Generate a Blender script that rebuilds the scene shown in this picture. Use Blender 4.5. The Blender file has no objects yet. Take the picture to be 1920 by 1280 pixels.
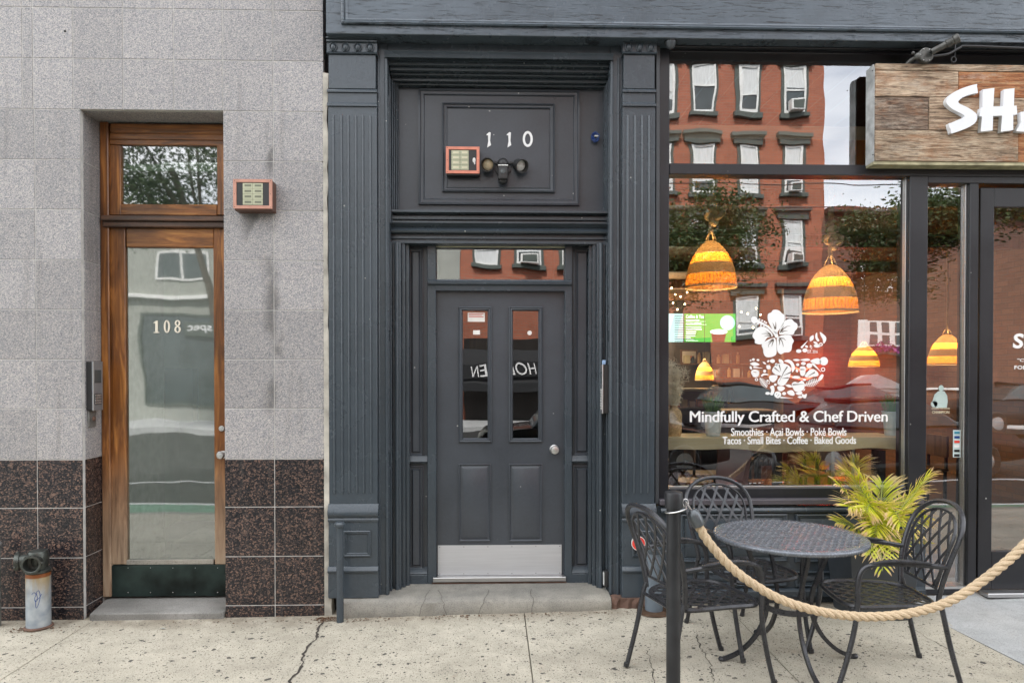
import bpy, bmesh, math, random
from mathutils import Vector, Matrix, noise
random.seed(7)
C = bpy.context.scene
COL = C.collection
PI = math.pi

# ------------------------------------------------------------------ camera
F_PX, DIST, EYE, YAW, PITCH, CY = 1290.0, 4.87, 1.70, math.radians(1.6), math.radians(0.66), 714.8
cd = bpy.data.cameras.new("camera"); cam = bpy.data.objects.new("camera", cd); COL.objects.link(cam)
cam.location = (0, -DIST, EYE); cam.rotation_euler = (PI/2 - PITCH, 0, -YAW)
cd.sensor_width = 36; cd.lens = F_PX/1920*36; cd.shift_y = (CY-640)/1920
cd.clip_start = 0.05; cd.clip_end = 500
C.camera = cam
C.render.resolution_x, C.render.resolution_y = 1024, 682
# ------------------------------------------------------------------ sky
SUN_EL, SUN_AZ = math.radians(52), math.radians(-18)      # azimuth measured from +Y, towards +X
w = bpy.data.worlds.new("World"); C.world = w; w.use_nodes = True
nt = w.node_tree; nt.nodes.clear()
out = nt.nodes.new('ShaderNodeOutputWorld'); bg = nt.nodes.new('ShaderNodeBackground')
sky = nt.nodes.new('ShaderNodeTexSky'); sky.sky_type = 'NISHITA'; sky.sun_disc = False
sky.sun_elevation = SUN_EL; sky.sun_rotation = SUN_AZ; sky.dust_density = 2.0
tc = nt.nodes.new('ShaderNodeTexCoord'); mp = nt.nodes.new('ShaderNodeMapping'); mp.inputs['Scale'].default_value = (1, 1, 2.4)
ns = nt.nodes.new('ShaderNodeTexNoise'); ns.inputs['Scale'].default_value = 2.2; ns.inputs['Detail'].default_value = 7; ns.inputs['Roughness'].default_value = .55
cr = nt.nodes.new('ShaderNodeValToRGB'); cr.color_ramp.elements[0].position = .30; cr.color_ramp.elements[1].position = .56
cr.color_ramp.elements[0].color = (.35, .35, .35, 1)
mx = nt.nodes.new('ShaderNodeMix'); mx.data_type = 'RGBA'; mx.inputs['B'].default_value = (11.2, 11.3, 11.5, 1)
L = nt.links.new
L(tc.outputs['Generated'], mp.inputs['Vector']); L(mp.outputs[0], ns.inputs['Vector']); L(ns.outputs['Fac'], cr.inputs[0])
L(cr.outputs[0], mx.inputs['Factor']); L(sky.outputs[0], mx.inputs['A']); L(mx.outputs['Result'], bg.inputs['Color'])
bg.inputs['Strength'].default_value = 0.10; L(bg.outputs[0], out.inputs[0])
# ------------------------------------------------------------------ sun
sd = bpy.data.lights.new("sun", 'SUN'); sd.energy = 3.3; sd.angle = math.radians(6); sd.color = (1, .95, .88)
sun = bpy.data.objects.new("sun", sd); COL.objects.link(sun)
sv = Vector((math.cos(SUN_EL)*math.sin(SUN_AZ), math.cos(SUN_EL)*math.cos(SUN_AZ), math.sin(SUN_EL)))
sun.rotation_euler = sv.to_track_quat('Z', 'Y').to_euler(); sun.location = (0, 0, 40)
# ------------------------------------------------------------------ exposure
C.view_settings.view_transform = 'Standard'; C.view_settings.look = 'None'
C.view_settings.exposure = 1.68; C.view_settings.gamma = 1; C.view_settings.use_curve_mapping = False
C.render.engine = 'CYCLES'
C.cycles.max_bounces = 8; C.cycles.transparent_max_bounces = 16; C.cycles.caustics_reflective = False; C.cycles.caustics_refractive = False
C.cycles.sample_clamp_indirect = 6

# ------------------------------------------------------------------ survey helpers: photo measurement -> metres on a real plane
_s, _c, _sp, _cp = math.sin(YAW), math.cos(YAW), math.sin(PITCH), math.cos(PITCH)
FW = Vector((_s*_cp, _c*_cp, -_sp)); RT = Vector((_c, -_s, 0)); UP = RT.cross(FW); EYEP = Vector((0, -DIST, EYE))
def ray(px, py): return FW + RT*((px-960)/F_PX) + UP*((CY-py)/F_PX)
def S(px, py, y):
    d = ray(px, py); t = (y+DIST)/d.y; p = EYEP + d*t; return p.x, p.z
def G(px, py, z=0.03):
    d = ray(px, py); t = (z-EYE)/d.z; p = EYEP + d*t; return p.x, p.y
def R(x0, y0, x1, y1, y):
    ym, xm = (y0+y1)/2, (x0+x1)/2
    return S(x0, ym, y)[0], S(x1, ym, y)[0], S(xm, y1, y)[1], S(xm, y0, y)[1]   # x0,x1,zlow,zhigh
def XX(px, y, py=700): return S(px, py, y)[0]
def ZZ(py, y, px=960): return S(px, py, y)[1]
GLASS_Y = 0.12
def V(px, py, yo, yg=GLASS_Y): return S(px, py, 2*yg-yo)          # where a thing seen mirrored in the glass really stands

# ------------------------------------------------------------------ materials
MATS = {}
def nn(m, t): return m.node_tree.nodes.new(t)
def newmat(name):
    m = bpy.data.materials.new(name); m.use_nodes = True; m.node_tree.nodes.clear(); MATS[name] = m
    o = nn(m, 'ShaderNodeOutputMaterial'); b = nn(m, 'ShaderNodeBsdfPrincipled'); m.node_tree.links.new(b.outputs[0], o.inputs[0])
    return m, b, o
def lk(m, a, b): m.node_tree.links.new(a, b)
def pos(m, scale=(1, 1, 1), rot=(0, 0, 0), obj=False):
    if obj: g = nn(m, 'ShaderNodeTexCoord').outputs['Object']
    else: g = nn(m, 'ShaderNodeNewGeometry').outputs['Position']
    p = nn(m, 'ShaderNodeMapping'); p.inputs['Scale'].default_value = scale; p.inputs['Rotation'].default_value = rot
    lk(m, g, p.inputs['Vector']); return p.outputs[0]
def noi(m, vec, scale, detail=4, rough=.5, dist=0):
    n = nn(m, 'ShaderNodeTexNoise'); n.inputs['Scale'].default_value = scale; n.inputs['Detail'].default_value = detail
    n.inputs['Roughness'].default_value = rough; n.inputs['Distortion'].default_value = dist; lk(m, vec, n.inputs['Vector']); return n.outputs['Fac']
def ramp(m, fac, stops):
    r = nn(m, 'ShaderNodeValToRGB'); e = r.color_ramp.elements
    while len(e) < len(stops): e.new(.5)
    for i, (p, c) in enumerate(stops):
        e[i].position = p
        if isinstance(c, (int, float)): c = (c, c, c)
        e[i].color = (c[0], c[1], c[2], 1)
    lk(m, fac, r.inputs[0]); return r.outputs[0]
def mix(m, fac, a, b, mode='MIX'):
    x = nn(m, 'ShaderNodeMix'); x.data_type = 'RGBA'; x.blend_type = mode
    for k, v in (('Factor', fac), ('A', a), ('B', b)):
        if isinstance(v, bpy.types.NodeSocket): lk(m, v, x.inputs[k])
        elif k == 'Factor': x.inputs[k].default_value = v
        else: x.inputs[k].default_value = (v[0], v[1], v[2], 1)
    return x.outputs['Result']
def bump(m, b, h, dist, strength=1.0):
    n = nn(m, 'ShaderNodeBump'); n.inputs['Distance'].default_value = dist; n.inputs['Strength'].default_value = strength
    lk(m, h, n.inputs['Height']); lk(m, n.outputs[0], b.inputs['Normal'])
def vor(m, vec, scale, feature='F1', out='Distance', rnd=1):
    v = nn(m, 'ShaderNodeTexVoronoi'); v.feature = feature; v.inputs['Scale'].default_value = scale; v.inputs['Randomness'].default_value = rnd
    lk(m, vec, v.inputs['Vector']); return v.outputs[out]
def basic(name, col, rough=.5, metal=0, var=.12, vs=6, bd=0, bs=60, obj=False, emit=None, es=1, spec=.5, stretch=(1, 1, 1)):
    m, b, o = newmat(name); v = pos(m, stretch, obj=obj)
    f = noi(m, v, vs, 5)
    lk(m, ramp(m, f, [(.3, tuple(c*(1-var) for c in col)), (.7, tuple(min(1, c*(1+var)) for c in col))]), b.inputs['Base Color'])
    b.inputs['Metallic'].default_value = metal; b.inputs['Specular IOR Level'].default_value = spec
    f2 = noi(m, v, vs*4, 3)
    lk(m, ramp(m, f2, [(.2, max(0, rough-.06)), (.8, min(1, rough+.06))]), b.inputs['Roughness'])
    if bd: bump(m, b, noi(m, v, bs, 3), bd)
    if emit: b.inputs['Emission Color'].default_value = (*emit, 1); b.inputs['Emission Strength'].default_value = es
    return m

def paint(name, col, rough=.4, chips=True, hor=False, bd=.0022, crack=False):
    m, b, o = newmat(name)
    st = (3, 3, 40) if hor else (40, 40, 3)
    v = pos(m); vs = pos(m, st)
    brush = noi(m, vs, 1.5, 5, .6); big = noi(m, v, 1.7, 5, .6); fine = noi(m, v, 55, 4, .6)
    base = ramp(m, big, [(.3, tuple(c*.82 for c in col)), (.72, tuple(c*1.2 for c in col))])
    base = mix(m, ramp(m, fine, [(.35, 0), (.75, .22)]), base, tuple(c*1.5 for c in col))
    h = mix(m, .45, brush, fine)
    if crack:
        cvec = pos(m, (4, 4, 55)); cn = noi(m, cvec, 1.6, 8, .7, .6)
        cm = ramp(m, cn, [(.39, 1), (.45, 0)])
        base = mix(m, cm, base, tuple(c*.25 for c in col))
        big2 = noi(m, v, 5, 4); base = mix(m, ramp(m, big2, [(.4, 0), (.75, .4)]), base, tuple(c*1.7 for c in col))
        h = mix(m, cm, h, (0, 0, 0))
    if chips:
        d = vor(m, pos(m), 9); cm = ramp(m, mix(m, .12, d, fine), [(.090, 1), (.104, 0)])
        pick = ramp(m, noi(m, v, 4.3, 3), [(.51, 0), (.56, .8)])
        base = mix(m, mix(m, 1, cm, pick, 'MULTIPLY'), base, (.5, .5, .47))
    lk(m, base, b.inputs['Base Color'])
    lk(m, ramp(m, big, [(.2, rough-.07), (.8, rough+.1)]), b.inputs['Roughness'])
    h = mix(m, .4, h, noi(m, v, 17, 3, .6)); bump(m, b, h, bd*2.2, .85)
    return m

M_PAINT = paint('grey_paint', (.044, .056, .068), .25)
M_PAINT_D = paint('door_grey_paint', (.046, .053, .064), .32, bd=.0005)
M_PAINT_F = paint('weathered_grey_paint', (.066, .084, .104), .27, hor=True, crack=True, chips=False, bd=.002)
M_BLACK = paint('black_frame_paint', (.013, .014, .018), .34, bd=.0004)
M_BLACKW = paint('black_panel_paint', (.05, .055, .062), .45, hor=True, bd=.002)
M_CHAIR = basic('bronze_powder_coat', (.040, .041, .046), .30, .35, .25, 25, .0003, 260, obj=True)
M_TABLE = basic('grey_powder_coat', (.15, .165, .19), .26, .3, .2, 20, .0003, 260, obj=True)
M_POST = basic('black_post_paint', (.022, .023, .026), .42, .2, .3, 12, .0004, 120)
M_STEEL = basic('brushed_steel', (.60, .60, .60), .34, 1, .06, 5, .0001, 100, stretch=(1, 1, 30))
M_KICK = basic('kick_plate_steel', (.56, .57, .59), .42, .55, .05, 3, .0001, 60, stretch=(1, 1, 25))
M_DARKMET = basic('dark_metal', (.035, .035, .037), .4, .5)
M_GALV = basic('galvanised_iron', (.22, .22, .21), .5, .6, .3, 18, .0008, 60)
M_WHITE = basic('white_vinyl', (.82, .82, .82), .5, 0, .02)
M_LETTER = basic('white_letter_face', (.72, .74, .77), .35, 0, .04)
M_DARK = basic('dark_void', (.012, .012, .013), .8)
M_RUBBER = basic('black_plastic', (.02, .02, .021), .45)
M_CREAM = basic('cream_plastic', (.62, .58, .42), .45)
M_PINK = basic('salmon_frame_paint', (.62, .22, .15), .5, 0, .12, 20)
M_PINK2 = basic('faded_copper_frame', (.46, .23, .17), .5, 0, .12, 20)
M_RED = basic('red_reflector', (.75, .06, .045), .3)
M_BLUE = basic('blue_cable', (.01, .05, .22), .35)
M_JAMB = basic('old_mortar', (.42, .40, .35), .9, 0, .3, 9, .004, 30)
M_BROWNST = basic('brownstone', (.13, .075, .055), .9, 0, .45, 10, .012, 16)
M_WALL = basic('plain_render', (.16, .16, .17), .9)

def granite(name, stops, glossy, gs=165):
    m, b, o = newmat(name); v = pos(m)
    n1 = vor(m, pos(m, (1, 1, 1.25), (0, .6, 0)), gs, out='Color'); n2 = noi(m, v, 190, 3, .7); n3 = noi(m, v, 2.0, 5, .6)
    sep = nn(m, 'ShaderNodeSeparateColor'); lk(m, n1, sep.inputs[0])
    a = mix(m, .5, sep.outputs[0], n2)
    col = ramp(m, a, stops)
    col = mix(m, .35, col, ramp(m, n3, [(.3, .78), (.7, 1.0)]), 'MULTIPLY')
    oi = nn(m, 'ShaderNodeObjectInfo')
    col = mix(m, .38, col, ramp(m, oi.outputs['Random'], [(0, .50), (1, 1.05)]), 'MULTIPLY')
    # grime streaks that run down under joints and the box
    st = noi(m, pos(m, (9, 9, .8)), 1.3, 5, .6)
    col = mix(m, ramp(m, st, [(.56, 0), (.80, .45)]), col, (.09, .085, .08))
    # the two real stains: a long drip down the joint right of door 108 and one under the directory box
    if gs == 165:
        g_ = nn(m, 'ShaderNodeNewGeometry'); sp = nn(m, 'ShaderNodeSeparateXYZ'); lk(m, g_.outputs['Position'], sp.inputs[0])
        wob = noi(m, pos(m, (1, 1, 6)), 1.2, 5, .6)
        def mr(sock, a, b_, lo, hi):
            q = nn(m, 'ShaderNodeMapRange'); q.interpolation_type = 'SMOOTHSTEP'; lk(m, sock, q.inputs['Value'])
            for k_, v_ in (('From Min', a), ('From Max', b_), ('To Min', lo), ('To Max', hi)): q.inputs[k_].default_value = v_
            return q.outputs[0]
        def mt(op, a, b_):
            q = nn(m, 'ShaderNodeMath'); q.operation = op
            for i_, v_ in enumerate((a, b_)):
                if isinstance(v_, (int, float)): q.inputs[i_].default_value = v_
                else: lk(m, v_, q.inputs[i_])
            return q.outputs[0]
        for px_s, q0, q1, wd_ in ((513, 430, 790, .10), (508, 235, 330, .05), (478, 388, 500, .13)):
            x_s = S(px_s, 600, 0)[0]; zt_s, zb_s = ZZ(q0, 0, 480), ZZ(q1, 0, 480)
            dx_ = mt('ABSOLUTE', mt('SUBTRACT', sp.outputs['X'], x_s), 0)
            w_s = mt('MULTIPLY', wob, wd_*2)
            mk = mt('MULTIPLY', mr(mt('DIVIDE', dx_, w_s), 0, 1, 1, 0), mt('MULTIPLY', mr(sp.outputs['Z'], zb_s-.05, zb_s+.1, 0, 1), mr(sp.outputs['Z'], zt_s, zt_s+.05, 1, 0)))
            mk = mt('MULTIPLY', mk, mr(noi(m, pos(m, (3, 3, 1.5)), 2.2, 4), .44, .62, .05, .75))
            col = mix(m, mk, col, (.06, .057, .055))
    lk(m, col, b.inputs['Base Color']); lk(m, ramp(m, n2, [(.2, glossy), (.8, glossy+.15)]), b.inputs['Roughness'])
    bump(m, b, n2, .0006); return m
M_GRAN = granite('light_granite', [(.22, (.13, .135, .15)), (.40, (.28, .28, .295)), (.58, (.345, .33, .327)), (.78, (.54, .495, .46))], .42)
M_GRAND = granite('dark_granite', [(.38, (.006, .006, .009)), (.53, (.026, .023, .027)), (.63, (.075, .05, .044)), (.80, (.26, .16, .12))], .22, 100)
M_GROUT = basic('grey_grout', (.50, .49, .47), .9, 0, .2, 15)

def wood(name, a, b_, c, rough=.4, axis='z', scale=1.0, weather=False, bd=.001):
    m, b, o = newmat(name)
    st = {'z': (13, 13, 1.1), 'x': (1.1, 13, 13)}[axis]
    v = pos(m, st); n = noi(m, v, 1.4*scale, 8, .62, .9); n2 = noi(m, pos(m), 2.3, 4)
    col = ramp(m, n, [(.28, a), (.5, b_), (.74, c)])
    col = mix(m, .7, col, ramp(m, n2, [(.32, .35), (.62, 1.0)]), 'MULTIPLY')
    if weather:
        sp = nn(m, 'ShaderNodeSeparateXYZ'); g = nn(m, 'ShaderNodeNewGeometry'); lk(m, g.outputs['Position'], sp.inputs[0])
        mr = nn(m, 'ShaderNodeMapRange'); mr.inputs['From Min'].default_value = 1.15; mr.inputs['From Max'].default_value = .35
        lk(m, sp.outputs['Z'], mr.inputs['Value'])
        wf = mix(m, 1, mr.outputs[0], ramp(m, n, [(.3, .25), (.6, 1)]), 'MULTIPLY')
        col = mix(m, wf, col, (.36, .27, .19))
    lk(m, col, b.inputs['Base Color']); b.inputs['Roughness'].default_value = rough
    bump(m, b, n, bd, .6); return m
M_DOORWOOD = wood('varnished_mahogany', (.035, .014, .006), (.20, .072, .018), (.52, .22, .055), .30, 'z', 1.2, True)
M_DOORWOODX = wood('varnished_mahogany_rail', (.035, .014, .006), (.24, .088, .020), (.52, .24, .06), .30, 'x', 1.2)
M_OLDWOOD = wood('dark_worn_wood', (.018, .012, .01), (.07, .035, .02), (.17, .075, .035), .5, 'x')
def plankmat(name, a, b_, c, sc=1.0):
    m, b, o = newmat(name); v = pos(m, (2.2, 30, 30)); n = noi(m, v, 1.6*sc, 10, .72, 1.3); f = noi(m, pos(m, (6, 80, 80)), 2.2, 6, .75, .4); p = noi(m, pos(m), 5.5, 5, .65)
    kn = vor(m, pos(m, (1, 1, 1.7)), 4.2); rust = noi(m, pos(m, (1, 1, 2.2)), 3.1, 6, .65, .5); col = ramp(m, n, [(.36, a), (.47, b_), (.58, c)])
    col = mix(m, .8, col, ramp(m, f, [(.38, .12), (.50, .85), (.66, 1.0)]), 'MULTIPLY'); col = mix(m, .6, col, ramp(m, p, [(.32, .45), (.62, 1.0)]), 'MULTIPLY')
    col = mix(m, ramp(m, rust, [(.52, 0), (.68, .65)]), col, (.30, .115, .035)); col = mix(m, ramp(m, noi(m, pos(m, (1, 1, 3)), 4.4, 6, .7), [(.55, 0), (.72, .5)]), col, (.58, .52, .43)); col = mix(m, ramp(m, kn, [(.04, .95), (.13, 0)]), col, tuple(q*.35 for q in a)); lk(m, col, b.inputs['Base Color']); b.inputs['Roughness'].default_value = .8
    bump(m, b, mix(m, .5, n, f), .006, .9); return m
M_PL = [plankmat('reclaimed_grey_plank', (.10, .060, .035), (.34, .235, .15), (.58, .46, .33)), plankmat('reclaimed_brown_plank', (.035, .022, .016), (.17, .11, .075), (.36, .27, .20), 1.3),
        plankmat('reclaimed_orange_plank', (.14, .04, .014), (.42, .15, .05), (.60, .34, .17), .7), plankmat('reclaimed_pale_plank', (.13, .08, .05), (.42, .29, .19), (.64, .50, .36), .8)]
M_LEDGE = wood('pale_wood_slab', (.70, .55, .31), (.84, .70, .45), (.88, .78, .55), .45, 'x', .7)
M_STOOLW = wood('tan_leather_wood', (.16, .05, .014), (.30, .10, .03), (.42, .17, .06), .35, 'z', .6)
M_INTWOOD = wood('interior_brown_wood', (.08, .04, .02), (.20, .11, .06), (.30, .18, .10), .5, 'z', .6)

def concrete(name, a, b_, spots=True, crackline=True, rough=.85):
    m, b, o = newmat(name); v = pos(m)
    big = noi(m, v, 1.1, 6, .6); mid = noi(m, v, 9, 5, .65); fine = noi(m, v, 130, 4, .75)
    col = ramp(m, big, [(.3, a), (.7, b_)])
    col = mix(m, .5, col, ramp(m, mid, [(.25, .6), (.6, 1.0)]), 'MULTIPLY')
    col = mix(m, .75, col, ramp(m, fine, [(.28, .22), (.5, .95), (.7, 1)]), 'MULTIPLY')
    if spots:
        for sc, r0, th in ((6.5, .11, .55), (11, .13, .62), (30, .19, .60), (75, .27, .55)):
            w_ = nn(m, 'ShaderNodeMapping'); w_.inputs['Location'].default_value = (sc*3.1, sc, 0); w_.inputs['Scale'].default_value = (1, 1.0, 1)
            lk(m, v, w_.inputs['Vector'])
            nz = nn(m, 'ShaderNodeTexNoise'); nz.inputs['Scale'].default_value = 40; lk(m, w_.outputs[0], nz.inputs['Vector'])
            va = nn(m, 'ShaderNodeVectorMath'); va.operation = 'MULTIPLY_ADD'; va.inputs[1].default_value = (.035, .035, .0)
            lk(m, nz.outputs['Color'], va.inputs[0]); lk(m, w_.outputs[0], va.inputs[2])
            vv = nn(m, 'ShaderNodeTexVoronoi'); vv.voronoi_dimensions = '2D'; vv.inputs['Scale'].default_value = sc; lk(m, va.outputs[0], vv.inputs['Vector'])
            sp = nn(m, 'ShaderNodeSeparateColor'); lk(m, vv.outputs['Color'], sp.inputs[0])
            big_ = nn(m, 'ShaderNodeMath'); big_.operation = 'MULTIPLY'; lk(m, sp.outputs[1], big_.inputs[0]); big_.inputs[1].default_value = r0
            sub = nn(m, 'ShaderNodeMath'); sub.operation = 'LESS_THAN'; lk(m, vv.outputs['Distance'], sub.inputs[0]); lk(m, big_.outputs[0], sub.inputs[1])
            pk = nn(m, 'ShaderNodeMath'); pk.operation = 'GREATER_THAN'; lk(m, sp.outputs[0], pk.inputs[0])
            dn = nn(m, 'ShaderNodeMapRange'); dn.inputs['From Min'].default_value = .35; dn.inputs['From Max'].default_value = .62; dn.inputs['To Min'].default_value = th+.3; dn.inputs['To Max'].default_value = th-.3
            lk(m, noi(m, pos(m), 1.6+sc*.05, 4, .6), dn.inputs['Value']); lk(m, dn.outputs[0], pk.inputs[1])
            mu = nn(m, 'ShaderNodeMath'); mu.operation = 'MULTIPLY'; lk(m, sub.outputs[0], mu.inputs[0]); lk(m, pk.outputs[0], mu.inputs[1])
            ms = nn(m, 'ShaderNodeMath'); ms.operation = 'MULTIPLY'; lk(m, mu.outputs[0], ms.inputs[0]); ms.inputs[1].default_value = .88
            col = mix(m, ms.outputs[0], col, (.022, .021, .021))
    if spots:                                       # grime that collects along the foot of the wall, and broad stains
        g_ = nn(m, 'ShaderNodeNewGeometry'); sp = nn(m, 'ShaderNodeSeparateXYZ'); lk(m, g_.outputs['Position'], sp.inputs[0])
        q = nn(m, 'ShaderNodeMapRange'); q.inputs['From Min'].default_value = -.30; q.inputs['From Max'].default_value = .0; lk(m, sp.outputs['Y'], q.inputs['Value'])
        col = mix(m, mix(m, 1, q.outputs[0], ramp(m, noi(m, v, 5, 6, .65), [(.30, 0), (.58, .85)]), 'MULTIPLY'), col, (.15, .12, .085))
        col = mix(m, ramp(m, noi(m, pos(m, (1, 1.3, 1)), 2.3, 7, .7), [(.50, 0), (.72, .42)]), col, (.30, .27, .22))
    lk(m, col, b.inputs['Base Color']); b.inputs['Roughness'].default_value = rough
    bump(m, b, mix(m, .5, mid, fine), .004, .8); return m
M_SLAB = concrete('pavement_concrete', (.43, .395, .315), (.60, .555, .455))
M_RAMP = concrete('new_concrete', (.40, .41, .41), (.52, .53, .53), spots=False)
M_STEP = concrete('worn_step_stone', (.19, .185, .17), (.38, .355, .30), spots=False)
M_STEP2 = concrete('dark_step_stone', (.08, .078, .07), (.33, .32, .30), spots=False)
M_DIRT = basic('joint_dirt', (.05, .042, .035), .95, 0, .3, 40)
M_ASPH = basic('asphalt', (.042, .043, .043), .9, 0, .25, 3, .004, 90, spec=.1)
M_LINE = basic('road_line_paint', (.72, .72, .70), .6)
M_BIKE = basic('green_lane_paint', (.10, .24, .15), .7, 0, .2, 4)

def brick(name, c1, c2, mortar, plane='xz', rough=.8, sc=1.0):
    m, b, o = newmat(name); g = nn(m, 'ShaderNodeNewGeometry'); sp = nn(m, 'ShaderNodeSeparateXYZ'); lk(m, g.outputs['Position'], sp.inputs[0])
    cb = nn(m, 'ShaderNodeCombineXYZ'); lk(m, sp.outputs['X' if plane == 'xz' else 'Y'], cb.inputs[0]); lk(m, sp.outputs['Z'], cb.inputs[1])
    t = nn(m, 'ShaderNodeTexBrick'); lk(m, cb.outputs[0], t.inputs['Vector'])
    t.inputs['Scale'].default_value = 1.0; t.inputs['Brick Width'].default_value = .215*sc; t.inputs['Row Height'].default_value = .075*sc; t.inputs['Mortar Size'].default_value = .007*sc
    t.inputs['Color1'].default_value = (*c1, 1); t.inputs['Color2'].default_value = (*c2, 1); t.inputs['Mortar'].default_value = (*mortar, 1)
    n3 = noi(m, pos(m), .8, 5, .6)
    lk(m, mix(m, .5, t.outputs['Color'], ramp(m, n3, [(.3, .6), (.7, 1)]), 'MULTIPLY'), b.inputs['Base Color']); b.inputs['Roughness'].default_value = rough
    bump(m, b, t.outputs['Fac'], .006, -.6 if False else .4); return m
M_BRICK = brick('orange_brick', (.42, .125, .065), (.33, .095, .05), (.30, .19, .14), sc=1.25)
M_BRICK2 = brick('brown_brick', (.16, .072, .048), (.11, .05, .035), (.15, .11, .09), sc=1.25)
M_BRICKI = brick('interior_brown_brick', (.20, .12, .07), (.15, .09, .055), (.13, .09, .06), 'yz')
M_PALE = basic('pale_stucco', (.30, .31, .28), .85, 0, .1, 2)
M_TRIM = basic('green_grey_trim', (.07, .085, .075), .6)
M_WTRIM = basic('white_trim_paint', (.70, .70, .68), .5)
M_CURT = basic('white_curtain', (.62, .64, .64), .8, 0, .15, 12, stretch=(3, 3, .2))
M_DGLASS = basic('dark_window_glass', (.06, .075, .08), .08, 0, .3, 1.5)

def glass(name, refl, tint=(.95, .97, .96), haze=0, hazecol=(.6, .66, .6), rg=0.0):
    m = bpy.data.materials.new(name); m.use_nodes = True; m.node_tree.nodes.clear()
    o = nn(m, 'ShaderNodeOutputMaterial'); t = nn(m, 'ShaderNodeBsdfTransparent'); g = nn(m, 'ShaderNodeBsdfGlossy'); x = nn(m, 'ShaderNodeMixShader')
    t.inputs[0].default_value = (*tint, 1); g.inputs['Roughness'].default_value = rg; g.inputs['Color'].default_value = (.97, .98, 1, 1)
    lw = nn(m, 'ShaderNodeLayerWeight'); lw.inputs['Blend'].default_value = .35
    mr = nn(m, 'ShaderNodeMapRange'); mr.inputs['To Min'].default_value = refl; mr.inputs['To Max'].default_value = min(1, refl+.25)
    lk(m, lw.outputs['Fresnel'], mr.inputs['Value']); lk(m, mr.outputs[0], x.inputs[0])
    # very slight float-glass waviness
    n = noi(m, pos(m), 1.3, 2); bp = nn(m, 'ShaderNodeBump'); bp.inputs['Distance'].default_value = .0028; lk(m, n, bp.inputs['Height']); lk(m, bp.outputs[0], g.inputs['Normal'])
    src = t.outputs[0]
    if haze:
        d = nn(m, 'ShaderNodeBsdfDiffuse'); d.inputs[0].default_value = (*hazecol, 1); h = nn(m, 'ShaderNodeMixShader'); h.inputs[0].default_value = haze
        lk(m, t.outputs[0], h.inputs[1]); lk(m, d.outputs[0], h.inputs[2]); src = h.outputs[0]
    lk(m, src, x.inputs[1]); lk(m, g.outputs[0], x.inputs[2]); lk(m, x.outputs[0], o.inputs[0]); return m
M_GLASS = glass('shop_glass', .27)
M_GLASS_D = glass('door_glass', .20, (.5, .55, .55))
M_GLASS_L = glass('lobby_glass', .24, (.78, .88, .80), .26, (.33, .38, .33), .022)
M_GEDGE = bpy.data.materials.new('glass_clear'); M_GEDGE.use_nodes = True; M_GEDGE.node_tree.nodes.clear()
_o = nn(M_GEDGE, 'ShaderNodeOutputMaterial'); _t = nn(M_GEDGE, 'ShaderNodeBsdfTransparent'); _t.inputs[0].default_value = (.99, 1, .99, 1); lk(M_GEDGE, _t.outputs[0], _o.inputs[0])
def emis(name, col, s):
    m = bpy.data.materials.new(name); m.use_nodes = True; m.node_tree.nodes.clear()
    o = nn(m, 'ShaderNodeOutputMaterial'); e = nn(m, 'ShaderNodeEmission'); e.inputs[0].default_value = (*col, 1); e.inputs[1].default_value = s; lk(m, e.outputs[0], o.inputs[0]); return m
M_BULB = emis('warm_bulb', (1, .62, .22), 14)
M_FAIRY = emis('fairy_bulb', (1, .72, .38), 9)
M_SCR_G = emis('green_screen', (.07, .30, .04), 1.0)
M_SCR_W = emis('pale_screen', (.34, .50, .48), 1.0)
M_SCR_T = emis('screen_text', (.9, .95, .9), .9)
M_SCR_C = emis('screen_coffee', (.10, .022, .012), 1.0)
M_NEON = emis('red_neon', (1, .05, .03), 5)

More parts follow.
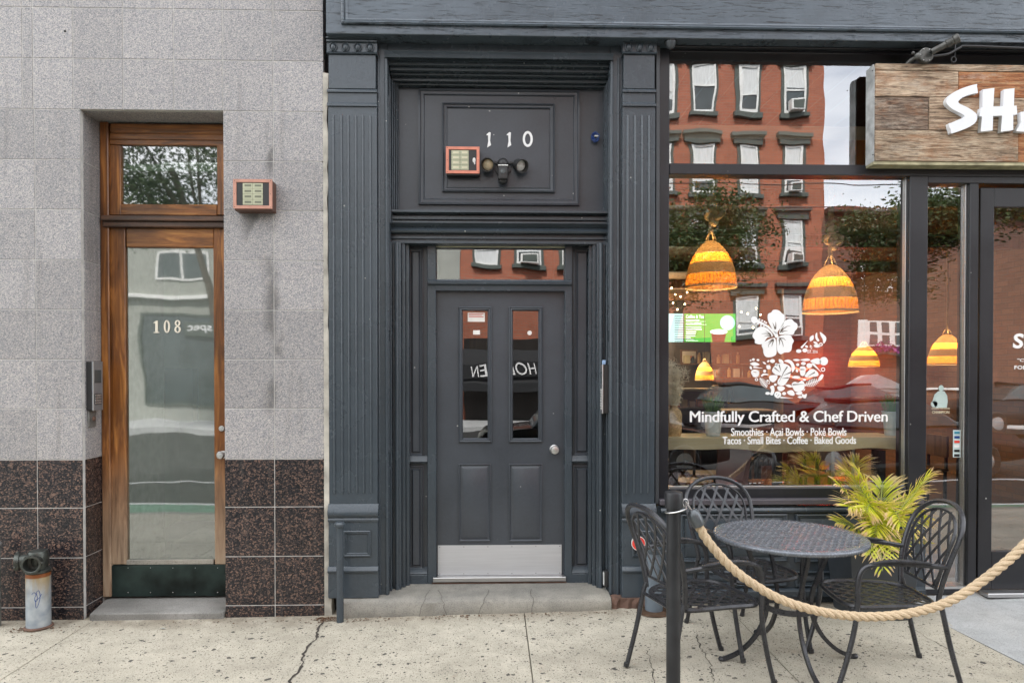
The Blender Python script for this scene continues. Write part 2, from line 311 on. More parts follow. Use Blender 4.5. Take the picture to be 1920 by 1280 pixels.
# ------------------------------------------------------------------ mesh helpers
class MB:
    def __init__(s): s.v = []; s.f = []; s.m = []; s.mi = 0
    def add(s, vs, fs):
        n = len(s.v); s.v += [tuple(q) for q in vs]; s.f += [tuple(n+i for i in q) for q in fs]; s.m += [s.mi]*len(fs); return s
    def box(s, x0, x1, y0, y1, z0, z1):
        if x0 > x1: x0, x1 = x1, x0
        if y0 > y1: y0, y1 = y1, y0
        if z0 > z1: z0, z1 = z1, z0
        return s.add([(x0,y0,z0),(x1,y0,z0),(x1,y1,z0),(x0,y1,z0),(x0,y0,z1),(x1,y0,z1),(x1,y1,z1),(x0,y1,z1)],
                     [(0,3,2,1),(4,5,6,7),(0,1,5,4),(1,2,6,5),(2,3,7,6),(3,0,4,7)])
    def ring(s, x0, x1, z0, z1, prof, close=True):
        """mitred moulding round a rectangle; prof = [(inset, y), ...]"""
        vs = []; fs = []
        for i, y in prof: vs += [(x0+i, y, z0+i), (x1-i, y, z0+i), (x1-i, y, z1-i), (x0+i, y, z1-i)]
        for k in range(len(prof)-1):
            for j in range(4):
                a, b = k*4+j, k*4+(j+1) % 4; fs.append((a, b, b+4, a+4))
        if close:
            k = (len(prof)-1)*4; fs.append((k, k+1, k+2, k+3))
        return s.add(vs, fs)
    def ex(s, prof, a0, a1, axis='x', cap=True, m0=0, m1=0):
        """closed profile extruded along an axis; prof in (y,z) for x, (x,y) for z"""
        n = len(prof); vs = []
        for a in (a0, a1):
            for p, q in prof:
                vs.append((a, p, q) if axis == 'x' else (p, q, a) if axis == 'z' else (p, a, q))
        fs = [(i, (i+1) % n, n+(i+1) % n, n+i) for i in range(n)]
        if cap: fs += [tuple(range(n))[::-1], tuple(range(n, 2*n))]
        return s.add(vs, fs)
    def cyl(s, p0, p1, r0, r1=None, n=12, cap=True):
        r1 = r0 if r1 is None else r1; p0, p1 = Vector(p0), Vector(p1); d = (p1-p0).normalized()
        u = d.orthogonal().normalized(); v = d.cross(u); vs = []
        for p, r in ((p0, r0), (p1, r1)):
            for i in range(n):
                a = 2*PI*i/n; vs.append(p+(u*math.cos(a)+v*math.sin(a))*r)
        fs = [(i, (i+1) % n, n+(i+1) % n, n+i) for i in range(n)]
        if cap: fs += [tuple(range(n))[::-1], tuple(range(n, 2*n))]
        return s.add(vs, fs)
    def tube(s, pts, r, n=8, flat=1.0, upv=None, cap=True, closed=False):
        pts = [Vector(p) for p in pts]; m = len(pts); vs = []; prev = None
        for k, p in enumerate(pts):
            if closed: t = (pts[(k+1) % m]-pts[k-1]).normalized()
            else: t = (pts[min(k+1, m-1)]-pts[max(k-1, 0)]).normalized()
            if upv is not None: u = (Vector(upv)-t*t.dot(Vector(upv))).normalized()
            elif prev is None: u = t.orthogonal().normalized()
            else: u = (prev-t*t.dot(prev)).normalized()
            prev = u; v = t.cross(u); rr = r(k/(m-1)) if callable(r) else r
            for i in range(n):
                a = 2*PI*(i+.5)/n; vs.append(p+u*math.cos(a)*rr*flat+v*math.sin(a)*rr)
        fs = []
        for k in range(m if closed else m-1):
            for i in range(n):
                a = k*n+i; b = k*n+(i+1) % n; c = ((k+1) % m)*n; fs.append((a, b, c+(i+1) % n, c+i))
        if cap and not closed: fs += [tuple(range(n))[::-1], tuple((m-1)*n+i for i in range(n))]
        return s.add(vs, fs)
    def lathe(s, prof, c=(0, 0, 0), n=20, axis=(0, 0, 1), close=False):
        ax = Vector(axis).normalized(); u = ax.orthogonal().normalized(); v = ax.cross(u); c = Vector(c); vs = []
        for r, h in prof:
            for i in range(n):
                a = 2*PI*i/n; vs.append(c+ax*h+(u*math.cos(a)+v*math.sin(a))*max(r, 1e-4))
        fs = []
        m = len(prof)
        for k in range(m if close else m-1):
            for i in range(n):
                fs.append((k*n+i, k*n+(i+1) % n, ((k+1) % m)*n+(i+1) % n, ((k+1) % m)*n+i))
        return s.add(vs, fs)
    def sph(s, c, r, n=10, sc=(1, 1, 1)):
        m = max(4, n//2); vs = []; fs = []
        for j in range(m+1):
            t = PI*j/m
            for i in range(n):
                a = 2*PI*i/n; vs.append((c[0]+r*sc[0]*math.sin(t)*math.cos(a), c[1]+r*sc[1]*math.sin(t)*math.sin(a), c[2]+r*sc[2]*math.cos(t)))
        for j in range(m):
            for i in range(n): fs.append((j*n+i, (j+1)*n+i, (j+1)*n+(i+1) % n, j*n+(i+1) % n))
        return s.add(vs, fs)
    def quad(s, a, b, c, d): return s.add([a, b, c, d], [(0, 1, 2, 3)])
    def mesh(s, name, mats, bevel=0, smooth=True, angle=35, weld=False, seg=1):
        me = bpy.data.meshes.new(name); me.from_pydata(s.v, [], s.f)
        for i, p in enumerate(me.polygons): p.material_index = s.m[i]
        for m in (mats if isinstance(mats, (list, tuple)) else [mats]): me.materials.append(m)
        bm = bmesh.new(); bm.from_mesh(me)
        if weld: bmesh.ops.remove_doubles(bm, verts=bm.verts, dist=1e-4)
        bmesh.ops.recalc_face_normals(bm, faces=bm.faces)
        if bevel: bmesh.ops.bevel(bm, geom=[e for e in bm.edges if e.calc_face_angle(0) > .6], offset=bevel, segments=seg, affect='EDGES', profile=.6)
        bm.to_mesh(me); bm.free()
        if smooth:
            for p in me.polygons: p.use_smooth = True
            me.set_sharp_from_angle(angle=math.radians(angle))
        return me

def wl(o):
    v = Vector((0, 0, 0))
    while o is not None: v = v+o.location; o = o.parent
    return v
def put(name, me, parent=None, local=False, label=None, kind=None, cat=None, group=None):
    o = bpy.data.objects.new(name, me); COL.objects.link(o)
    if parent is not None:
        o.parent = parent
        if not local: o.location = -wl(parent)
    for k, v in (('label', label), ('kind', kind), ('category', cat), ('group', group)):
        if v: o[k] = v
    return o
def thing(name, label, cat, loc=(0, 0, 0), group=None, rz=0):
    o = bpy.data.objects.new(name, None); COL.objects.link(o); o.location = loc; o.rotation_euler.z = rz; o.empty_display_size = .1
    o['label'] = label; o['category'] = cat
    if group: o['group'] = group
    return o
def build(name, mb, mat, parent=None, bevel=0, local=False, label=None, kind=None, cat=None, group=None, **k):
    return put(name, mb.mesh(name, mat, bevel, **k), parent, local, label, kind, cat, group)
def children(o): return [c for c in bpy.data.objects if c.parent == o]
KIDS = {}
def copy_tree(o, parent=None, kids=None):
    c = o.copy(); COL.objects.link(c)
    if parent is not None: c.parent = parent
    for ch in kids[o.name]: copy_tree(ch, c, kids)
    return c
def kidmap(root):
    k = {}
    def rec(o):
        k[o.name] = [c for c in bpy.data.objects if c.parent == o]
        for c in k[o.name]: rec(c)
    rec(root); return k
def arc(pts, n=6):
    """Catmull-Rom through points"""
    P = [Vector(p) for p in pts]; P = [P[0]*2-P[1]]+P+[P[-1]*2-P[-2]]; o = []
    for i in range(1, len(P)-2):
        for k in range(n):
            t = k/n; a, b, c, d = P[i-1], P[i], P[i+1], P[i+2]
            o.append(.5*((2*b)+(c-a)*t+(2*a-5*b+4*c-d)*t*t+(3*b-a-3*c+d)*t*t*t))
    o.append(P[-2]); return o

def flat2d(polys, extrude=0.0, holes=True):
    """2D outlines (even-odd holes) -> curve mesh in the xz plane facing -y, list of [(x,z)...]"""
    cu = bpy.data.curves.new('c', 'CURVE'); cu.dimensions = '2D'; cu.fill_mode = 'BOTH'; cu.extrude = extrude
    for pl in polys:
        sp = cu.splines.new('POLY'); sp.points.add(len(pl)-1); sp.use_cyclic_u = True
        for i, (x, z) in enumerate(pl): sp.points[i].co = (x, z, 0, 1)
    o = bpy.data.objects.new('c', cu); COL.objects.link(o); bpy.context.view_layer.update()
    me = bpy.data.meshes.new_from_object(o.evaluated_get(bpy.context.evaluated_depsgraph_get())); bpy.data.objects.remove(o)
    me.transform(Matrix.Rotation(PI/2, 4, 'X')); return me
def text_mesh(body, bold=0.0, extrude=0.0, spacing=1.0, shear=0):
    cu = bpy.data.curves.new('t', 'FONT'); cu.body = body; cu.size = 1; cu.offset = bold; cu.extrude = extrude; cu.space_character = spacing; cu.shear = shear; cu.resolution_u = 4
    o = bpy.data.objects.new('t', cu); COL.objects.link(o); bpy.context.view_layer.update()
    me = bpy.data.meshes.new_from_object(o.evaluated_get(bpy.context.evaluated_depsgraph_get())); bpy.data.objects.remove(o); me.materials.clear()
    me.transform(Matrix.Rotation(PI/2, 4, 'X')); return me
def bbox(me):
    xs = [v.co.x for v in me.vertices]; zs = [v.co.z for v in me.vertices]; return min(xs), max(xs), min(zs), max(zs)
def fit(me, x0, x1, z0, z1, y):
    a, b, c, d = bbox(me); sx = (x1-x0)/(b-a); sz = (z1-z0)/(d-c) if z1 is not None else abs(sx)
    for v in me.vertices: v.co = ((v.co.x-a)*sx+x0, v.co.y+y, (v.co.z-c)*sz+z0)
    return me
def text(name, body, x0, x1, z0, z1, y, mat, parent, bold=0.0, extrude=0.0, spacing=1.0, shear=0, label=None, flip=False, fat=0.0, **kw):
    me = text_mesh(body, bold, extrude, spacing, shear); fit(me, x0, x1, z0, z1, y)
    if fat:                                          # heavier weight: laminated layers shifted sideways
        bm = bmesh.new()
        for k, (dx, dz) in enumerate(((0, 0), (fat, 0), (-fat, 0), (0, fat*.5), (0, -fat*.5))):
            n0 = len(bm.verts); bm.from_mesh(me); bm.verts.ensure_lookup_table()
            for v in bm.verts[n0:]: v.co += Vector((dx, -.00025*k, dz))
        bm.to_mesh(me); bm.free()
    me.materials.append(mat)
    if flip:
        cx = (x0+x1)/2
        me.transform(Matrix.Translation((cx, y, 0)) @ Matrix.Rotation(PI, 4, 'Z') @ Matrix.Translation((-cx, -y, 0)))
    return put(name, me, parent, label=label, **kw)

def pane(name, x0, x1, z0, z1, y, mat, parent, t=.006):
    mb = MB(); mb.mi = 1; mb.box(x0, x1, y, y+t, z0, z1); mb.m[2] = 0      # front face reflects
    return build(name, mb, [mat, M_GEDGE], parent, smooth=False)

# ================================================================== SETTING
def gz(x, y=0):                                   # gentle crossfall of the pavement
    z = -.012+.022*(x+1.5) if x > -1.5 else -.012+.004*(x+1.5)
    return min(z, .045)+.012*y
KERB = -3.3
side = thing('pavement', 'beige', 'pavement'); del side['label']; del side['category']; side['kind'] = 'structure'
bed = MB(); bed.box(-14, 14, KERB, 3.0, -.35, -.10)
build('slab_bed', bed, M_DIRT, side)
JX = [-10.3, -8.8, -7.3, -5.8, -4.3, -2.78, .22, 1.66, 3.12, 4.6, 6.1, 7.6, 9.1, 10.6]
JY = [.35, -1.75, KERB]
SK = .012
for i in range(len(JX)-1):
    for j in range(2):
        x0, x1 = JX[i]+.0028, JX[i+1]-.0028; y1, y0 = JY[j]-.004, JY[j+1]+.004; n = 6
        mb = MB(); g = {}
        vs = []
        for a in range(n+1):
            for b in range(n+1):
                x = x0+(x1-x0)*a/n; y = y0+(y1-y0)*b/n
                vs.append((x, y, gz(x, y)+.0015*math.sin(7*x+i)*math.sin(5*y)))
        k = len(vs); vs2 = vs+[(v[0], v[1], v[2]-.09) for v in vs]; fs = []
        id_ = lambda a, b: a*(n+1)+b
        for a in range(n):
            for b in range(n): fs.append((id_(a,b), id_(a+1,b), id_(a+1,b+1), id_(a,b+1)))
        for a in range(n):
            for e in (0, n):
                fs.append((id_(a,e), id_(a+1,e), id_(a+1,e)+k, id_(a,e)+k)); fs.append((id_(e,a), id_(e,a+1), id_(e,a+1)+k, id_(e,a)+k))
        mb.add(vs2, fs); build('paving_slab', mb, M_SLAB, side, bevel=.003, smooth=False)
def crack(pts, wd, parent, mat=M_DIRT):
    mb = MB(); P = []
    for k in range(len(pts)-1):
        (ax, ay), (bx, by) = pts[k], pts[k+1]; m = max(2, int(math.hypot(bx-ax, by-ay)/.03))
        for t in range(m): P.append((ax+(bx-ax)*t/m+random.uniform(-.011, .011), ay+(by-ay)*t/m+random.uniform(-.009, .009)))
    P.append(pts[-1]); vs = []
    for k, (x, y) in enumerate(P):
        ww = wd*(random.uniform(.4, 1.5)) if k not in (0, len(P)-1) else wd*.2
        z = gz(x, y)+.0035; vs += [(x-ww, y, z), (x+ww, y, z)]
    mb.add(vs, [(2*i, 2*i+1, 2*i+3, 2*i+2) for i in range(len(P)-1)]); build('crack', mb, mat, parent, smooth=False)
crack([G(607, 1153), G(597, 1172), G(590, 1188), G(574, 1205), G(566, 1224), G(568, 1232), G(556, 1246), G(545, 1262), G(533, 1290), G(500, 1340), (-1.3, -2.2), (-1.34, KERB)], .0065, side)
crack([G(1305, 1190), G(1312, 1212), G(1330, 1240), G(1342, 1285)], .003, side)
crack([G(1212, 1218), G(1222, 1250), G(1232, 1285)], .002, side)
crack([G(957, 1241), G(1003, 1244)], .006, side)
crack([G(1700, 1175), G(1760, 1210), G(1800, 1230)], .002, side)
# ramp slab of newer concrete in front of the café door
mb = MB(); pr = [G(1733, 1148, .03), G(1790, 1180, .04), G(1925, 1250, .03), (4.6, -1.05), (4.9, .4), (2.95, .4)]
hz = [.035, .036, .034, .05, .10, .10]
hz = [.040, .042, .040, .06, .105, .105]
n = len(pr); mb.add([(p[0], p[1], h) for p, h in zip(pr, hz)]+[(p[0], p[1], -.05) for p in pr], [tuple(range(n))]+[(i, (i+1) % n, n+(i+1) % n, n+i) for i in range(n)])
build('ramp_slab', mb, M_RAMP, side, label='smooth pale new concrete slab ramping up to the café door', smooth=False)
crack([G(1840, 1195, .05), G(1852, 1205, .05), G(1850, 1210, .05)], .002, side)
# kerb stones
for i in range(16):
    mb = MB(); x = -12+i*1.5; mb.box(x+.004, x+1.496, KERB-.16, KERB-.002, -.30, gz(x)-.045); build('kerb_stone', mb, M_STEP, side, bevel=.01)
mb = MB(); mb.box(-150, 150, -160, KERB-.16, -.40, -.185); mb.box(-150, -14, KERB-.16, 160, -.4, -.187); mb.box(14, 150, KERB-.16, 160, -.4, -.187); mb.box(-14, 14, 14, 160, -.4, -.187)
build('road', mb, M_ASPH, kind='structure', smooth=False)
for nm, a, b, m_ in (('bike_lane', -4.58, -3.92, M_BIKE),):
    mb = MB(); mb.box(-60, 60, a, b, -.186, -.181); build(nm, mb, m_, kind='structure', smooth=False)
for a in (-3.90, -4.60, -6.7):
    mb = MB(); mb.box(-60, 60, a-.05, a+.05, -.1855, -.1785); build('road_line', mb, M_LINE, kind='structure', smooth=False)
mb = MB(); mb.box(-60, 60, -20, -16.5, -.3, -.03); build('far_pavement', mb, M_RAMP, kind='structure', smooth=False)

# ================================================================== GRANITE BUILDING (left)
gb = thing('granite_building', 'grey speckled granite faced building with dark granite base and varnished wooden door 108', 'building', (-3.0, 0, 0))
OX0, OX1 = S(152, 700, 0)[0]+.008, S(419, 700, 0)[0]+.004      # opening
EX = S(608, 600, 0)[0]                                   # right end of granite
OZ = ZZ(207, 0, 285)
RD = .235                                                # reveal depth
zr = [ZZ(p, 0, 300) for p in (1250, 1136, 1044, 951, 861, 766, 674, 581, 488, 394, 301, 207, 112, 17, -78, -173)]
core = MB()
core.box(-9, OX0-.0028, .0030, 1.2, -.1, zr[-1]); core.box(OX1+.0028, EX-.012, .0030, 1.2, -.1, zr[-1]); core.box(OX0-.0028, OX1+.0028, .0030, 1.2, OZ+.0028, zr[-1])
build('wall', core, M_GROUT, gb, smooth=False)
up = MB(); up.box(-9, EX-.012, .0, 12, zr[-1]+.02, 11.5); build('upper_wall', up, M_GRAN, gb, smooth=False)
def tile(x0, x1, z0, z1, m, y=0, par=gb, g=.0030):
    mb = MB(); mb.box(x0+g, x1-g, y, y+.03, z0+g, z1-g); build('granite_tile', mb, m, par, bevel=.0012, smooth=False)
def cols(top):
    XB = [S(p, 700, 0)[0] for p in ((-260, -160, -40, 41, 61, 136, 229, 325) if top else (-350, -250, -120, -22, 67))]
    return XB
xl = [S(p, 700, 0)[0] for p in (-300, -200, -115, -25, 68)]+[OX0]
xtop = [S(p, 60, 0)[0] for p in (-300, -180, -80, 41, 61, 136, 230, 325)]+[OX1]
xr = [OX1, S(514, 700, 0)[0], EX]
for r in range(len(zr)-1):
    z0, z1 = zr[r], zr[r+1]; m_ = M_GRAND if r < 4 else M_GRAN
    if r == 0: z0 = -.08
    lower = r < 11
    for a in range(len(xl)-1 if lower else 0): tile(xl[a], xl[a+1], z0, z1, m_)
    if not lower:
        for a in range(len(xtop)-1): tile(xtop[a], xtop[a+1], z0, z1, m_)
    for a in range(2): tile(xr[a], xr[a+1], z0, z1, m_)
    if lower:                                            # left and right reveal tiles
        for xa, xb in ((OX0-.03, OX0), (OX1, OX1+.03)):
            mb = MB(); mb.box(xa, xb, .0325, RD, z0+.0024, z1-.0024); build('reveal_tile', mb, m_, gb, bevel=.001, smooth=False)
for a, b in ((OX0, XX(232, 0, 220)), (XX(232, 0, 220), XX(335, 0, 220)), (XX(335, 0, 220), OX1)):  # soffit tiles
    mb = MB(); mb.box(a+.002, b-.002, .0325, RD, OZ+.0005, OZ+.03); build('soffit_tile', mb, M_GRAN, gb, bevel=.001, smooth=False)
# small drain hole, top left
mb = MB(); x, z = S(122, 59, 0); mb.cyl((x, -.001, z), (x, .01, z), .009, n=10); build('vent_hole', mb, M_DARK, gb)
# door 108
dy = RD
d8 = MB(); d8.box(OX0, OX1, RD+.09, RD+.10, .05, OZ)
door8 = build('door', MB().box(XX(200, dy), OX1, dy+.05, dy+.06, ZZ(1119, dy, 300), ZZ(1112, dy, 300)), M_DARKMET, gb)
def Rb(x0, y0, x1, y1, yf, yb, mb=None):
    a, b, c, d = R(x0, y0, x1, y1, yf); return (mb or MB()).box(a, b, yf, yb, c, d)
def sub(name, x0, y0, x1, y1, yf, yb, m_, par, bevel=.003, label=None, **k):
    return build(name, Rb(x0, y0, x1, y1, yf, yb), m_, par, bevel=bevel, label=label, **k)
fr8 = sub('door_frame', 189, 228, 205, 1119, dy-.01, dy+.10, M_DOORWOOD, gb, .006)
sub('frame_rail', 205.5, 232, 442, 250, dy-.015, dy+.10, M_DOORWOODX, fr8, .008)
sub('frame_rail', 205.5, 250.5, 442, 262, dy+.002, dy+.10, M_DOORWOODX, fr8, .004)
sub('transom_bar', 188, 404, 442, 414, dy-.045, dy+.08, M_OLDWOOD, fr8, .006)
sub('transom_bar', 192, 415, 442, 426, dy-.025, dy+.08, M_OLDWOOD, fr8, .006)
sub('frame_post', 424, 262, 442, 1119, dy-.01, dy+.10, M_DOORWOOD, fr8, .006)
tw8 = sub('transom_window', 205.5, 262.5, 424, 272, dy+.012, dy+.06, M_DOORWOODX, gb, .003)
sub('sash', 205.5, 272, 226, 403, dy+.012, dy+.06, M_DOORWOOD, tw8); sub('sash', 407, 272, 424, 403, dy+.012, dy+.06, M_DOORWOOD, tw8)
sub('sash', 226.5, 383, 406.5, 403.5, dy+.012, dy+.06, M_DOORWOODX, tw8)
a, b, c, d = R(225, 271, 408, 384, dy+.03); pane('pane', a, b, c, d, dy+.035, glass('transom_glass', .26, (.6, .7, .62), .16, (.10, .14, .11), .018), tw8)
sub('stile', 205.5, 426.5, 236, 1058, dy+.014, dy+.06, M_DOORWOOD, door8, .005); sub('stile', 401, 426.5, 424, 1058, dy+.014, dy+.06, M_DOORWOOD, door8, .005)
sub('rail', 236.5, 428, 400.5, 464, dy+.014, dy+.06, M_DOORWOODX, door8, .005); sub('rail', 236.5, 1049, 400.5, 1058, dy+.014, dy+.06, M_STEP, door8, .003)
a, b, c, d = R(234, 462, 403, 1051, dy+.03); pane('pane', a, b, c, d, dy+.038, M_GLASS_L, door8)
sub('kick_plate', 202, 1059, 424, 1117, dy+.004, dy+.05, basic('green_bronze_plate', (.022, .036, .034), .35, .6, .85, 4, .0005, 20), door8, .001)
for i in range(5):
    x, z = S(240+i*42, 1110, dy+.003); mb = MB(); mb.sph((x, dy+.004, z), .004, 8); build('rivet', mb, M_STEEL, door8)
    x, z = S(240+i*42, 1064, dy+.003); mb = MB(); mb.sph((x, dy+.004, z), .003, 8); build('rivet', mb, M_STEEL, door8)
x, z = S(419, 852, dy); mb = MB(); mb.lathe([(.028, 0), (.028, .006), (.012, .008), (.012, .03), (.026, .04), (.03, .055), (.022, .068), (.0, .07)], (x-.006, dy+.014, z), 16, (0, -1, 0)); build('door_knob', mb, M_STEEL, door8)
x, z = S(418, 803, dy); mb = MB(); mb.lathe([(.022, 0), (.02, .012), (.0, .013)], (x-.012, dy+.014, z), 16, (0, -1, 0)); build('lock', mb, M_STEEL, door8)
M_NUM = basic('cream_number_vinyl', (.75, .70, .58), .5)
def serif1(x, z, w, h, tag=True):
    return [[(x, z), (x+w, z), (x+w, z+h*.06), (x+w*.72, z+h*.09), (x+w*.72, z+h), (x+w*.5, z+h), (x, z+h*.84), (x, z+h*.78), (x+w*.3, z+h*.82), (x+w*.3, z+h*.09), (x, z+h*.06)]]
def ell(cx, cz, rx, rz, n=20, a0=0, a1=2*PI): return [(cx+rx*math.cos(a0+(a1-a0)*i/n), cz+rz*math.sin(a0+(a1-a0)*i/n)) for i in range(n)]
yq = dy+.034
def digit(polys, name, y, mat, par, ex=.002, label=None):
    me = flat2d(polys, ex); me.transform(Matrix.Translation((0, y, 0))); me.materials.clear(); me.materials.append(mat); return put(name, me, par, label=label)
a, b, c, d = R(288, 601, 299, 624, yq); digit(serif1(a, c, b-a, d-c), 'house_number', yq, M_NUM, door8)
a, b, c, d = R(307, 600, 319, 624, yq); digit([ell((a+b)/2, (c+d)/2, (b-a)/2, (d-c)/2), ell((a+b)/2, (c+d)/2, (b-a)*.2, (d-c)*.4)], 'house_number', yq, M_NUM, door8)
a, b, c, d = R(327, 600, 339, 624, yq); hh = d-c; cx = (a+b)/2; wv = (b-a)/2
digit([ell(cx, c+hh*.27, wv, hh*.27), ell(cx, c+hh*.27, wv*.42, hh*.18), ell(cx, c+hh*.765, wv*.88, hh*.235), ell(cx, c+hh*.765, wv*.36, hh*.15)], 'house_number', yq, M_NUM, door8)
# lobby behind
lb = MB()
M_LOBBY = basic('lobby_paint', (.55, .60, .52), .8)
x0, x1 = OX0-.5, OX1+.6
for bx in ((x0, x1, 2.6, 2.65, -.05, 3.2), (x0-.05, x0, .32, 2.6, -.05, 3.2), (x1, x1+.05, .32, 2.6, -.05, 3.2), (x0, x1, .32, 2.6, 3.2, 3.25)): lb.box(*bx)
build('lobby_wall', lb, M_LOBBY, gb, smooth=False)
build('lobby_floor', MB().box(x0, x1, .35, 2.6, -.02, .12), M_STEP2, gb, smooth=False)
a, b, c, d = R(288, 690, 362, 790, 1.3); build('mailbox_unit', MB().box(a, b, 1.3, 1.42, c, d), basic('blue_grey_steel', (.035, .07, .09), .35, .3), gb, bevel=.004)
a, b, c, d = R(286, 752, 304, 784, 1.28); nb = build('notice', MB().box(a, b, 1.29, 1.298, c, d), M_CREAM, gb, smooth=False); build('notice_panel', MB().box(a, b, 1.285, 1.2895, c+(d-c)*.0, c+(d-c)*.35), M_RED, nb, smooth=False)
build('lobby_step', Rb(320, 1018, 420, 1050, .9, 1.6), M_STEP2, gb)
# lobby ceiling fixture (its row of small bulbs shows in the pane)
# mortar strip on the party line
mb = MB()
pts = [(620, .004)]
zs = [(-.05 + i*.11) for i in range(36)]; L0 = []; L1 = []
for i, z in enumerate(zs): L0.append((EX-.004, -.004, z)); L1.append((EX+.026+random.uniform(-.008, .008)+(.02 if z < 2.0 else 0), .006, z))
k = len(zs); mb.add(L0+L1, [(i, k+i, k+i+1, i+1) for i in range(k-1)])
mb.add([(p[0], .10, p[2]) for p in L1]+L1, [(i, k+i, k+i+1, i+1) for i in range(k-1)])
build('mortar_strip', mb, M_JAMB, gb, smooth=False)
build('party_wall', MB().box(EX-.012, EX+.05, .101, .6, -.1, 6.5), M_DARK, gb, smooth=False)
# step 108
st8 = MB(); zt = ZZ(1121, .24, 300)
fx0, fy0 = G(165, 1140, zt-.03)
st8.add([(OX0+.05, -.025, -.05), (OX1-.005, -.02, -.05), (OX1-.005, .30, -.05), (OX0+.004, .30, -.05), (OX0+.05, -.025, zt-.018), (OX1-.005, -.02, zt-.018), (OX1-.005, .30, zt), (OX0+.004, .30, zt)], [(0,3,2,1),(4,5,6,7),(0,1,5,4),(1,2,6,5),(2,3,7,6),(3,0,4,7)])
build('door_step', st8, M_STEP2, gb, bevel=.008, label='low worn grey stone doorstep')

# ================================================================== GREY SHOPFRONT BUILDING
sb = thing('grey_shopfront_building', 'dark grey painted timber shopfront building with fluted pilasters, door 110 and large café window', 'building', (0.5, 0, 0))
FX0 = XX(611, -.08, 30); FX1 = 8.5
fz = ZZ(63, -.08, 620)
fas = MB(); fas.box(FX0, FX1, -.08, .25, fz, 4.62)
fa = build('fascia', fas, M_PAINT_F, sb, bevel=.004)
pz = ZZ(46, -.09, 700); px_ = XX(640, -.09, 20)
mb = MB(); mb.ring(px_, FX1-.3, pz, 4.5, [(0, -.0805), (0, -.098), (.010, -.104), (.018, -.098), (.020, -.088), (.030, -.092), (.040, -.088), (.045, -.082)], close=False); build('fascia_moulding', mb, M_PAINT_F, fa)
build('upper_wall', MB().box(EX+.01, 9, .0, 12, 4.625, 11.5), M_BRICK2, sb, smooth=False)
build('side_wall', MB().box(8.5, 9, .02, 12, -.1, 4.62), M_BRICK2, sb, smooth=False)
build('back_wall', MB().box(EX+.1, 8.5, 11.8, 12, -.1, 4.62), M_WALL, sb, smooth=False)

def pilaster(pa, pb, ribs, label):
    ya = 0.0
    xa, xb = XX(pa, ya, 600), XX(pb, ya, 600)
    Z = lambda p: ZZ(p, ya, (pa+pb)/2)
    root = build('pilaster', MB().box(xa, xb, ya, .20, Z(945), Z(172)), M_PAINT, sb, bevel=.003, label=label)
    # capital
    zc0, zc1 = Z(103), Z(74)
    cp = MB(); e = .012
    prof = [(.1, zc0), (-.018, zc0), (-.022, zc0+.008), (-.012, zc0+.016), (-.012, zc0+.074), (-.028, zc0+.080), (-.028, zc0+.090), (-.016, zc0+.094), (-.036, zc1-.008), (-.036, zc1), (.1, zc1)]
    cp.ex([(p, q) for p, q in prof], xa-.004, xb+.006, 'x'); build('capital', cp, M_PAINT, root)
    nE = max(2, round((xb-xa)/.078))
    for i in range(nE):
        cx = xa+(xb-xa)*(i+.5)/nE; m = MB(); m.sph((cx, -.014, zc0+.045), .027, 12, (.72, .6, 1)); build('egg_ornament', m, M_PAINT, root)
        m = MB(); q = (xb-xa)/nE/2*.93
        for s in (-1, 1): m.tube([(cx+s*q*.62*math.sin(t*.5), -.016, zc0+.045-.031*math.cos(t*.5)) if False else (cx+s*(.010+.016*math.sin(PI*t/8)), -.018, zc0+.016+.058*t/8) for t in range(9)], .0045, 6)
        build('dart_ornament', m, M_PAINT, root)
    build('neck', MB().box(xa+.006, xb-.006, -.004, .2, Z(167), zc0), M_PAINT, root, bevel=.003)
    fl = MB(); fl.ex([(.1, Z(174)), (-.012, Z(174)), (-.012, Z(171)), (-.004, Z(168)), (.1, Z(167))], xa-.003, xb+.003, 'x')
    fl.ex([(.1, Z(200)), (-.012, Z(200)), (-.012, Z(196)), (-.003, Z(193)), (.1, Z(192.5))], xa-.003, xb+.003, 'x'); build('fillet', fl, M_PAINT, root)
    for r in ribs:
        cx = XX(r, ya-.005, 600); m = MB()
        n = 8; m.tube([(cx, 0.001, Z(924)), (cx, .0, Z(920)), (cx, .0, Z(222)), (cx, .001, Z(217))], .0095, 10, flat=.9); build('flute', m, M_PAINT, root)
    # base
    b0 = MB(); o_ = .012
    b0.ex([(.2, Z(977)), (-.018, Z(977)), (-.022, Z(973)), (-.016, Z(970)), (-.030, Z(966)), (-.036, Z(962)), (-.034, Z(957)), (-.004, Z(944)), (.2, Z(944))], xa-.004, xb+.008, 'x'); build('base_moulding', b0, M_PAINT, root); b0 = MB()
    b0.ex([(.2, Z(1061)), (-.034, Z(1071)), (-.04, Z(1067)), (-.03, Z(1062)), (-.02, Z(1060)), (.2, Z(1059))], xa-.004, xb+.008, 'x'); build('base_moulding', b0, M_PAINT, root)
    bz = MB(); bz.box(xa-.002, xb+.004, -.012, .2, Z(1061), Z(976)); bz.box(xa-.003, xb+.010, -.024, .2, Z(1119), Z(1070)); build('base', bz, M_PAINT, root, bevel=.004)
    w_ = (xb-xa); mr = MB(); mr.ring(xa+w_*.30, xb-w_*.13, Z(1042), Z(993), [(0, -.013), (0, -.022), (.008, -.027), (.014, -.02), (.022, -.02), (.028, -.0125)]); build('base_panel', mr, M_PAINT, root)
    return root
pilaster(616, 707, [626, 641, 654, 668, 681, 695], 'wide fluted grey pilaster beside the granite wall')
pilaster(1167, 1228, [1176, 1190, 1203, 1216], 'narrow fluted grey pilaster between door 110 and the café window')
